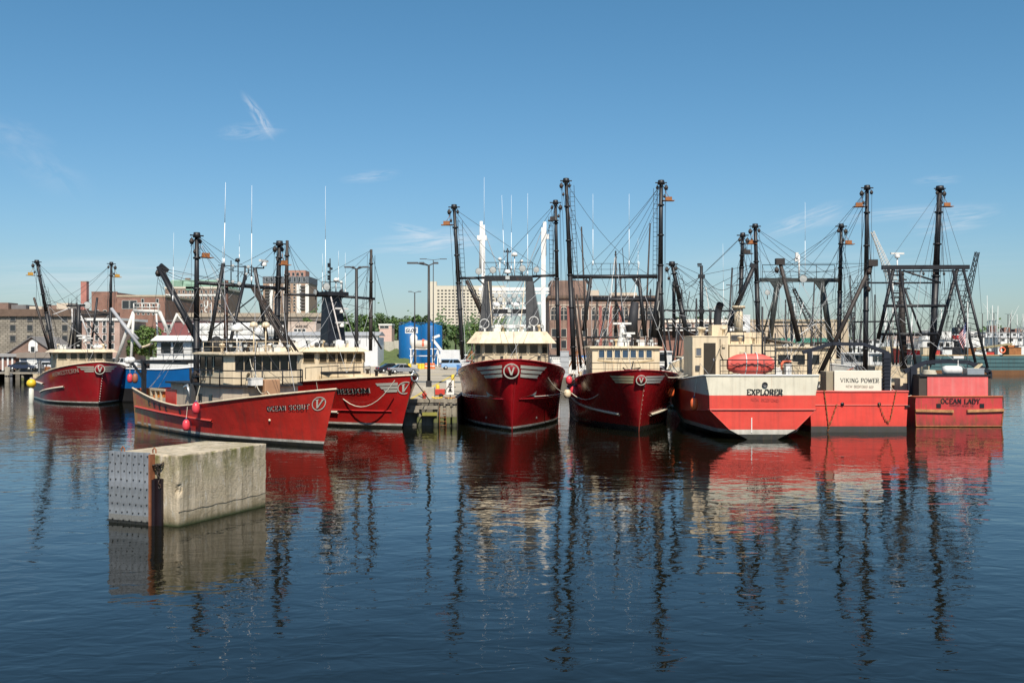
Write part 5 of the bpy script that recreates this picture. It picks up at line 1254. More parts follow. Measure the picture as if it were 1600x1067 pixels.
def build_viking():
    B = Boat('salmon red sterned fishing boat with cream name board lettered VIKING POWER', (24.9, 71.5), pi/2, group=None)
    t0 = [(.5,-.8),(3.45,-.5),(3.42,.5),(3.5,1.95),(3.56,2.9)]
    st = [(0, t0), (8, [(.4,-1.2),(3.4,-.8),(3.6,.5),(3.7,1.9),(3.75,2.6)]), (17, [(.2,-1.2),(2.8,-.6),(3.2,.6),(3.4,2.2),(3.7,3.2)]), (22, [(.1,-1.2),(1,-.4),(1.7,1.0),(2.1,2.6),(2.7,4.2)]), (25, [(.02,-1.1),(.05,-.4),(.1,1.4),(.15,3.0),(.2,4.8)])]
    c1 = (.72,.068,.048)
    StationHull(st).build(B, mat('viking_hull_paint', c1, .38, bands=[(-2, (.06,.055,.055)), (.42, c1)], var=.1, scale=.7, streak=.3, rust=.15, rustcol=(.3,.08,.04), bump=.03, bscale=.75, runs=.4, grime=.5), mat('viking_rail', (.74,.16,.13), .4), CREAMD, DECKM)
    B.put('knuckle', MB().path([(-.03,-3.5,1.95),(-.03,3.5,1.95)], .03, 6), mat('knuckle_pale', (.7,.16,.12), .4))
    B.put('corner_fender', MB().box((-.06, 3.45, 1.93), (.2,.3,.1)).box((-.06, -3.45, 1.88), (.2,.3,.1)), STEELR)
    po = rect(.1, 1.1, -1.65, 2.25)
    m = MB().b2((.12, -1.68, 2.88), (.3, 1.72, 4.42)); nb = B.put('name_board', m, mat('board_cream', (.74,.68,.55), .5, var=.04), bevel=.03)
    tq, _ = text_quads('VIKING POWER', .29, .12, .16); put('lettering', quads_on(tq, plane_fn((.12, -.1, 3.72), (0,-1,0), (0,0,1)), lift=.012), LETTER, nb)
    tq, _ = text_quads('NEW BEDFORD MA', .17, .14, 0); put('lettering', quads_on(tq, plane_fn((.12, -.1, 3.28), (0,-1,0), (0,0,1)), lift=.012), mat('grey_letter', (.3,.26,.2), .6), nb)
    B.put('stern_locker', MB().b2((.31, -1.6, 2.5), (1.7, 2.25, 4.35)), mat('locker_side_shade', (.3,.25,.17), .6, streak=.3), bevel=.03)  # darker colour stands for the shaded left side of the box
    for y in (1.75, -.9):
        s_ = 1 if y > 0 else -1
        B.put('scupper', MB().lathe([(.02,0),(.13,0),(.13,.04),(.02,.04)], (-.045, y-.55, 2.02), 10, 0, Matrix.Rotation(-pi/2, 3, 'Y')), LETTER)
    def chain(pts):
        m = MB()
        P_ = [Vector(p) for p in pts]
        for i, p in enumerate(P_): m.box(p, (.05, .05 if i % 2 else .09, .14), M=Matrix.Rotation(.6*(i % 2), 3, 'Z'))
        m.path(P_, .018, 5); return m
    B.put('chain', chain([(-.1, 2.5-.0*i-.35*(1-abs(1-i/15)) , 2.95-i*.19) if i < 15 else (-.1, 2.25-.04*(i-15)-.03*(i-15), .15+(i-15)*.2) for i in range(25)]), RUST)
    B.put('chain', chain([(-.1, -1.45-.11*i, 2.0-1.25*sin(min(1, i/6)*pi/2)) for i in range(7)]+[(-.1, -2.2-.05*i, .75+.24*i) for i in range(1, 10)]), RUST)
    R = lambda px, py, x: B.ray(px, py, x)
    X = 2.5                                                   # arched gallows
    nav = mat('gallows_blue_black', (.017,.02,.03), .6, var=.4, rust=.15, spec=.3)
    m = MB(); arch = [R(1254, 551, X), R(1276, 544, X), R(1300, 537, X), R(1325, 537.5, X), R(1350, 538, X), R(1370, 545, X), R(1388, 552, X)]
    for a, b in zip(arch, arch[1:]): m.bar(a, b, .25)
    m.bar(R(1265, 549, X), R(1265, 600, X), .3); m.bar(R(1384, 551, X), R(1385, 614, X), .42); m.bar(R(1390, 551, X), R(1388, 614, X), .2)
    for k in range(9): m.box(R(1384, 560+k*5.5, X-.2), (.1,.6,.05))
    B.put('gallows', m, nav)
    X = 17.0                                                  # main gantry
    gm = mat('gantry_grey_green', (.04,.045,.042), .45, var=.3, rust=.12)
    m = MB().bar(R(1187, 437.5, X), R(1312, 438, X), .34); m.tube(R(1203, 530, X), R(1215, 440, X), .24, .26, 8).tube(R(1298, 536, X), R(1284, 440, X), .26, .26, 8)
    m.bar(R(1205, 438, X), R(1214, 452, X), .3).bar(R(1224, 438, X), R(1215, 452, X), .3).bar(R(1274, 438, X), R(1284, 452, X), .3).bar(R(1293, 438, X), R(1284, 452, X), .3).tube(R(1208, 504, X), R(1290, 504, X), .08, n=6).tube(R(1190, 530, X), R(1212, 455, X), .08, n=6).tube(R(1283, 530, X), R(1283, 440, X), .07, n=6)
    g = B.put('mast_gantry', m, gm)
    put('railing', railing([R(1191, 435, X), R(1304, 435, X)], 1.2, 2, 1.3, .028), STEEL, g); searchlight(B, R(1255, 435.5, X-.4), g, .36, (-1,0,-.1)); searchlight(B, R(1199, 457, X-1), g, .25, (-1,0,0))
    put('signal_mast', MB().tube(R(1248.5, 437, X), R(1248.5, 398, X), .08, n=6).box(R(1245, 400, X), (.2,.25,.6)).box(R(1244, 406, X), (.2,.25,.3)), WHITEP, g)
    outrigger(B, R(1185, 530, X), R(1180, 352, X), .2, lad=False, fin=.5, side=1); outrigger(B, R(1310, 560, X-2), R(1314.5, 352, X-2), .18, lad=False, fin=1, side=-1, finm=ORANGE)
    outrigger(B, R(1352, 580, X-6), R(1355, 292, X-6), .2, lad=False, fin=1, side=1)
    for (x0, y0, x1, y1, xx, r) in ((1248, 534, 1218.5, 409, 9, .19), (1281, 584, 1363, 411, 5, .19)):
        m = MB().tube(R(x0, y0, xx), R(x1, y1, xx), r, r*.85, 8); e = R(x1, y1, xx); m.box(e, (.5,.7,.5)); bo = B.put('boom', m, STEELR)
        off = Vector((.1, -.42 if x0 < 1260 else .42, .1)); put('ladder', ladder(R(x0, y0, xx)+off, R(x1, y1, xx).lerp(R(x0, y0, xx), .12)+off, .4, (0,1,0), .4), STEEL, bo); block(B, e+Vector((-.2, .3, -.7)), bo, .36)
    wires(B, [[R(1314, 400, X-2), R(1337, 450, X-4)], [R(1355, 300, X-6), R(1342, 420, X-6), R(1330, 540, X-6)], [R(1284, 445, X), R(1180, 372, X)], [R(1360, 412, 5), R(1225, 412, 9)], sag(R(1360, 430, 5), R(1232, 480, 9), 1.0), sag(R(1350, 420, 5), R(1285, 470, X), .8), [R(1314, 360, X-2), R(1300, 470, X)], [R(1355, 300, X-6), R(1368, 560, X-8)]], None, .018)
    antenna(B, R(1258, 437, X), R(1258, 316, X), .03)
    rig(B, [R(1180,356,X), R(1314.5,356,X-2), R(1355,296,X-6), R(1363,413,5), R(1219,411,9)], [R(1190,438,X), R(1310,438,X), R(1215,440,X), R(1284,440,X), R(1250,438,X)], [(10,2.8,3.5), (10,-2.8,3.5), (5,-3,3), (5,3,3), (14,3.4,3), (3,-2,3.5), (17,0,6.2)], 9)
    wh = house(B, cham(15, 20, 2.7, .5), 2.2, 6.0, CREAMP, CREAMP, .25, wins=[(5, .15, .85, 3, 4.6, 5.4, .2)])
    rr = random.Random(11)
    winch(B, 7, 0, 1.9, 1.1); winch(B, 5, -2.3, 1.9, .7)
    for k in range(16): crate(B, (rr.uniform(3, 13), rr.uniform(-3.4, 3.4), 1.9), (rr.uniform(.4,1), rr.uniform(.4,1), rr.uniform(.6, 2.2)), rr.choice([STEELR, CREAMD, WHITEP, RUST, CREAMP, GREYST, REDP]))
    return B
BVK = build_viking()

def build_lady():
    B = Boat('rust edged red fishing boat lettered OCEAN LADY, rightmost of the berthed row', (34.1, 76), pi/2, group=None)
    t0 = [(.5,-.9),(3.25,-.5),(3.28,.5),(3.34,1.2),(3.32,2.3)]
    st = [(0, t0), (8, [(.4,-1.2),(3.3,-.8),(3.4,.4),(3.5,1.2),(3.5,2.0)]), (16, [(.2,-1.2),(2.6,-.6),(3.0,.6),(3.3,1.8),(3.5,2.6)]), (20, [(.1,-1.2),(1,-.4),(1.7,1.0),(2.1,2.2),(2.6,3.4)]), (23, [(.02,-1.1),(.05,-.4),(.1,1.4),(.15,2.6),(.2,3.9)])]
    p = mat('lady_hull_paint', (.50,.045,.045), .5, var=.16, scale=.9, streak=.45, rust=.6, rustcol=(.26,.09,.03), bump=.03, bscale=.8, runs=.9, grime=.8)
    StationHull(st).build(B, p, mat('lady_rail', (.4,.11,.05), .6, rust=.5), CREAMD, DECKM)
    sc = mat('rubbing_strip_rust', (.42,.2,.08), .75, var=.4, scale=3, rust=.4)
    B.put('rubbing_strip', MB().bar((-.08, 3.35, 1.27), (-.08, .45, 1.2), .16, .2), sc); B.put('rubbing_strip', MB().bar((-.08, -.6, 1.22), (-.08, -3.38, 1.3), .16, .2), sc)
    for y in (1.55, -1.75): B.put('freeing_port', MB().box((-.02, y, 1.62), (.05, .34, .32)).mesh('freeing_port', [LETTER]), None)
    B.put('rust_edge', MB().path([(-.03,-3.3,.06),(-.03,3.28,.06)], .05, 5).path([(-.02,-3.36,2.3),(-.02,-3.38,1.25),(-.02,-3.26,.05)],.05,5).path([(-.02,3.34,2.3),(-.02,3.36,1.25),(-.02,3.26,.05)],.05,5), RUST)
    bx = mat('faded_red_box', (.70,.125,.115), .55, var=.14, scale=1.2, streak=.35, dirt=(1.6,.9,.8), rust=.05)
    B.put('stern_house', MB().b2((.02,-2.25,2.25),(2.2,2.4,3.86)), bx, bevel=.03)
    [B.put('house_side', MB().b2(*q), mat('lady_side_shade', (.06,.045,.035), .7, rust=.3)) for q in (((.1,2.41,1.6),(2.2,3.0,3.85)), ((.1,-2.5,2.3),(2.2,-2.26,3.85)))]  # side slabs coloured near black for the box's shaded side, with rust
    B.put('house_top', MB().b2((-.03,-2.5,3.86),(2.4,2.95,3.98)), STEEL)
    pf = plane_fn((-.008, .0, 1.9), (0,-1,0), (0,0,1))
    tq, _ = text_quads('OCEAN LADY', .36, .2, .24); B.put('lettering', quads_on(tq, plane_fn((-.012,-.1,1.98),(0,-1,0),(0,0,1)), lift=.014), LETTER)
    tq, _ = text_quads('NEWPORT NEWS, VA', .14, .16, 0); B.put('lettering', quads_on(tq, plane_fn((-.012,-.2,1.66),(0,-1,0),(0,0,1)), lift=.014), mat('lady_faint_letter', (.16,.03,.03), .6))
    R = lambda px, py, x: B.ray(px, py, x)
    X = 1.6; m = MB(); arch = [R(1413, 581, X), R(1430, 573, X), R(1447, 566, X), R(1480, 564.5, X), R(1513, 566, X), R(1530, 573, X), R(1547, 582, X)]
    for a, b in zip(arch, arch[1:]): m.bar(a, b, .3)
    m.bar(R(1426, 575, X), R(1426, 620, X), .5).bar(R(1420, 577, X), R(1420, 620, X), .2).bar(R(1546, 581, X), R(1546, 592, X), .3)
    B.put('gallows', m, MATS['gallows_blue_black'])
    B.put('white_canister', MB().lathe([(.02,-.72),(.3,-.68),(.36,-.5),(.36,.5),(.3,.68),(.02,.72)], (.6, .25, 4.3), 12, 0, Matrix.Rotation(pi/2, 3, 'X')), WHITEP); crate(B, (.6, -1.4, 3.98), (.8, 1.3, .45), ALU, 'deck_box'); B.put('plank_stack', MB().bar((.5,-1.2,4.1),(.5,-2.0,4.8),.2,.1).bar((.7,-1.1,4.1),(.7,-1.9,4.75),.15,.1), mat('pale_plank', (.55,.45,.28), .8))
    coil(B, (.8, 1.9, 3.98), .5); B.put('lamp_post', MB().tube((1.5,-.6,3.98),(1.5,-.6,5.2),.06,n=6).box((1.5,-.6,5.3),(.3,.8,.2)), WHITEP)
    X = 6.0; m = MB().bar(R(1378, 418, X), R(1514, 417.5, X), .34).bar(R(1380, 424, X), R(1512, 423.5, X), .1)
    for x0, y0, x1, y1, r in ((1388, 420, 1413, 572, .11), (1406, 422, 1431, 572, .11), (1489, 422, 1524, 566, .11), (1505, 420, 1543, 575, .11)): m.tube(R(x0, y0, X-.8), R(x1, y1, X-3.2), r, n=7)
    for x0, y0, x1, y1, r in ((1396, 420, 1372, 530, .15), (1496, 420, 1457, 560, .15), (1380, 478, 1481, 478, .12), (1376, 522, 1470, 522, .12), (1411, 423, 1470, 442, .08), (1414, 452, 1441, 525, .09), (1405, 470, 1378, 535, .09), (1355, 442, 1465, 442, .07), (1440, 424, 1400, 424, .06)): m.tube(R(x0, y0, X), R(x1, y1, X), r, n=7)
    g = B.put('mast_gantry', m, STEEL)
    for i in range(12): pass
    lm = MB()
    for (a, b, c, d) in (((1388,420),(1413,572),(1406,422),(1431,572)), ((1489,422),(1524,566),(1505,420),(1543,575))):
        for i in range(1, 17):
            t = i/17.5; lm.tube(R(*a, X-.8).lerp(R(*b, X-3.2), t), R(*c, X-.8).lerp(R(*d, X-3.2), t), .025, n=4)
    put('ladder', lm, STEEL, g)
    put('ladder', ladder(R(1482, 520, X-.5), R(1492, 425, X-.5), .5, (0,1,0), .45, .02).add(ladder(R(1466, 520, X-.3), R(1478, 440, X-.3), .5, (0,1,0), .45, .015)), STEEL, g)
    for k in range(8): block(B, R(1395+k*16, 428, X), g, .2)
    block(B, R(1357, 452, X), g, .35)
    outrigger(B, R(1456, 570, X+4), R(1468.5, 293, X+4), .27, lad=False, fin=1, side=-1, finm=ORANGE)
    B.put('mast', MB().tube(R(1412, 575, X+5), R(1408, 424, X+5), .34, .22, 8), STEELR)
    m = MB()
    for k in range(14): m.box(R(1408+random.uniform(-6, 6), 430+k*7, X+5), (.2, random.uniform(.4,1.2), .12))
    B.put('mast_fittings', m, STEEL)
    scanner(B, R(1402, 398, X+5), None, 1.2, .1, 1.6)
    wires(B, [[R(1468, 305, X+4), R(1444, 420, X)], [R(1470, 300, X+4), R(1477, 470, X)], [R(1468, 330, X+4), R(1490, 470, X)], [R(1420, 445, X), R(1470, 475, X)], [R(1508, 425, X), R(1470, 570, X+5)]]+[sag(R(1490+k*3, 430, X+3), R(1475-k*4, 540, X+6), .6) for k in range(4)], None, .014)
    B.put('deckhouse', MB().prism(rect(11, 16, -2.4, 2.4), 1.4, 4.4), CREAMD, bevel=.03); B.put('white_locker', MB().b2((3,2.6,1.4),(4.2,3.3,3.6)), CREAMP)
    rr = random.Random(12); winch(B, 7.5, 0, 1.2, 1.1)
    for k in range(14): crate(B, (rr.uniform(3, 11), rr.uniform(-3.2, 3.3), 1.2), (rr.uniform(.4,1), rr.uniform(.4,1), rr.uniform(.6, 1.9)), rr.choice([STEELR, CREAMD, WHITEP, RUST, GREYST]))
    rig(B, [R(1468.5,297,X+4), R(1408,426,X+5)], [R(1382,419,X), R(1508,419,X), R(1440,419,X), R(1380,478,X), R(1478,478,X)], [(8,2.8,2.6), (8,-2.8,2.6), (3,-2.4,4), (3,2.4,4), (13,0,4.5), (10,2.6,2.6)], 10)
    return B
BL = build_lady()
def build_flag():
    base = BL.ray(1512, 562, 3.0); t = thing('flag_on_staff', 'American flag hanging slack from a white staff above the rightmost red stern', 'flag', BL.w(base))
    put('staff', MB().tube((0,0,-.6),(0,0,4.6),.035,.025,6), WHITEP, t)
    cols = [mat('flag_red', (.5,.02,.03), .8), mat('flag_white', (.75,.74,.72), .8), mat('flag_blue', (.015,.03,.14), .8)]
    m = MB(); n, k = 13, 8
    def p(i, j):
        u, v = j/k, i/n; return (-.12-.62*u*(.55+.35*sin(v*3+u)), .12*sin(u*7+v*2), 3.0-1.5*v-.95*u*(1-.25*v))
    for i in range(n):
        for j in range(k):
            m.poly([p(i, j), p(i+1, j), p(i+1, j+1), p(i, j+1)], 2 if (i < 7 and j < 4) else i % 2)
    put('cloth', m, cols, t)
    st = MB()
    for i in range(1, 6, 2):
        for j in (1, 2, 3): a = Vector(p(i, j)); st.box(a+Vector((0,-.02,0)), (.04,.01,.04))
    put('stars', st, cols[1], t)
build_flag()

# ------------------------------------------------------------------ fenders, mooring lines
def hp(h, B, s, z, side, out=.3):
    t = z/h.zd(s); return B.w(h.pt(s, t, side)+h.nrm(s, t, side)*out)
def sx(h, x, z): return h.at_xz(x, z, -1)[0]
for (x, z, lab) in ((11.75, .85, 'pink red fender low on the weathered red hull, nearer its stern'), (13.8, 2.15, 'pink red fender high on the weathered red hull, near the wheelhouse')):
    s = sx(HS, x, z); p = hp(HS, BS, s, z, -1, .34); fender(lab, p, .26, .78, BS.w(HS.pt(s, 1.01, -1)+Vector((0,0,.05 if z < 1.5 else 1.2))))
s = sx(HF, 20.2, 2.2); fender('pink red fender hanging below the white letters FREEDOM', hp(HF, BF, s, 2.0, -1, .3), .28, .75, BF.w(HF.pt(s, 1.0, -1)))
fender('red fender squeezed between the two dark red bows', P(897.5, 612, 80), .4, .9, P(896, 580, 80.5)); fender('cream round fender between the two dark red bows', P(886.5, 615, 79), .3, .7, None, CREAMP); fender('small red fender high between the two dark red bows', P(889, 594, 81), .26, .7, P(888, 575, 81))
fender('orange fender between the wine red bow and the cream stern boat', P(1048, 611, 76), .3, .9, P(1046, 585, 76.5), BUOYO)
fender('orange-red fender on the shaded flank of the cream and salmon sterned boat', BX.w((2.6, 4.05, 2.2)), .28, .85, BX.w((2.6, 3.85, 4.15)), BUOYO)
fender('dark red fender dangling beside the far left boat', P(203, 591, 104), .28, .95, P(203, 570, 104)); fender('brown fender dangling between the far left boat and the blue boat', P(211, 591, 103), .3, 1.0, P(212, 568, 103), mat('brown_fender', (.3,.1,.05), .5))
yb = thing('mooring_buoy', 'yellow ball buoy on a white spar by the far left boat', 'buoy', P(49, 600, 107)*1)
yb.location.z = 0
put('ball', MB().ball((0,0,2.1), .5, 12), mat('buoy_yellow', (.75,.5,.03), .4), yb); put('spar', MB().tube((0,0,-1),(0,0,1.7),.28,.24,10), mat('spar_white', (.6,.6,.52), .6, streak=.4), yb)
rope('mooring_line', 'taut pale line from the left side of the winged V bow to the quay', [P(748, 571, 73.5), P(714, 582, 77), P(695, 612, 78.5)])
rope('mooring_line', 'sagging pale line from the right side of the winged V bow to the fenders', sag(P(846, 571, 73.4), P(884, 613, 78), .5))
rope('mooring_line', 'sagging pale line from the bow of the wine red boat to the red fenders', sag(P(961, 583, 72.6), P(893, 614, 78), 1.1))
rope('mooring_line', 'pale line from the wine red bow across to the cream stern boat', sag(P(1021, 583, 73), P(1075, 586, 72), .25))
rope('mooring_line', 'pale line drooping across the FREEDOM bow', sag(P(617, 594, 73.2), P(513, 594, 76.5), 2.0)[:11]+[P(513, 594, 76.5)])
rope('mooring_line', 'dark line from the FREEDOM bow down to the quay post', [P(649, 596, 73), P(676, 632, 78)], .04, WIRE)
rope('mooring_line', 'pale line from the foredeck rail of the VIKING POWER boat to the OCEAN LADY', sag(P(1390, 603, 74), P(1424, 618, 77), .3))
# ------------------------------------------------------------------ buildings of the town
def X_(px, Y): return (px-800)/F*Y
def Z_(py, Y): return H-(py-HY)/F*Y
def bricks(name, c1, c2, mortar, sc=1.0, w=.5, hgt=.2, rough=.9):
    if name in MATS: return MATS[name]
    m = bpy.data.materials.new(name); m.use_nodes = True; MATS[name] = m
    n = m.node_tree.nodes; l = m.node_tree.links; b = n['Principled BSDF']; tc = n.new('ShaderNodeTexCoord')
    sp = n.new('ShaderNodeSeparateXYZ'); l.new(tc.outputs['Object'], sp.inputs[0]); ad = n.new('ShaderNodeMath'); ad.operation = 'ADD'; l.new(sp.outputs[0], ad.inputs[0]); l.new(sp.outputs[1], ad.inputs[1])
    cx = n.new('ShaderNodeCombineXYZ'); l.new(ad.outputs[0], cx.inputs[0]); l.new(sp.outputs[2], cx.inputs[1])
    br = n.new('ShaderNodeTexBrick'); l.new(cx.outputs[0], br.inputs['Vector']); br.inputs['Color1'].default_value = (*c1, 1); br.inputs['Color2'].default_value = (*c2, 1); br.inputs['Mortar'].default_value = (*mortar, 1)
    br.inputs['Scale'].default_value = sc; br.inputs['Brick Width'].default_value = w; br.inputs['Row Height'].default_value = hgt; br.inputs['Mortar Size'].default_value = .03*hgt/.2; br.inputs['Bias'].default_value = 0
    no = n.new('ShaderNodeTexNoise'); no.inputs['Scale'].default_value = .35; no.inputs['Detail'].default_value = 6; l.new(tc.outputs['Object'], no.inputs['Vector'])
    mr = n.new('ShaderNodeMapRange'); mr.inputs[1].default_value = .3; mr.inputs[2].default_value = .7; mr.inputs[3].default_value = .75; mr.inputs[4].default_value = 1.2; l.new(no.outputs['Fac'], mr.inputs[0])
    g = n.new('ShaderNodeCombineColor'); [l.new(mr.outputs[0], g.inputs[i]) for i in range(3)]
    mx = n.new('ShaderNodeMix'); mx.data_type = 'RGBA'; mx.blend_type = 'MULTIPLY'; mx.inputs[0].default_value = 1; l.new(br.outputs[0], mx.inputs[6]); l.new(g.outputs[0], mx.inputs[7])
    l.new(mx.outputs[2], b.inputs['Base Color']); b.inputs['Roughness'].default_value = rough; return m
STONE = bricks('granite_courses', (.30,.265,.215), (.22,.195,.16), (.13,.115,.09), 1, .9, .42)
BRICK = bricks('red_brick', (.30,.115,.075), (.23,.085,.06), (.24,.2,.17), 1, .5, .16)
BRICKB = bricks('brown_brick', (.25,.135,.095), (.19,.105,.075), (.24,.2,.17), 1, .5, .16)
PINKB = bricks('pink_brick', (.42,.27,.22), (.36,.22,.18), (.4,.33,.28), 1, .5, .16)
BEIGE = mat('beige_panel', (.58,.49,.38), .85, var=.06, scale=.1, streak=.2)
ROOFG = mat('grey_shingle', (.17,.16,.155), .9, var=.2, scale=1); ROOFB = mat('brown_cornice', (.13,.085,.06), .8, var=.2)
METALW = mat('white_metal_siding', (.62,.62,.62), .5, var=.05, streak=.2); FARW = glass('town_window_glass', (.03,.035,.04), .1); WHITEM = mat('white_trim', (.74,.72,.68), .6, var=.05)
GREENCU = mat('green_copper', (.20,.32,.24), .7, var=.2, scale=.4, streak=.3)
def wmesh(w, h, frame=WHITEM, gl=FARW): return win_mesh(w, h, frame, gl, min(.1, w*.1), .12)
def building(name, label, px0, px1, ytop, Y, dep, wall, wins=(), roof=None, rh=.6, over=.3, zb=None, frame=WHITEM, cat='building', group=None, recess=True):
    x0, x1, zt = X_(px0, Y), X_(px1, Y), Z_(ytop, Y); zb = ZQ if zb is None else zb
    t = thing(name, label, cat, ((x0+x1)/2, Y, zb), 0, group); w = (x1-x0)/2
    put('wall', MB().b2((-w, 0, -3), (w, dep, zt-zb-(rh if roof else 0))), wall, t)
    if roof: put('roof', MB().b2((-w-over, -over, zt-zb-rh), (w+over, dep+over, zt-zb)), roof, t)
    else: put('parapet', MB().b2((-w-.08, -.08, zt-zb+.003), (w+.08, .35, zt-zb+.35)), wall, t)
    for (px, py, wm, hm) in wins:
        put('window', wmesh(wm, hm, frame), None, t, loc=(X_(px, Y)-(x0+x1)/2, -.03, Z_(py, Y)-zb))
    return t
GB = 'buildings along the far waterfront'
# left waterfront
w = [(px, py, 1.15, 1.25) for px in (-6, 20.4, 47, 76, 101.5) for py in (497, 512.5, 529)]+[(px, 545, 1.15, 1.2) for px in (84, 101.5)]
sb = building('stone_building', 'long grey granite warehouse with brown cornice and small square windows, far left', -75, 113, 483, 195, 22, STONE, w, ROOFB, 1.4, .5, frame=ROOFG)
for i_, (px, wd, hh, m) in enumerate(((10, 2.8, 1.6, BRICKB), (34, 3.0, 1.2, ROOFG), (58, 2.6, .9, BEIGE), (98, 2.6, 1.6, BEIGE), (79, 1.9, 1.2, BRICKB))): put('roof_house', MB().box((X_(px,205)+(-X_(19,195)), 10+i_*.7, Z_(483,195)-ZQ+hh/2), (wd, 4, hh)), m, sb)
def gable(name, label, px0, px1, yeave, yapex, Y, dep, wall, roof, cat='house'):
    x0, x1 = X_(px0, Y), X_(px1, Y); w = (x1-x0)/2; ze, za = Z_(yeave, Y)-ZQ, Z_(yapex, Y)-ZQ
    t = thing(name, label, cat, ((x0+x1)/2, Y, ZQ)); m = MB()
    f = [(-w,0,-2),(w,0,-2),(w,0,ze),(0,0,za),(-w,0,ze)]; m.poly(f); m.poly([(x, dep, z) for x, _, z in f][::-1]); m.poly([(-w,dep,-2),(-w,0,-2),(-w,0,ze),(-w,dep,ze)]); m.poly([(w,0,-2),(w,dep,-2),(w,dep,ze),(w,0,ze)])
    put('wall', m, wall, t); m = MB()
    for s in (-1, 1):
        d = Vector((s*w, 0, ze-za)).normalized(); e = Vector((s*w, 0, ze))+d*.4; nn = Vector((-d.z*s, 0, d.x*s)).normalized()*.16; nn = nn if nn.z > 0 else -nn
        a = [Vector((0,-.35,za)), Vector((0,dep+.35,za)), e+Vector((0,dep+.35,0)), e+Vector((0,-.35,0))]; b = [p+nn for p in a]
        m.poly(b if s < 0 else b[::-1]); m.poly(a)
        for i in range(4): m.poly([a[i], a[(i+1)%4], b[(i+1)%4], b[i]])
    put('roof', m, roof, t); return t
g = gable('brick_house', 'small gabled brick house with an arched white window, beside the far left dock', 14, 86, 551, 527, 184, 12, BRICKB, ROOFG)
m = MB(); 
for k in range(8):
    a, b = pi*k/8, pi*(k+1)/8; m.poly([(0,-.05,1.05),(.85*cos(a),-.05,1.05+.85*sin(a)),(.85*cos(b),-.05,1.05+.85*sin(b))])
m.b2((-.85,-.08,-.2),(.85,-.02,1.05)); put('window_arch', m, WHITEM, g, loc=(X_(52,184)-X_(50,184), -.03, Z_(547,184)-ZQ)); put('window', wmesh(.9,1.2), None, g, loc=(X_(52,184)-X_(50,184), -.12, Z_(546,184)-ZQ)); put('chimney', MB().b2((-.2,5,4.5),(.8,6,Z_(523,184)-ZQ)), BRICKB, g)
sh = building('dock_shed', 'low blue-grey shed with brown roof and white door on the far left dock', 31, 78, 551, 174, 6, mat('shed_bluegrey', (.2,.22,.25), .7, var=.1), [(50, 571, 1.5, 1.8)], mat('shed_roof_brown', (.24,.2,.165), .85, var=.1), .9, .4, cat='shed')
put('door_frame', MB().b2((-.2,-.1,-.1),(1.5,-.02,2.5)), WHITEM, sh, loc=(X_(50,174)-X_(54.5,174)-.65,0,0)); put('corner_board', MB().b2((-X_(54.5,174)*0-2.7,-.06,-.1),(-2.45,.0,2.6)), WHITEM, sh)
bh = building('boat_house', 'low brick boat house with white posts at the left edge', -40, 24, 553, 178, 8, BRICK, (), mat('boat_house_roof', (.3,.29,.28), .8, var=.1), .5, .5)
for px in (-10, -2, 5, 13, 20): put('post', MB().b2((-.15,-.2,-.2),(.15,-.04,2.3)), WHITEM, bh, loc=(X_(px,178)-X_(-8,178),0,0))
w = [(px, py, .75, 1.15) for px in (139, 151.5, 163.5, 176) for py in (505, 516, 528, 541)]
building('pink_building', 'pink brick row building with white cornice behind the far left boat', 128, 187, 497, 196, 14, PINKB, w, WHITEM, .5, .3)
w = [(px, 476, 3.4, 3.6) for px in (197, 208)]+[(px, py, 1.1, 1.6) for px in (216, 224, 232, 240, 248) for py in (478, 489)]+[(px, 470, 1.2, 1.8) for px in (223, 246)]
building('brick_mill', 'broad red brick factory with glass block windows on the hill', 183, 258, 461, 420, 40, BRICK, w, mat('mill_roof_edge', (.42,.33,.24), .8), .8, .2, zb=4)
building('brick_mill', 'tall plain end block of the red brick factory, left of its glass block windows', 143, 183, 457, 424, 50, BRICK, [(152, 488, 1.5, 2), (164, 488, 1.5, 2)], None, zb=4)
t = thing('brick_chimney', 'square salmon brick stack rising behind the far left boat', 'chimney', (X_(132.5,450), 450, 5)); put('shaft', MB().b2((-1.3,-1.3,-2),(1.3,1.3,Z_(440,450)-5)), bricks('salmon_brick', (.52,.19,.15), (.45,.16,.13), (.4,.2,.17), 1, .6, .3), t); put('cap', MB().b2((-1.38,-1.38,Z_(441,450)-5),(1.38,1.38,Z_(439.6,450)-5)), PINKB, t)
w = [(px, py, 1.2, 1.7) for px in range(266, 344, 7) for py in (456, 466, 477, 487) if not (318 < px < 327 and py > 470)]
ht = building('brick_hotel', 'seven storey brown brick block with green copper mansard roof', 258, 345, 448, 560, 40, BRICKB, w, mat('pale_stone_band', (.55,.48,.4), .8), 1.2, .3, zb=6)
m = MB(); zc = Z_(448,560)-6; frustum(m, rect(-15,15.6,.5,38), zc+.003, rect(-13,14,3,34), Z_(437,560)-6); put('mansard_roof', m, GREENCU, ht); put('turret', MB().b2((-12,-.3,zc),(-6,3,zc+3.2)).b2((-4,-.3,zc-2),(2,3,zc+1.5)), GREENCU, ht); put('chimney', MB().b2((-7,8,zc),(-4.5,10,Z_(433,560)-6)), BRICKB, ht); put('string_course', MB().b2((-15.8,-.25,zc-5.2),(15.8,-.03,zc-4.2)), WHITEM, ht)
q, _ = text_quads('U', 3.2, .2, .2); put('lettering', quads_on(q, plane_fn((X_(322,560)-X_(301.5,560), -.06, Z_(475,560)-6), (1,0,0), (0,0,1))), WHITEM, ht); q, _ = text_quads('C', 2.4, .2, 0); put('lettering', quads_on(q, plane_fn((X_(322,560)-X_(301.5,560), -.06, Z_(484,560)-6), (1,0,0), (0,0,1))), WHITEM, ht)
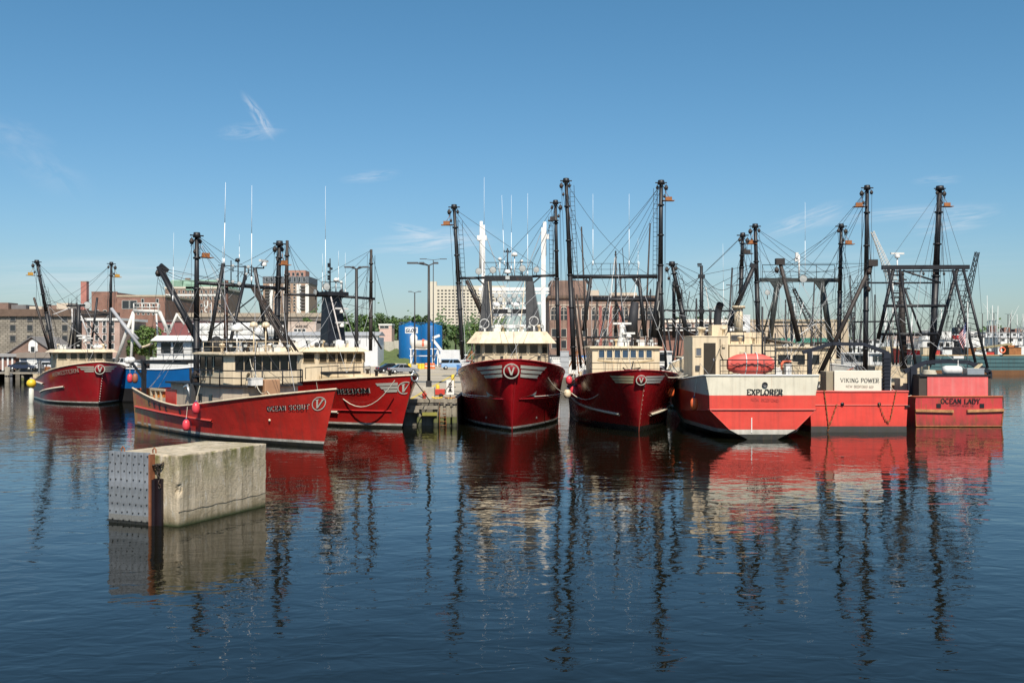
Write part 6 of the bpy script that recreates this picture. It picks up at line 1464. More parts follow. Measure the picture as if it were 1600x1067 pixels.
# overpass
t = thing('overpass', 'long concrete highway overpass running behind the masts of the two left red boats', 'bridge', (X_(395,300), 300, ZQ)); wv = X_(515,300)-X_(395,300); za = Z_(489,300)-ZQ; put('parapet', MB().b2((-wv,-.3,za-1.2),(wv,0,za)), mat('overpass_tan', (.36,.3,.23), .9, var=.1, streak=.4), t); put('deck', MB().b2((-wv,.003,za-2.4),(wv,12,za-1.2)), mat('overpass_under', (.16,.14,.12), .9), t)
put('girder', MB().b2((-wv,.5,za-4.3),(wv,1,za-2.403)), STEEL, t)
for k in range(6): put('pier', MB().b2((-.7,.3,-3),(.7,9,za-4.303)), CONC, t, loc=(-wv+4+k*2*wv/5.6,0,0))
building('red_building', 'low deep red building with a white window below the overpass', 243, 346, 500, 235, 15, mat('barn_red', (.22,.07,.07), .7, var=.1, streak=.3), [(px, 513, 1.6, 1.9) for px in (330, 300, 262)], mat('dark_roof_edge', (.1,.08,.08), .8), .4, .2)
w = [(px, py, 2.2, 1.8) for px in (452, 460) for py in range(440, 486, 5)]+[(px, py, 2.0, 1.6) for px in (430, 437) for py in range(448, 486, 6)]
tw = building('apartment_tower', 'tall brown apartment tower with white balcony strips and dark upper storeys', 411, 482, 432, 900, 40, mat('tower_brown', (.36,.24,.17), .85, var=.08, scale=.1), w, mat('tower_slate', (.12,.13,.15), .8), 6, .3, zb=6)
for px, wd in ((424, 1.6), (446, 1.5), (467, 2.0), (480, 1.6)): put('white_pier', MB().b2((-wd,-.5,0),(wd,-.01,Z_(444,900)-6)), WHITEM, tw, loc=(X_(px,900)-X_(446.5,900),0,0))
for px in (418, 473):
    for py in range(447, 486, 5): put('balcony', MB().b2((-2.2,-1.2,-.9),(2.2,0,.3)), mat('balcony_dark', (.10,.09,.09), .7), tw, loc=(X_(px,900)-X_(446.5,900),-.02,Z_(py,900)-6))
put('penthouse', MB().b2((-2,4,Z_(432,900)-5.99),(17,22,Z_(422,900)-6)), mat('penthouse_brick', (.38,.2,.15), .8), tw)
for k in range(4): put('window', wmesh(2.4, 3), None, tw, loc=(2+k*4, 3.95, Z_(428,900)-6))
for k in range(9): put('window', wmesh(2.0, 4.4), None, tw, loc=(-17+k*4.2, -.35, Z_(437,900)-6))
# white apartment slab
w = [(685+i*5.75, 454+j*5.0, 2.3, 1.5) for i in range(18) for j in range(12)]
ab = building('apartment_block', 'wide pale apartment slab of many small windows behind the lamp posts', 671, 790, 447, 1000, 22, mat('slab_pale', (.64,.57,.46), .85, var=.05, scale=.05, streak=.2), w, None, zb=6, frame=BEIGE)
put('stair_tower', MB().b2((X_(671,1000)-X_(730.5,1000)-.2,-.3,-3),(X_(682,1000)-X_(730.5,1000),8,Z_(440,1000)-6)), MATS['slab_pale'], ab)
# brick mill with arched windows
Y = 232; t = thing('arched_mill', 'old brown brick mill with tall arched windows behind the second dark red bow', 'building', (X_(945,Y), Y, ZQ)); zt = Z_(462,Y)-ZQ; w0, w1 = X_(858,Y)-X_(945,Y), X_(1026,Y)-X_(945,Y)
put('wall', MB().b2((w0,0,-3),(w1,25,zt-.6)), BRICKB, t); put('roof', MB().b2((w0-.4,-.5,zt-.597),(w1+.4,25.4,zt)), ROOFB, t); put('upper_block', MB().b2((w0+.5,3,zt+.003),(X_(918,Y)-X_(945,Y),20,Z_(437,Y)-ZQ)), BRICKB, t); put('roof_hatch', MB().b2((-6,4,zt+.003),(-1,9,zt+1.5)).b2((2,4,zt+.003),(8,9,zt+.9)), BEIGE, t); put('frieze', MB().b2((w0-.02,-.12,zt-2.4),(w1+.02,-.003,zt-2.0)), mat('stone_frieze', (.42,.34,.27), .8), t)
def arch_win(wd, hg):
    m = MB(); r = wd/2
    for k in range(10):
        a, b = pi*k/10, pi*(k+1)/10; m.poly([((r+.18)*cos(a),-.06,hg+(r+.18)*sin(a)),((r+.18)*cos(b),-.06,hg+(r+.18)*sin(b)),(r*cos(b),-.06,hg+r*sin(b)),(r*cos(a),-.06,hg+r*sin(a))], 0); m.poly([(0,-.03,hg),(r*cos(a),-.03,hg+r*sin(a)),(r*cos(b),-.03,hg+r*sin(b))], 1)
    m.b2((-r,-.03,0),(r,-.01,hg),1); m.b2((-r-.18,-.07,0),(-r,-.02,hg),0); m.b2((r,-.07,0),(r+.18,-.02,hg),0); m.b2((-.06,-.06,0),(.06,-.02,hg+r),0); m.b2((-r,-.06,hg*.5),(r,-.02,hg*.5+.1),0); m.b2((-r,-.06,hg),(r,-.02,hg+.1),0); return m.mesh('window', [mat('old_frame', (.5,.43,.36), .7), FARW])
aw = arch_win(1.5, 2.2); lw = wmesh(1.3, 2.0, mat('old_frame', (.5,.43,.36), .7))
for px in (866, 881, 896, 914, 930, 946, 962, 976, 990, 1004, 1017):
    put('window', aw, None, t, loc=(X_(px,Y)-X_(945,Y), 0, Z_(500,Y)-ZQ)); put('window', lw, None, t, loc=(X_(px,Y)-X_(945,Y), -.02, Z_(520,Y)-ZQ)); put('window', lw, None, t, loc=(X_(px,Y)-X_(945,Y), -.02, Z_(538,Y)-ZQ))
for px in (873.5, 888.5, 938, 953.5, 969): put('pilaster', MB().b2((-.35,-.25,-1),(.35,-.004,Z_(478,Y)-ZQ)), mat('pilaster_red', (.30,.10,.08), .7), t, loc=(X_(px,Y)-X_(945,Y),0,0))
# low sheds right of it
Y = 265; t = thing('packing_house', 'long low brick fish house with white roof bands behind the cream stern boat', 'building', (X_(1095,Y), Y, ZQ)); a, b = X_(1026,Y)-X_(1095,Y), X_(1166,Y)-X_(1095,Y)
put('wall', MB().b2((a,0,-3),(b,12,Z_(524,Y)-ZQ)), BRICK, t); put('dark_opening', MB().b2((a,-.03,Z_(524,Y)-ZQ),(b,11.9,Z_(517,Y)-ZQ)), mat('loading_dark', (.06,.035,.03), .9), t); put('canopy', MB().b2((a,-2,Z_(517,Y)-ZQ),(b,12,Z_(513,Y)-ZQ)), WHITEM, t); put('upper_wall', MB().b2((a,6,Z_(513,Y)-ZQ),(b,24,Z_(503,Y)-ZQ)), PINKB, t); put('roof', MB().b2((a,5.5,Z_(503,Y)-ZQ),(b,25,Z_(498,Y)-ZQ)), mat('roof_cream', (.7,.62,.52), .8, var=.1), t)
for k in range(9): put('window', wmesh(1.6, 1.0), None, t, loc=(a+2+k*2.5, 5.95, Z_(508,Y)-ZQ))
building('white_ice_house', 'plain white box building right of the brick fish house', 1152, 1172, 494, 268, 10, METALW, [(1160, 505, 1.4, 1.2)], None)
Y = 300; wh = building('warehouse', 'wide beige corrugated warehouse behind the grey-green mast gantry', 1172, 1326, 499, Y, 40, mat('warehouse_beige', (.50,.40,.29), .7, var=.05, scale=.2, streak=.25), (), mat('warehouse_roof', (.36,.29,.2), .7), .6, .2)
ww = X_(1326,Y)-X_(1249,Y)
for k in range(60): put('siding_rib', MB().b2((-.06,-.08,0),(.06,-.003,Z_(502,Y)-ZQ)), MATS['warehouse_beige'], wh, loc=(-ww+.3+k*(2*ww-.6)/59,0,0)) if k == 0 else None
rib = bpy.data.objects['siding_rib'].data
for k in range(1, 60): put('siding_rib', rib, None, wh, loc=(-ww+.3+k*(2*ww-.6)/59,0,0))
building('green_shed', 'long low shed with teal green roof in front of the beige warehouse', 1222, 1304, 528, 250, 8, mat('shed_cream', (.6,.52,.38), .7), [(px, 540, 1.2, 1) for px in (1235, 1252, 1270, 1288)], mat('teal_roof', (.05,.2,.15), .6), 1.2, .4)
# pale sheds behind FREEDOM
g = building('metal_shed', 'long white metal shed with grey roof behind the mast of the FREEDOM boat', 440, 590, 527, 205, 10, METALW, [(487, 548, 1.8, .8)], None); frustum(m := MB(), rect(X_(440,205)-X_(515,205)-.3, X_(590,205)-X_(515,205)+.3, -.4, 10.4), Z_(527,205)-ZQ+.35, rect(X_(440,205)-X_(515,205)-.3, X_(590,205)-X_(515,205)+.3, 4.5, 5.5), Z_(518,205)-ZQ); put('roof', m, mat('grey_metal_roof', (.34,.34,.34), .6), g)
for k in range(24): put('siding_rib', rib, METALW, g, loc=(-9.5+k*.83, 0, -6.5)) if 0 else None
building('pale_shop', 'pale stuccoed shop front beneath the overpass with dark sign letters', 449, 494, 505, 240, 8, mat('stucco_pink', (.52,.42,.35), .85), [(px, 516, .9, .8) for px in (462, 468, 475)], None)
q, _ = text_quads('MARINE', .6, .2, 0); o = put('lettering', quads_on(q, plane_fn((0,-.1,Z_(510,240)-ZQ), (1,0,0), (0,0,1))), LETTER); o.parent = bpy.data.objects['pale_shop']
building('white_roof_shed', 'white roofed shed left of the pale shop', 378, 446, 508, 250, 10, WHITEM, (), WHITEM, 1.2, .2); building('hill_house', 'small pinkish building among the trees on the hill', 592, 612, 506, 430, 10, mat('hill_house_pink', (.62,.42,.36), .8), [(597, 511, 2, 1.2), (604, 511, 2, 1.2)], WHITEM, .6, .2, zb=9)
t = thing('retaining_wall', 'pale curved retaining wall along the grass bank left of the blue tanks', 'wall', (X_(580,235), 235, ZQ)); m = MB()
for k in range(10): m.b2((-8+k*2.2,0+k*.3,-1),(-5.82+k*2.2,.4+k*.3,Z_(541-k*1.5,235)-ZQ))
put('panel', m, CONC, t)
mb = MB(); nx = 24
for j in range(9):
    for i in range(nx+1):
        t = j/8; x = X_(545+95*i/nx, 206+40*t); y = 206+40*t; mb.v.append((x, y, ZQ-.2+4.2*t**.8*(1+.12*sin(i*1.1+j))))
for j in range(8):
    for i in range(nx): a = j*(nx+1)+i; mb.face([a, a+1, a+nx+2, a+nx+1], 0, True)
structure('grass_bank', mb, mat('bank_grass', (.095,.125,.035), .95, var=.4, scale=.8, bump=.1))
# blue tanks
def tank(px, Y, r, label, text):
    t = thing('storage_tank', label, 'tank', (X_(px,Y), Y, ZQ), 0, 'blue tanks of the concrete plant'); zt = Z_(509.5,Y)-ZQ; bl = mat('tank_blue', (.006,.11,.30), .4, var=.08, scale=.4, streak=.2)
    put('shell', MB().lathe([(r,-1),(r,zt),(r*.98,zt+.08),(.3,zt+.75),(.02,zt+.8)], n=32), bl, t); put('top_rail', railing([(r*cos(a*pi/8), r*sin(a*pi/8), zt+.05) for a in range(17)], .7, 1, 1, .03), bl, t); put('hatch', MB().lathe([(.4,zt+.5),(.4,zt+1.1),(.02,zt+1.15)], n=10), mat('tank_hatch', (.02,.06,.16), .5), t)
    put('ladder', ladder((r*.5,-r*.9,0),(r*.5,-r*.9,zt+.5),.4,(1,.5,0),.5,.03), bl, t)
    if text:
        m = MB(); gn = lambda u, v: Vector((1.004*r*sin(u/r), -1.004*r*cos(u/r), v)); fn = lambda u, v: (Vector((r*sin(u/r), -r*cos(u/r), v)), Vector((sin(u/r), -cos(u/r), 0)))
        for k in range(14): m.poly([gn(-.9+k*.21, 6.9), gn(-.9+(k+1)*.21, 6.9), gn(-.9+(k+1)*.21, 8.25), gn(-.9+k*.21, 8.25)])
        put('sign_panel', m, WHITEM, t); q, _ = text_quads('GLOB', .68, .26, 0, italic=.25); put('lettering', quads_on(q, lambda u, v: (gn(u+.45, v+7.55), fn(u+.45, v)[1]), lift=.02), mat('sign_navy', (.01,.03,.08), .5), t)
tank(672, 226, 2.75, 'blue storage tank without a sign, right of the one with a white sign', False); tank(641, 220, 2.55, 'blue storage tank carrying a white lettered sign', True)
def plant():
    Y = 205; t = thing('mixing_plant', 'white concrete mixing plant with drum and chutes in front of the blue tanks', 'plant', (X_(668,Y), Y, ZQ)); z = lambda py: Z_(py,Y)-ZQ; x = lambda px: X_(px,Y)-X_(668,Y)
    m = MB()
    for px in (642, 648, 676, 684): m.bar((x(px),0,0),(x(px),0,z(545)),.2); m.bar((x(px),2.5,0),(x(px),2.5,z(545)),.2)
    for py in (545, 556): m.bar((x(640),0,z(py)),(x(686),0,z(py)),.18)
    m.bar((x(642),0,z(570)),(x(648),0,z(545)),.12).bar((x(676),0,z(570)),(x(684),0,z(545)),.12); put('frame', m, WHITEM, t)
    put('drum', MB().lathe([(.5,-1.6),(1.0,-1.0),(1.05,.6),(.7,1.5),(.4,1.7)], (x(660),.6,z(539)), 16, 0, Matrix.Rotation(pi/2, 3, 'Y')), mat('drum_grey', (.5,.45,.38), .5), t); put('drum_band', MB().lathe([(1.07,-.2),(1.07,.25)], (x(661),.6,z(538)), 16, 0, Matrix.Rotation(pi/2, 3, 'Y')), mat('drum_orange', (.6,.13,.06), .5), t)
    put('hopper', MB().lathe([(.3,0),(.8,1.2),(.8,2.6),(.4,3.2)], (x(646),.4,z(546)), 12), WHITEM, t); put('chute', MB().bar((x(676),0,z(528)),(x(687),0,z(524)),.7,.5).bar((x(676),0,z(530)),(x(694),0,z(553)),.8,.5).box((x(692),0,z(560)),(1.4,1.4,1.8)), WHITEM, t)
plant()
# trees
def tree(label, px, ybase, ytop, wpx, Y, seed, tone=0, group='trees behind the waterfront', name='tree'):
    r = random.Random(seed); zb = hill_z(X_(px,Y), Y) if Y > 330 else ZQ; zb = min(zb, Z_(ybase, Y)) if Y > 330 else ZQ
    zt = Z_(ytop, Y); hgt = zt-zb; wd = wpx/F*Y/2
    t = thing(name, label, 'tree', (X_(px,Y), Y, zb), 0, group); m = MB(); top = Vector((0,0,hgt*.62)); m.tube((0,0,-1), top, hgt*.04+.08, .05, 6)
    for k in range(7): a = r.uniform(0, 2*pi); m.tube((0,0,hgt*r.uniform(.2,.45)), (wd*.6*cos(a), wd*.6*sin(a), hgt*r.uniform(.5,.8)), hgt*.018, .03, 5)
    put('trunk', m, mat('bark', (.09,.07,.05), .9, var=.3), t)
    lf = MB(); cl = [(Vector((wd*.75*r.uniform(-1,1), wd*.75*r.uniform(-1,1), hgt*r.uniform(.28,.86))), r.uniform(.25,.5)*wd) for _ in range(16)]
    cl = [(c*1, rad*(1 if c.z < hgt*.7 else .8)) for c, rad in cl]
    ls = max(.16, hgt*.035)
    for c, rad in cl:
        k_ = 1-max(0, c.z/hgt-.55)*1.1; c.x *= k_; c.y *= k_
        for _ in range(85):
            d = Vector((r.gauss(0,1), r.gauss(0,1), r.gauss(0,1))).normalized()*rad*r.uniform(.55,1.08); p = c+d; p.z = min(p.z, hgt)
            n_ = Vector((r.gauss(0,.6), r.gauss(0,.6), r.uniform(.2,1))) + d.normalized(); n_.normalize(); u = n_.orthogonal().normalized(); v = n_.cross(u); s = ls*r.uniform(.6,1.5); an = r.uniform(0,pi); u2 = u*cos(an)+v*sin(an); v2 = v*cos(an)-u*sin(an)
            lf.poly([p-u2*s, p-v2*s*.6, p+u2*s, p+v2*s*.6], 0 if r.random() < .6 else 1)
    cs = [((.05,.095,.018),(.075,.13,.025)), ((.075,.125,.02),(.1,.165,.035)), ((.04,.075,.02),(.06,.1,.025))][tone]
    put('crown', lf, [mat('leaf_%d' % (tone*2), cs[0], .6, var=.3, scale=.6), mat('leaf_%d' % (tone*2+1), cs[1], .6, var=.3, scale=.6)], t)
TL = [(484,520,489,30,300,0,'dark round tree rising beside the broad black mast, left of it'),(510,520,494,26,305,2,'dark tree hidden half behind the broad black mast'),(545,520,486,34,310,0,'broad green tree right of the broad black mast'),(572,521,488,36,380,0,'tall tree behind the FREEDOM yard'),(566,525,500,26,290,1,'light green bush-like tree below the FREEDOM yard'),(596,512,485,34,470,2,'tree above the small pinkish hill building'),(622,512,488,30,450,0,'tree left above the blue tanks'),(645,510,484,34,430,0,'tree just behind the blue tanks'),(664,510,487,28,440,2,'tree between the blue tanks and the beige slab'),(693,522,499,20,330,2,'dark tree at the foot of the beige slab, left end'),(712,522,502,26,340,0,'tree at the foot of the beige slab, middle'),(738,522,501,24,335,1,'tree at the foot of the beige slab, right end'),(492,522,511,34,260,1,'bright green low round bush in front of the overpass'),(209,552,505,46,203,1,'leafy green tree under the white trawl gallows'),(236,552,506,48,206,1,'leafy green tree right of the white trawl gallows leg'),(196,552,522,26,200,0,'green tree left of the white trawl gallows'),(92,556,537,20,186,1,'small green bush beside the brick house'),(350,520,503,18,262,0,'green tree behind the raking booms of the OCEAN SCOUT'),(408,520,499,20,262,2,'green tree below the brown apartment tower'),(1062,500,490,30,500,2,'distant tree on the skyline above the fish house, left'),(1092,500,489,26,520,2,'distant tree on the skyline above the fish house, right'),(1125,500,492,30,520,2,'distant low tree on the skyline by the white box building'),(530,512,491,26,460,2,'tree on the hill behind the lamp post right of the black mast'),(6,484,472,16,260,0,'tree top above the granite warehouse roof')]
for i, (px, yb_, yt, wp, Y, tone, lab) in enumerate(TL): tree(lab, px, yb_, yt, wp, Y, 40+i, tone, name='bush' if 'bush' in lab else 'tree')
# wooded ridge between the single trees
r = random.Random(5); lf = MB()
for i in range(5200):
    px = r.uniform(470, 790); Y = r.uniform(470, 620); x = X_(px, Y); zc = hill_z(x, Y)+abs(r.gauss(0,1))*3.2*(1+.5*sin(px*.13)); p = Vector((x, Y, zc)); s = r.uniform(.5,1.3)
    n_ = Vector((r.gauss(0,.5), -r.uniform(0,1), r.uniform(.3,1))).normalized(); u = n_.orthogonal().normalized(); v = n_.cross(u); lf.poly([p-u*s, p-v*s*.7, p+u*s, p+v*s*.7], i % 2)
tag(put('wooded_ridge', lf, [MATS['leaf_4'], MATS['leaf_0']]), 'dense mass of trees covering the ridge behind the tanks', 'woods', None, 'stuff')

# ------------------------------------------------------------------ quay furniture
def lamp_post(label, px, ytop, Y, heads, ped=True, zb=ZQ, r=.14):
    t = thing('lamp_post', label, 'lamp post', (X_(px,Y), Y, zb), 0, 'lamp posts on the quays'); zt = Z_(ytop,Y)-zb
    if ped: put('pedestal', MB().box((0,0,.55),(.95,.95,1.1)), CONC, t, bevel=.04)
    put('pole', MB().tube((0,0,1.1 if ped else 0),(0,0,zt),r,r*.62,8).box((0,0,1.35 if ped else .2),(r*3,r*3,.5)), mat('dark_pole', (.03,.028,.027), .5), t)
    for dx in heads: put('lamp_head', MB().bar((0,0,zt-.05),(dx*.55,0,zt+.12),.09).box((dx*.8,0,zt+.15),(abs(dx)*.55,.45,.12)), mat('lamp_head_grey', (.08,.08,.085), .5), t)
    return t
lamp_post('near lamp post on a concrete pedestal at the end of the quay', 670, 414, 79.5, (-1.6, -.7, .7)); lamp_post('lamp post in the car park left of the blue tanks, on a pale pedestal', 648, 457, 168, (-1, 1)); lamp_post('thick dark lamp post behind the FREEDOM wheelhouse', 557, 420, 89.5, (-1.0, -.4, .4, 1.0), r=.21); lamp_post('tall thin lamp post farther off behind the near one', 677, 406, 190, (-2.4, 2.4), False, r=.12)
lamp_post('slim lamp post among the rigging of the EXPLORER', 1145, 447, 150, (-.9, .9), False, 1.7, r=.1)
for i, (px, yt) in enumerate(((1535,490),(1553,489),(1575,491),(1579,492))): lamp_post(('double armed pole standing in the far harbour, farthest left of four', 'tall double armed pole in the far harbour, second of four', 'pole in the far harbour, third of four', 'pole in the far harbour, farthest right of four')[i], px, yt, 520, (-1.5, 1.5), False, 2, r=.35)
def bollard(px, yt, Y, label):
    t = thing('bollard', label, 'bollard', (X_(px,Y), Y, ZQ), 0, 'yellow posts on the quay'); z = Z_(yt,Y)-ZQ; put('post', MB().lathe([(.17,0),(.17,z-.1),(.12,z),(.01,z+.03)], n=12), mat('safety_yellow', (.72,.48,.02), .5, var=.1, rust=.1), t); put('base', MB().b2((-.3,-.3,0),(.3,.3,.06)), STEEL, t)
bollard(684, 601.5, 88, 'yellow steel post behind the red cart'); bollard(707.5, 585.5, 104, 'taller yellow steel post beside the winged V bow')
for i in range(5):
    t = thing('barrel', ('yellow barrel in the car park, first of five from the left','yellow barrel in the car park, second of five','yellow barrel in the car park, third of five','yellow barrel in the car park, fourth of five','yellow barrel in the car park, last on the right')[i], 'barrel', (X_(640+i*5,182)+.2*(i%2), 182+i%3, ZQ), 0, 'yellow barrels in the car park'); put('drum', MB().lathe([(.3,0),(.34,.3),(.3,.34),(.33,.65),(.29,.95),(.02,.97)], n=10), MATS['safety_yellow'], t); put('lid', MB().lathe([(.31,.93),(.31,1.0),(.01,1.01)], n=10), MATS['safety_yellow'], t)
for i in range(3):
    t = thing('traffic_barrel', ('orange traffic barrel nearest the yellow barrels','orange traffic barrel in the middle of three','orange traffic barrel nearest the white chute')[i], 'traffic barrel', (X_(666+i*5.5,184), 184+i%2, ZQ), 0, 'orange traffic barrels'); put('drum', MB().lathe([(.34,0),(.3,.35),(.28,.7),(.24,1.05),(.02,1.06)], n=10), mat('traffic_orange', (.75,.16,.03), .5), t); put('band', MB().lathe([(.312,.4),(.295,.6)], n=10), WHITEM, t)
def barrier(px, Y, label): t = thing('jersey_barrier', label, 'barrier', (X_(px,Y), Y, ZQ), 0, 'concrete barriers'); put('body', MB().prism([(-1.5,-.3),(1.5,-.3),(1.5,.3),(-1.5,.3)],0,.2).prism([(-1.5,-.12),(1.5,-.12),(1.5,.12),(-1.5,.12)],.2,.95), CONC, t)
barrier(622, 186, 'long concrete barrier left of the yellow barrels'); barrier(702, 190, 'concrete barrier near the pale van')
t = thing('notice_board', 'white board with black pictograms standing on the quay end', 'sign', (X_(703.5,82), 82, ZQ)); put('board', MB().b2((-.32,-.05,.35),(.32,.05,1.55)), WHITEM, t, bevel=.02); put('foot', MB().b2((-.3,-.2,0),(.3,.2,.08)).b2((-.05,-.04,.08),(.05,.04,.35)), STEEL, t)
m = MB(); fn = plane_fn((0,-.052,1.1), (1,0,0), (0,0,1)); quads_on(ring_quads(.14,.1,14,0,.12)+ring_quads(.11,.1,12,0,-.32)+[[(-.16,-.12),(.16,-.12),(.16,-.06),(-.16,-.06)],[(-.05,-.26),(.05,-.26),(.05,-.1),(-.05,-.1)],[(-.18,-.5),(.18,-.5),(.18,-.42),(-.18,-.42)]], fn, m, .006); put('pictogram', m, LETTER, t)
t = thing('hand_cart', 'red two wheeled cart beside the lamp pedestal', 'cart', (X_(687.5,84.5), 84.5, ZQ)); put('body', MB().b2((-.42,-.3,.25),(.42,.3,.72)), REDP, t, bevel=.03); put('handle', MB().path([(.42,0,.6),(.75,0,.85)], .03, 6), STEEL, t)
for y in (-.34, .34): put('wheel', MB().lathe([(.02,-.05),(.16,-.05),(.18,0),(.16,.05),(.02,.05)], (.1,y,.18), 12, 0, Matrix.Rotation(pi/2,3,'X')), RUBBER, t)
for i, px in enumerate((683, 703)):
    t = thing('mooring_cleat', ('yellow mooring cleat at the quay edge below the red cart','rusty yellow mooring cleat at the quay edge below the white board')[i], 'cleat', (X_(px,78), 78, ZQ)); put('base', MB().b2((-.3,-.15,0),(.3,.15,.08)).tube((-.1,0,.08),(-.1,0,.3),.06).tube((.1,0,.08),(.1,0,.3),.06), MATS['safety_yellow'], t); put('horn', MB().path([(-.42,0,.36),(-.2,0,.31),(.2,0,.31),(.42,0,.36)], .06, 6), MATS['safety_yellow'] if i == 0 else ORANGE, t)
t = thing('fire_hydrant', 'small red capped post at the quay edge left of the lamp pedestal', 'hydrant', (X_(663,79), 79, ZQ)); put('post', MB().lathe([(.14,0),(.14,.4),(.2,.45),(.2,.55),(.02,.75)], n=10), REDP, t); put('cap', MB().lathe([(.08,.72),(.08,.82),(.01,.83)], n=8), ORANGE, t)
# painted lines
yl = mat('yellow_line_paint', (.55,.40,.06), .8, var=.25, scale=2); mb = MB(); mb.poly([(-8.45,79.5,ZQ+.004),(-8.2,79.5,ZQ+.004),(-8.55,150,ZQ+.004),(-8.85,150,ZQ+.004)]); mb.poly([(-30,149,ZQ+.008),(-4.6,149,ZQ+.008),(-4.6,149.6,ZQ+.008),(-30,149.6,ZQ+.008)]); structure('road_marking', mb, yl)
for i in range(2): tag(put('asphalt_patch', MB().poly([(-16+i*6,118+i*22,ZQ+.004),(-5.5,116+i*22,ZQ+.004),(-5.2,121+i*22,ZQ+.004),(-15+i*5,124+i*22,ZQ+.004)]), mat('asphalt_patch_dark', (.13,.13,.12), .9, var=.15)), 'darker asphalt repair patch %s' % ('nearer the quay end' if i == 0 else 'farther back by the cars'), None, None, 'structure')
mb = MB(); mb.bar((-8.3,77.3,ZQ+.14),(-4.4,77.3,ZQ+.14),.3,.28); mb.bar((-8.5,77.4,ZQ+.14),(-19.5,96.6,ZQ+.14),.3,.28); mb.bar((-4.45,77.5,ZQ+.14),(-4.15,131,ZQ+.14),.3,.28); structure('stringpiece', mb, WOOD)
# timber at the quay end: fender timbers, piles, walings
t = thing('timber_fender', 'cluster of grey fender timbers bolted upright on the quay end', 'timber fender', (X_(700,77), 77, 0))
for k in range(4): put('timber', MB().b2((-.62+k*.31,-.42-.05*(k%2),.9-.1*(k%3)),(-.62+k*.31+.29,-.08,1.75+.05*(k%2))), WOOD, t, bevel=.02)
put('strap', MB().b2((-.66,-.5,1.5),(.66,-.46,1.56)), STEELR, t)
PILE = mat('mossy_pile', (.16,.14,.10), .9, var=.4, scale=2, streak=.6, bands=[(-2,(.03,.035,.015)),(.25,(.10,.11,.03)),(.7,(.19,.165,.12))])
pls = (('leftmost pile of the quay end, in the shade of the FREEDOM bow',618,77.9),('second pile from the left in the shade of the FREEDOM bow',634,77.4),('pile under the lamp pedestal',655,76.9),('pile right of the lamp pedestal',681,76.8),('pile left of the fender timbers',690,76.6),('pile under the fender timbers, middle',700,76.5),('pile under the fender timbers, right',710,76.6))
for lab, px, Y in pls: t = thing('pile', lab, 'pile', (X_(px,Y), Y, 0), 0, 'piles of the quay end'); put('shaft', MB().tube((0,0,-2.5),(.0,.05,1.7),.2,.18,8), PILE, t); put('cap', MB().lathe([(.2,1.68),(.2,1.74),(.02,1.76)], n=8), STEELR, t)
for i, (px0, px1, z, m_) in enumerate(((660,683,.95,mat('slimy_beam', (.26,.24,.05), .8, var=.3)),(640,684,1.45,WOOD),(612,655,1.2,WOOD))): tag(put('waling', MB().bar((X_(px0,76.6),76.6-.0,z),(X_(px1,76.6),76.6,z),.22,.26), m_), ('slimy yellow-green beam across the piles','upper grey beam across the piles under the pedestal','shaded beam across the piles near the FREEDOM bow')[i], 'beam')
tag(put('dock_ladder', ladder((X_(692,76.3),76.3,-.5),(X_(692,76.5),76.6,1.8),.5,(1,0,0),.3,.03), RUST), 'rusty ladder down the quay end beside the fender timbers', 'ladder')

# cars
def car(label, px, Y, rz, body, L=4.6, hh=1.45, suv=0):
    t = thing('parked_car' if not suv else 'parked_van', label, 'car' if not suv else 'van', (X_(px,Y), Y, ZQ), rz, 'vehicles in the car park'); s = L/4.6
    pr = [(-2.3,.35),(2.3,.35),(2.3,.68),(2.15,.82),(1.2,.95),(-1.6,1.0),(-2.2,.95),(-2.3,.7)] if not suv else [(-2.3,.4),(2.3,.4),(2.3,.9),(1.5,1.15),(-2.2,1.15),(-2.3,.9)]
    cb = [(1.15,.93),(.45,hh-.04),(-.75,hh),(-1.7,.98)] if not suv else [(1.4,1.13),(.9,hh),(-2.15,hh),(-2.22,1.13)]
    def ext(p, w): 
        m = MB(); n = len(p); m.v = [(x*s,-w,z) for x,z in p]+[(x*s,w,z) for x,z in p]
        for k in range(n): k2=(k+1)%n; m.face([k2,k,n+k,n+k2])
        m.face(list(range(n))); m.face([n+k for k in reversed(range(n))]); return m
    put('body', ext(pr, .86), body, t, bevel=.06); put('cabin', ext(cb, .72), GLASS, t, bevel=.03)
    put('car_roof', ext([(cb[1][0]+.05,cb[1][1]-.02),(cb[1][0]-.1,hh+.05),(cb[2][0]+.05,hh+.06),(cb[2][0]-.1,hh-.02)], .74), body, t)
    m = MB()
    for x in (-.15, -1.0): m.bar((x*s,-.735,.95),((x*.6)*s,-.70,hh),.07).bar((x*s,.735,.95),((x*.6)*s,.70,hh),.07)
    put('pillar', m, body, t)
    for x in (-1.45, 1.4):
        for y in (-.82, .82): w = put('wheel', MB().lathe([(.02,-.1),(.3,-.1),(.33,-.06),(.33,.06),(.3,.1),(.02,.1)], (x*s,y,.33), 14, 0, Matrix.Rotation(pi/2,3,'X')), RUBBER, t); put('rim', MB().lathe([(.02,-.115),(.2,-.115),(.2,.115),(.02,.115)], (x*s,y,.33), 10, 0, Matrix.Rotation(pi/2,3,'X')), ALU, w)
    for y in (-.62, .62): put('headlight', MB().box((2.29*s,y,.66),(.06,.35,.14)), LAMPG, t); put('tail_light', MB().box((-2.29*s,y,.8),(.06,.36,.16)), mat('tail_red', (.5,.01,.015), .3), t)
car('silver grey saloon parked beyond the FREEDOM wheelhouse', 630, 152, radians(20), mat('car_silver', (.34,.36,.4), .25, metal=.5, var=.03)); car('dark car half hidden by the FREEDOM wheelhouse', 611, 157, radians(25), mat('car_dark', (.02,.02,.03), .25, var=.03))
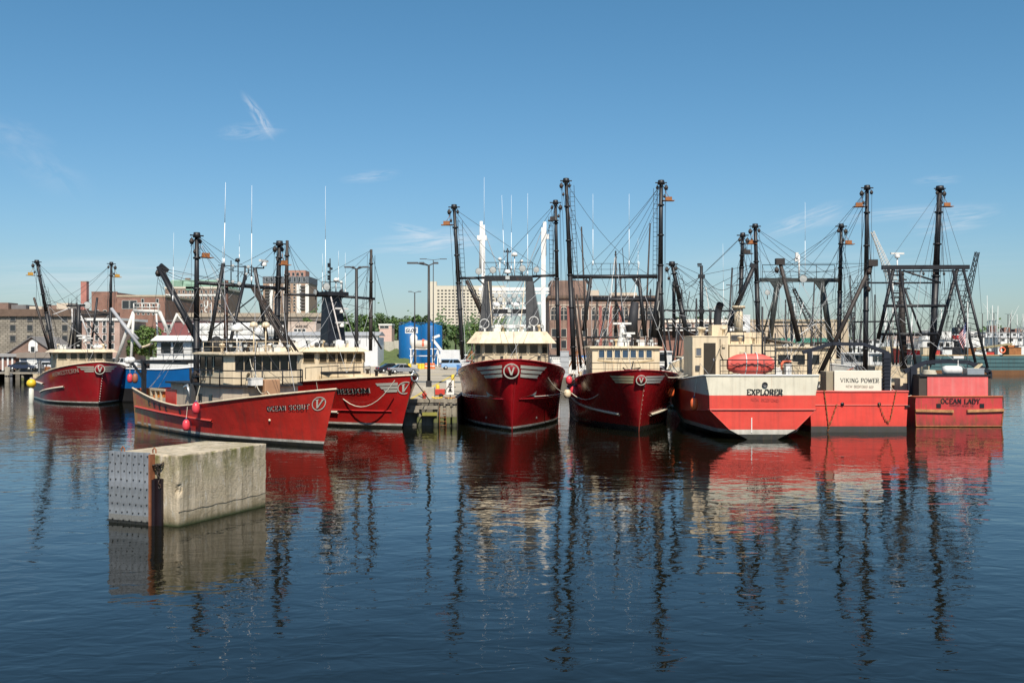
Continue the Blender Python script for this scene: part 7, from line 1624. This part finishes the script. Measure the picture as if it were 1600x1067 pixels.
car('pale blue van parked by the left outrigger of the winged V boat', 708, 178, radians(10), mat('car_paleblue', (.25,.4,.6), .3, var=.03), 4.4, 1.8, 1); car('white van parked behind the white trawl gallows', 196, 186, radians(5), METALW, 4.8, 1.9, 1); car('dark blue car parked left of the shed door', 36, 172.5, radians(0), mat('car_navy', (.02,.03,.06), .3, var=.03))
car('grey car parked below the leafy trees by the white gallows', 216, 188, radians(8), mat('car_grey', (.2,.2,.21), .3, var=.03)); car('red car parked far behind the winged V boat', 735, 185, radians(0), mat('car_red', (.3,.03,.03), .3, var=.03)); car('white car parked left of the shed, by the posts', 70, 173, radians(-10), METALW)
t = thing('box_truck', 'white box truck parked behind the pale blue van', 'truck', (X_(706,196), 196, ZQ)); put('box', MB().b2((-2.2,-1.1,.9),(1.6,1.1,3.4)), METALW, t, bevel=.05); put('cab', MB().b2((1.62,-1,.6),(3.1,1,2.5)), METALW, t, bevel=.15); put('windscreen', MB().b2((2.0,-1.02,1.6),(3.12,1.02,2.3)), GLASS, t)
for x in (-1.4, 2.3):
    for y in (-1, 1): put('wheel', MB().lathe([(.02,-.13),(.42,-.13),(.45,0),(.42,.13),(.02,.13)], (x,y,.45), 12, 0, Matrix.Rotation(pi/2,3,'X')), RUBBER, t)
# far left dock
t = thing('timber_dock', 'low timber dock on piles at the far left', 'dock', (X_(15,168), 168, 0)); 
for k in range(12): put('plank', MB().b2((-12+k*1.5,-2,1.35),(-10.53+k*1.5,6,1.5)), WOOD, t)
for k in range(7): put('pile', MB().tube((0,0,-2),(0,0,1.35),.22,n=8), PILE, t, loc=(-11+k*2.8,-1.6,0))
for i, (px, yt) in enumerate(((11.5, 573), (17.5, 583), (66, 570), (62, 563))): t = thing('mooring_pile', ('thick grey pile standing at the left edge of the dock','short dark pile right of the thick grey one','dark pile beside the far left hull, shorter','dark pile beside the far left hull, taller')[i], 'pile', (X_(px,165 if i < 2 else 150), 165 if i < 2 else 150, 0), 0, 'piles of the far left dock'); Yp = 165 if i < 2 else 150; put('shaft', MB().tube((0,0,-2),(0,0,Z_(yt,Yp)),.42 if i == 0 else .25,n=9), GREYST if i else WOOD, t); put('band', MB().lathe([(.44 if i == 0 else .27,.9),(.44 if i == 0 else .27,1.2)], n=9), STEEL, t)
# ------------------------------------------------------------------ other boats
def generic_boat(label, px, Y, phi, L, Bm, zb, paint, housem, mastm, hh=2.2, hx=.62, mast=9, booms=2, gant=True, seed=0, group='smaller boats in the background', roofm=None):
    r = random.Random(seed); B = Boat(label, (X_(px,Y), Y), phi, 'fishing_boat', group)
    h = Hull(L, Bm, Bm*.92, Bm*.85, zb, zb*.5, zb*.52, rake=1.0, drop=.7, whale=.75)
    h.build(B, paint, WHITEP, CREAMP, DECKM, .06); x = hx*L
    po = cham(x-L*.2, x+L*.06, Bm*.62, .5); house(B, po, zb*.5, zb*.55+hh, housem, roofm or housem, .25, wins=[(2,.05,.95,4,zb*.55+hh-1.0,zb*.55+hh-.25,.1),(0,.3,.95,2,zb*.55+hh-1.0,zb*.55+hh-.25,.3),(4,.05,.7,2,zb*.55+hh-1.0,zb*.55+hh-.25,.3)])
    xm = x-L*.24; m = MB().tube((xm,0,1),(xm,0,mast),.16,.09,7)
    if gant: m.tube((xm,-Bm*.8,zb*.5),(xm,-Bm*.55,mast*.72),.13,n=6).tube((xm,Bm*.8,zb*.5),(xm,Bm*.55,mast*.72),.13,n=6).tube((xm,-Bm*.9,mast*.72),(xm,Bm*.9,mast*.72),.12,n=6)
    put('mast', m, mastm, B.root)
    for k in range(booms):
        s = (-1)**k; o = B.put('outrigger', MB().tube((xm,s*Bm*.85,zb*.6),(xm,s*Bm*1.05,mast*r.uniform(.95,1.3)),.14,.09,7), mastm)
    wires(B, [[(xm,0,mast*.95),(L*.98,0,zb)],[(xm,0,mast*.95),(.5,0,zb*.6)],[(xm,Bm*.8,zb*.7),(xm,0,mast*.9)]], None, .02)
    for k in range(4): B.put('pole', MB().tube((r.uniform(.1,.9)*L, r.uniform(-.8,.8)*Bm, zb*.5),(r.uniform(.1,.9)*L, r.uniform(-.5,.5)*Bm, mast*r.uniform(.6,1.1)), .07, .04, 5), r.choice([mastm, WHITEP, STEELR]))
    for k in range(2): antenna(B, (x,-.8+1.6*k,zb*.55+hh),(x,-.8+1.6*k,zb*.55+hh+r.uniform(2,5)), .025)
    scanner(B, (x-.6,0,zb*.55+hh+.9), None, 1.3, r.random(), .5)
    for k in range(5): crate(B, (r.uniform(.08,.3)*L, r.uniform(-.6,.6)*Bm, zb*.35), (r.uniform(.5,1.2), r.uniform(.5,1.2), r.uniform(.5,1.5)), r.choice([STEELR, CREAMD, WHITEP, RUST, TEAL]))
    return B, h
pb = lambda n, c, **k: hull_paint(n, c, **k)
# blue boat between the left two red ones
def build_blue():
    B = Boat('bright blue hulled boat with white wheelhouse, half hidden behind the OCEAN SCOUT', (-42.5, 112), math.atan2(-.30, .954), group=None)
    h = Hull(24, 3.9, 3.5, 3.4, 6.2, 3.6, 3.7, sm=.25, rake=2, psh=1.6, whale=.7, sdk=.6)
    h.build(B, mat('bright_blue_hull', (.006,.11,.33), .35, bands=[(-2,BOOT),(1.5,(.006,.11,.33))], var=.1, scale=.8, streak=.15), mat('rim_white', (.75,.75,.75), .5), WHITEP, DECKM, .08)
    R = lambda px, py, y=-2.0: B.ray(px, py, y=y)
    po = [(4.6,-2.9),(19.5,-2.9),(21.5,-1.5),(21.5,1.5),(19.5,2.9),(4.6,2.9)]
    wh = house(B, [(5.2,-2.9),(15.5,-2.9),(17,-1.6),(17,1.6),(15.5,2.9),(5.2,2.9)], 3.2, 6.7, WHITEP, WHITEP, .5, visor=.55, inset=.5, wins=[(0,.04,.34,2,5.4,6.5,.35),(0,.42,.98,4,5.4,6.5,.35),(1,.1,.9,1,5.4,6.5,.1)])
    B.put('bridge_deck', MB().prism(offs(po, .2), 3.2, 4.9), WHITEP, bevel=.1)
    B.put('railing', railing([(5,-3.3,4.9),(14,-3.3,4.95),(19,-3.0,5.3)], .8, 2, 1.2, .03), GREYST)
    B.put('radar_platform', MB().b2((9,-2,7.3),(17.5,2,7.9)), WHITEP, bevel=.2)
    m = MB()
    for k in range(3): m.lathe([(.02,-1.6),(.5,-1.5),(.5,1.5),(.02,1.6)], (10+k*2.4,-1.6,8.1), 12, 0, Matrix.Rotation(pi/2,3,'Y'))
    B.put('raft_canister', m, WHITEP)
    wp = mat('gallows_white', (.60,.58,.53), .5, streak=.4, rust=.12)
    G_ = lambda px, py, y: B.ray(px, py, y=y)
    m = MB().tube(G_(209,487,-2.6), G_(181,566,-3.2), .2, n=8).tube(G_(209,487,-2.6), G_(204,575,-3), .15, n=8).tube(G_(209,486,-2.6), G_(249,487,-2.6), .2, n=8).tube(G_(249,487,-2.6), G_(263,520,-2.2), .2, n=8).tube(G_(262,524,-2), G_(277,490,-2), .13, n=8).tube(G_(277,492,-2), G_(288,507,-2), .1, n=8).tube(G_(244,487,-1), G_(247,540,-1), .1, n=8)
    m.tube(G_(209,474,-2.6), G_(247,474,-2.6), .07, n=6).tube(G_(209,480,-2.6), G_(247,480,-2.6), .06, n=6)
    for px in (209, 222, 234, 247): m.tube(G_(px,474,-2.6), G_(px,487,-2.6), .07, n=6)
    B.put('trawl_gallows', m, wp)
    B.put('boom', MB().tube(G_(174,482,-3.2), G_(220,543,-3.2), .18, n=8).tube(G_(184,496,-2.6), G_(216,530,-2.6), .16, n=8), mat('boom_grey', (.36,.36,.37), .5, var=.2)); B.put('hose', MB().path([G_(220,543,-3), G_(228,541,-3), G_(240,536,-3)], .14, 6), CREAMP)
    for px in (200, 206): B.put('net_float', MB().ball(G_(px,563,-3.2), .4, 8), WHITEP)
    for (px, a, b_) in ((311,520,470),(330,505,440)): antenna(B, G_(px,a,0), G_(px,b_,0), .04)
    winch(B, 3, 0, 3.0, 1.0)
build_blue()
def build_white_rig():
    B = Boat('boat with twin white masts and a white lattice gantry, berthed behind the winged V boat', (0.8, 138), -pi/2, group=None)
    h = Hull(26, 4.2, 3.9, 3.5, 4.6, 2.6, 2.5, rake=1.2); h.build(B, pb('white_rig_hull', (.05,.07,.12)), WHITEP, WHITEP, DECKM)
    X = 14; R = lambda px, py, x=X: B.ray(px, py, x); WP = mat('rig_white', (.76,.74,.70), .5, streak=.35, rust=.08)
    B.put('mast', MB().bar(R(756,545), R(755,352), .52, .45).tube(R(751,420), R(752,346), .2, n=8).box(R(753,372), (.5,1.2,.6)), WP); B.put('mast', MB().bar(R(849,560), R(849,356), .66, .55).tube(R(851,400), R(851,347), .22, n=8).box(R(852,370), (.5,1,.6)), WP)
    m = MB().bar(R(748,452), R(858,452), .45).bar(R(748,458), R(858,458), .2).bar(R(762,474), R(845,474), .3).bar(R(768,510), R(834,510), .4).bar(R(768,492), R(834,492), .25)
    for k in range(9): m.tube(R(768+k*8, 452), R(768+k*8, 474), .07, n=5)
    for k in range(8): m.tube(R(768+k*8, 474), R(776+k*8, 492), .08, n=5).tube(R(776+k*8, 492), R(768+k*8, 510), .08, n=5).tube(R(770+k*8, 510), R(768+k*8, 540), .09, n=5)
    g = B.put('lattice_gantry', m, WP)
    for k in range(8): searchlight(B, R(775+k*7, 462+6*(k%2), X+.5), g, .32)
    for k, px in enumerate((776, 790, 806, 820)): radome(B, R(px, 478+8*(k%2), X+1), g, .5, None, .6)
    wires(B, [[R(752,348), R(790,452)],[R(851,348), R(812,452)],[R(762,474), R(800,540)],[R(840,474), R(800,540)]], g, .04, WIREL)
    house(B, cham(16, 21, 3, .6), 2.6, 7.0, WHITEP, WHITEP, .4, visor=.4, wins=[(2,.05,.95,6,5.8,6.7,.12),(1,.1,.9,1,5.8,6.7,.05),(3,.1,.9,1,5.8,6.7,.05)]); winch(B, 9, 0, 2.5)
build_white_rig()
specs = [
 ('dark green hulled boat with rusty mast behind the wine red bow', 935, 128, -pi/2+.1, 24, 3.9, 4.2, pb('green_hull',(.03,.09,.06)), CREAMD, STEELR, 3.4, .7, 16.5),
 ('white wheelhouse boat among the masts right of the wine red boat', 1012, 132, -pi/2-.1, 22, 3.6, 4.0, pb('navy_hull',(.02,.03,.08)), WHITEP, STEEL, 3.2, .7, 13),
 ('cream wheelhouse boat half hidden behind the EXPLORER deckhouse', 1062, 112, -pi/2, 22, 3.5, 3.6, pb('red_hull_b',(.3,.02,.02)), CREAMP, STEEL, 3.0, .7, 11),
 ('maroon hulled boat behind the arched gallows of the VIKING POWER', 1330, 125, pi*.92, 20, 3.4, 4.0, pb('maroon_hull_b',(.22,.012,.015)), WHITEP, STEEL, 3.0, .6, 11),
 ('cream boat with tan masts behind the VIKING POWER name board', 1372, 112, pi*.8, 18, 3.2, 3.3, pb('cream_hull',(.6,.52,.4)), CREAMP, STEELR, 2.6, .6, 9),
 ('white boat lying left of the OCEAN LADY rigging', 1408, 140, -pi*.75, 20, 3.4, 3.8, pb('white_hull_b',(.68,.66,.6)), WHITEP, STEEL, 3.0, .65, 13),
 ('blue trimmed white boat behind the EXPLORER ladder', 1232, 135, -pi*.6, 20, 3.4, 3.6, pb('blue_hull_b',(.05,.1,.25)), WHITEP, STEEL, 2.8, .65, 12),
 ('white cabin boat moored by the far left dock', 52, 160, 0.1, 6.5, 1.2, 1.3, pb('dinghy_hull',(.12,.2,.3)), WHITEP, STEEL, 1.3, .55, 3),
]
for i, sp in enumerate(specs): generic_boat(*sp[:9], mastm=sp[9], hh=sp[10], hx=sp[11], mast=sp[12], seed=i, group=None, gant=sp[12] > 8, booms=2 if sp[12] > 8 else 0)
far = [(1332,330,2.9,26,4.0,'white','steel'),(1352,380,.2,22,3.8,'navy','white'),(1372,300,2.6,20,3.6,'red','steel'),(1395,350,.4,24,3.8,'white','steel'),(1418,400,2.9,22,3.6,'green','white'),(1437,330,.1,24,3.9,'white','steel'),(1458,420,2.7,22,3.6,'navy','white'),(1520,400,.1,22,3.6,'white','white'),(1548,450,2.9,24,3.9,'white','steel'),(1572,430,.2,22,3.8,'blue','white'),(1594,480,2.8,24,4.0,'white','steel'),(1615,440,.1,24,3.8,'red','white'),(1288,300,.3,22,3.6,'navy','steel'),(1310,340,2.9,22,3.4,'white','white'),(1480,470,.2,22,3.4,'green','white'),(1500,520,2.9,22,3.4,'white','white'),(1535,540,.1,20,3.4,'navy','white'),(1585,560,.1,20,3.4,'white','white')]
HC = {'white': (.7,.68,.64), 'navy': (.02,.04,.1), 'red': (.32,.03,.03), 'green': (.03,.12,.08), 'blue': (.04,.12,.3)}
desc = {'white': 'white', 'navy': 'dark navy', 'red': 'red', 'green': 'dark green', 'blue': 'mid blue'}
lab_seen = {}
where = ['left of two tall black masts','between the two tall masts','behind the leaning boom tip','right of the tallest middle mast','behind the left ladder of the rightmost gantry','behind the gantry mast','under the crossbar of the gantry','above the teal barge, right of the banded funnel','beyond the barge under the double armed poles','beyond the barge near the right edge','at the right edge, far out','cut by the right edge of the view','in front of the beige warehouse, right end','right beside the beige warehouse','behind the tallest right mast, far out','behind the black and red funnel, far out','far out below the first double armed pole','far out below the last poles']
for i, (px, Y, ph, L, zb, c, mm) in enumerate(far):
    generic_boat('%s boat in the far harbour, %s' % (desc[c], where[i]), px, Y, ph, L, 3.6, zb, pb('far_hull_'+c, HC[c]), WHITEP, STEEL if mm == 'steel' else WHITEP, 3.2, .62, 10+3*((i*7) % 5), seed=30+i, group='boats in the far harbour')
# barge, tug
Y = 206; t = thing('deck_barge', 'long teal steel barge with rusty waterline at the right edge', 'barge', (X_(1440,Y), Y, 0)); tl = mat('barge_teal', (.06,.13,.135), .6, bands=[(-2,(.16,.07,.025)),(.95,(.06,.13,.135))], var=.2, scale=.3, streak=.5, rust=.15)
put('hull', MB().b2((0,0,-1.5),(48,12,3.95)), tl, t)
for z in (1.7, 2.5, 3.3): put('rubbing_strake', MB().b2((0,-.1,z),(48,-.003,z+.14)), tl, t)
put('coaming', MB().b2((0,-.05,3.95),(48,.3,4.15)), mat('coaming_tan', (.45,.3,.14), .7, rust=.3), t)
for k in range(14): put('tyre', MB().lathe([(.3,-.12),(.5,-.12),(.5,.12),(.3,.12)], (1.5+k*3.4,-.18,2.1), 12, 0, Matrix.Rotation(pi/2,3,'X')), RUBBER, t) if k % 3 == 0 else None
rr = random.Random(21)
for k, (px, lb, m_, d) in enumerate(((1448,'cream deck house box at the left end of the teal barge',CREAMD,(2.2,1.6,1.6)),(1462,'red locker on the teal barge below the tug bow',REDP,(1.4,1,1.1)),(1478,'white box on the barge deck left of the funnel',WHITEP,(2,1.4,1.2)),(1517,'rusty winch frame on the barge right of the flag staff',RUST,(1.6,1.2,1.5)),(1530,'white tarp covered heap on the barge below the ramp',WHITEP,(2.4,1.4,.8)),(1545,'red fuel drum rack on the barge near the ramp foot',REDP,(1.8,1,.7)),(1583,'orange steel bin at the right edge on the barge',ORANGE,(2.6,1.8,1.6)),(1597,'white cabin box at the right edge on the barge',WHITEP,(2.2,1.6,2)))):
    t_ = thing('deck_gear', lb, 'deck gear', (X_(px,Y+3), Y+3, 4.0), 0); put('body', MB().box((0,0,d[2]/2), d), m_, t_, bevel=.05); put('lid', MB().box((0,0,d[2]+.05), (d[0]+.1,d[1]+.1,.1)), STEELR, t_); put('post', MB().tube((d[0]/2+.3,0,0),(d[0]/2+.3,0,2.4),.06), STEELR, t_)
t = thing('ramp', 'sloping brown steel ramp on the barge near the right edge', 'ramp', (X_(1560,Y), Y+5, 4.1)); put('deck_plate', MB().bar((-4,0,1.0),(5,0,2.3),1.8,.3), mat('ramp_brown', (.3,.24,.12), .7), t); put('leg', MB().tube((4.5,0,0),(4.5,0,2),.2).tube((0,0,0),(0,0,1.4),.2), RUST, t); put('counterweight', MB().b2((4,-1,-.1),(9,1.5,2.0)), mat('ramp_orange', (.45,.16,.04), .7, rust=.3), t)
tag(put('life_ring', MB().path([(X_(1566,205.7)+.55*cos(k*pi/8), 205.6, Z_(547,205.7)+.55*sin(k*pi/8)) for k in range(16)], .14, 8, closed=True), BUOYO), 'orange life ring hung on the barge rail', 'life ring')
B = Boat('dark red tugboat with black and red banded funnel beyond the teal barge', (X_(1545,240), 240), pi*.97, 'tugboat', None); h = Hull(22, 3.8, 3.6, 3.4, 5.4, 4.2, 4.4, rake=1, drop=.8); h.build(B, pb('tug_hull', (.22,.015,.02)), CREAMP, WHITEP, DECKM)
house(B, cham(9,17,2.6,.8), 3.8, 7.4, WHITEP, WHITEP, .3, wins=[(0,.1,.9,4,5.8,6.7,.6),(4,.1,.9,4,5.8,6.7,.6)]); house(B, cham(12,16,2,.6), 7.4, 9.6, WHITEP, WHITEP, .3, name='pilot_house', wins=[(0,.1,.9,3,8.3,9.2,.3),(4,.1,.9,3,8.3,9.2,.3),(2,.1,.9,3,8.3,9.2,.1)])
fu = B.put('funnel', MB().lathe([(1.3,4.5),(1.3,7.3)], (7.2,0,0), 20), LETTER); put('band', MB().lathe([(1.31,7.3),(1.31,8.6)], (7.2,0,0), 20), mat('funnel_red', (.5,.04,.035), .5), fu); put('stripe', MB().lathe([(1.33,7.15),(1.33,7.4)], (7.2,0,0), 20).lathe([(1.33,8.5),(1.33,8.75)], (7.2,0,0), 20), WHITEP, fu); put('funnel_top', MB().lathe([(1.3,8.75),(1.3,10.2),(1.0,10.4),(.02,10.2)], (7.2,0,0), 20).tube((7,0,10),(7,0,11.2),.3), LETTER, fu); put('mast', MB().tube((11,0,7),(11,0,15),.14,.08,6).bar((11,-1.5,12),(11,1.5,12),.1), WHITEP, B.root)
# cranes
def lattice(p0, p1, w0, w1, n, r):
    m = MB(); p0, p1 = Vector(p0), Vector(p1); d = (p1-p0).normalized(); sx_ = d.cross(Vector((0,1,0))).normalized(); sy = d.cross(sx_).normalized(); C = []
    for i in range(n+1):
        t = i/n; w = (w0+(w1-w0)*min(1, t*1.15)); c = p0.lerp(p1, t); C.append([c+sx_*w*a+sy*w*b for a, b in ((-1,-1),(1,-1),(1,1),(-1,1))])
    for i in range(n):
        for k in range(4): m.tube(C[i][k], C[i+1][k], r, n=4, cap=False); m.tube(C[i][k], C[i+1][(k+1)%4], r*.7, n=4, cap=False)
    return m
def crane(label, px0, y0, px1, y1, Y, m, w):
    a, b = P(px0, y0, Y), P(px1, y1, Y); t = thing('crawler_crane', label, 'crane', (a.x, Y, ZQ)); o = Vector((a.x, Y, ZQ)); put('boom', lattice(a-o, b-o, w, w*.4, 18, .09), m, t); put('cab', MB().b2((-2.4,-1.6,1.3),(1.8,1.6,3.9)), m if m != WHITEP else CREAMD, t, bevel=.1); put('cab_window', MB().b2((.6,-1.64,2.5),(1.84,1.64,3.5)), GLASS, t)
    for y in (-1.7, 1.2): put('track', MB().b2((-2.6,y,-.05),(2.4,y+.6,1.25)), STEELR, t, bevel=.3)
    put('mast', MB().tube((0,0,3.9), (a-o), .2), m, t); top = b-o; back = Vector((-3.2 if top.x > 0 else 3.2, 0, 3.5)); put('stay_cable', MB().path([back, top],.04,4).path([top, (top.x+1.0,0,top.z*.45)],.035,4), WIRE, t)
crane('white lattice boom crane rising behind the tallest middle mast', 1395, 440, 1363, 362, 262, WHITEP, .9); crane('dark lattice boom crane leaning right of the far right gantry', 1494, 540, 1527, 394, 228, STEEL, .9); crane('dark lattice crane leaning left in front of the beige warehouse', 1278, 528, 1240, 451, 230, STEEL, .7)
# distant shore: warehouses, town
r = random.Random(9); names = []
fb = [(1400,1440,536,700,BEIGE),(1445,1500,528,760,METALW),(1505,1538,522,900,WHITEM),(1540,1600,519,900,METALW),(1560,1640,527,700,WHITEM),(1590,1660,514,1200,BEIGE),(1330,1400,530,650,METALW),(1380,1450,520,1100,PINKB),(1460,1530,517,1250,WHITEM)]
fl = ['low beige quay shed left of the gantry mast','white metal shed behind the tug','white block beyond the barge ramp','long white warehouse under the last poles','nearer white shed at the right edge','beige town block at the right edge skyline','grey shed behind the leaning boom','pinkish block on the far skyline behind the gantry','white block on the far skyline behind the funnel']
for (a, b, yt, Y, m), lb in zip(fb, fl): building('far_warehouse', 'distant '+lb, a, b, yt, Y, 20, m, [(a+(b-a)*(k+.5)/6, yt+4, 3, 2) for k in range(6)], mat('far_roof', (.3,.28,.27), .8), .8, .3, zb=2, group='buildings on the far shore')
for i, (px, yt) in enumerate(((1552,509),(1573,512),(1590,514))): building('far_tower', ('square brick tower on the far skyline, leftmost of three','square brick tower on the far skyline, middle of three','square brick tower on the far skyline, rightmost of three')[i], px-4, px+5, yt, 1100, 10, BRICK, [(px, yt+3, 2, 2)], None, zb=2, group='brick towers on the far skyline')
lf = MB()
for i in range(5000):
    px = r.uniform(1030, 1700); Y = r.uniform(1500, 2200); p = Vector((X_(px,Y), Y, 2+abs(r.gauss(0,1))*7*(1.2+sin(px*.05)+.4*sin(px*.21)))); s = r.uniform(2,5); n_ = Vector((r.gauss(0,.5), -r.uniform(.2,1), r.uniform(.3,1))).normalized(); u = n_.orthogonal().normalized(); v = n_.cross(u); lf.poly([p-u*s, p-v*s*.7, p+u*s, p+v*s*.7], i % 2)
tag(put('distant_woods', lf, [MATS['leaf_4'], MATS['leaf_0']]), 'low line of distant woods along the far shore', 'woods', None, 'stuff')

# ------------------------------------------------------------------ gear standing on the quay behind the berthed boats
def container(label, px, Y, rz, m, L=6.1):
    t = thing('shipping_container', label, 'container', (X_(px,Y), Y, ZQ), rz, 'containers and gear along the quay'); mb = MB(); n = 22
    for s_ in (-1, 1):
        for k in range(n): x0, x1 = -L/2+L*k/n, -L/2+L*(k+1)/n; mb.b2((x0+.02, s_*1.16, .1), (x1-.06, s_*1.22, 2.5))
    mb.b2((-L/2,-1.16,.1),(L/2,1.16,2.5)); put('body', mb, m, t); put('frame', MB().bar((-L/2,-1.23,.05),(L/2,-1.23,.05),.14).bar((-L/2,-1.23,2.55),(L/2,-1.23,2.55),.12).bar((-L/2,-1.23,0),(-L/2,-1.23,2.6),.14).bar((L/2,-1.23,0),(L/2,-1.23,2.6),.14).bar((-L/2,1.23,2.55),(L/2,1.23,2.55),.12), m, t)
    for y in (-.6, .6): put('door', MB().b2((L/2+.003,y-.55,.15),(L/2+.06,y+.55,2.45)), m, t)
for args in (('white container on the quay between the two dark red bows', 893, 146, .1, WHITEP), ('faded red container behind the wine red boat, left', 925, 150, -.05, mat('container_red', (.36,.05,.04), .6, rust=.2)), ('blue container on the quay behind the wine red boat, right', 1018, 156, .05, mat('container_blue', (.04,.12,.28), .6, rust=.15)), ('white container behind the stern of the wine red boat', 985, 170, 0, WHITEP), ('rust brown container in front of the brick fish house', 1048, 176, .1, mat('container_brown', (.25,.1,.06), .7, rust=.3)), ('grey container right of the winged V boat, far back', 866, 178, 0, GREYST)): container(*args)
def dredge(label, px, Y, rz):
    t = thing('scallop_dredge', label, 'dredge', (X_(px,Y), Y, ZQ), rz, 'containers and gear along the quay'); m = MB(); m.bar((-2,0,.3),(2,0,.3),.2).bar((-2,0,.3),(0,.6,3.6),.14).bar((2,0,.3),(0,.6,3.6),.14).bar((0,0,.3),(0,.6,3.6),.12).bar((-1,.3,1.9),(1,.3,1.9),.1); put('frame', m, RUST, t); m = MB()
    for i in range(9): m.path([(-1.9+i*.475,.1+.1*sin(i),.3),(-1.7+i*.42,-.6,.25),(-1.6+i*.4,-1.5,.08)], .05, 5)
    for j in range(4): m.path([(-1.85+.06*j,-.1-.4*j,.25-.04*j),(1.85-.06*j,-.1-.4*j,.25-.04*j)], .05, 5)
    put('chain_bag', m, STEELR, t)
for args in (('rusty scallop dredge propped on the quay between the dark red boats', 904, 139, .3), ('rusty scallop dredge propped behind the wine red boat, left of its stack', 950, 152, -.2), ('rusty scallop dredge by the brown container', 1035, 160, .5), ('rusty scallop dredge left of the winged V boat on the quay', 738, 140, .2)): dredge(*args)
def tote_stack(label, px, Y, m, n=4):
    t = thing('fish_tote_stack', label, 'fish tote', (X_(px,Y), Y, ZQ), 0, 'containers and gear along the quay')
    for k in range(n): put('tote', MB().b2((-.6,-.5,k*.72),(.6,.5,k*.72+.62)).b2((-.64,-.54,k*.72+.6),(.64,.54,k*.72+.7)), m, t)
TB = mat('tote_blue', (.05,.16,.4), .5); TG = mat('tote_grey', (.4,.41,.42), .5)
for args in (('tall stack of grey fish totes beside the white container', 882, 138, TG, 5), ('stack of blue fish totes right of the white container', 910, 147, TB, 4), ('white stack of fish totes by the blue container', 1005, 150, WHITEP, 5), ('grey stack of fish totes at the left side of the winged V boat', 728, 138, TG, 3), ('blue fish totes at the left side of the winged V boat', 720, 150, TB, 2)): tote_stack(*args)
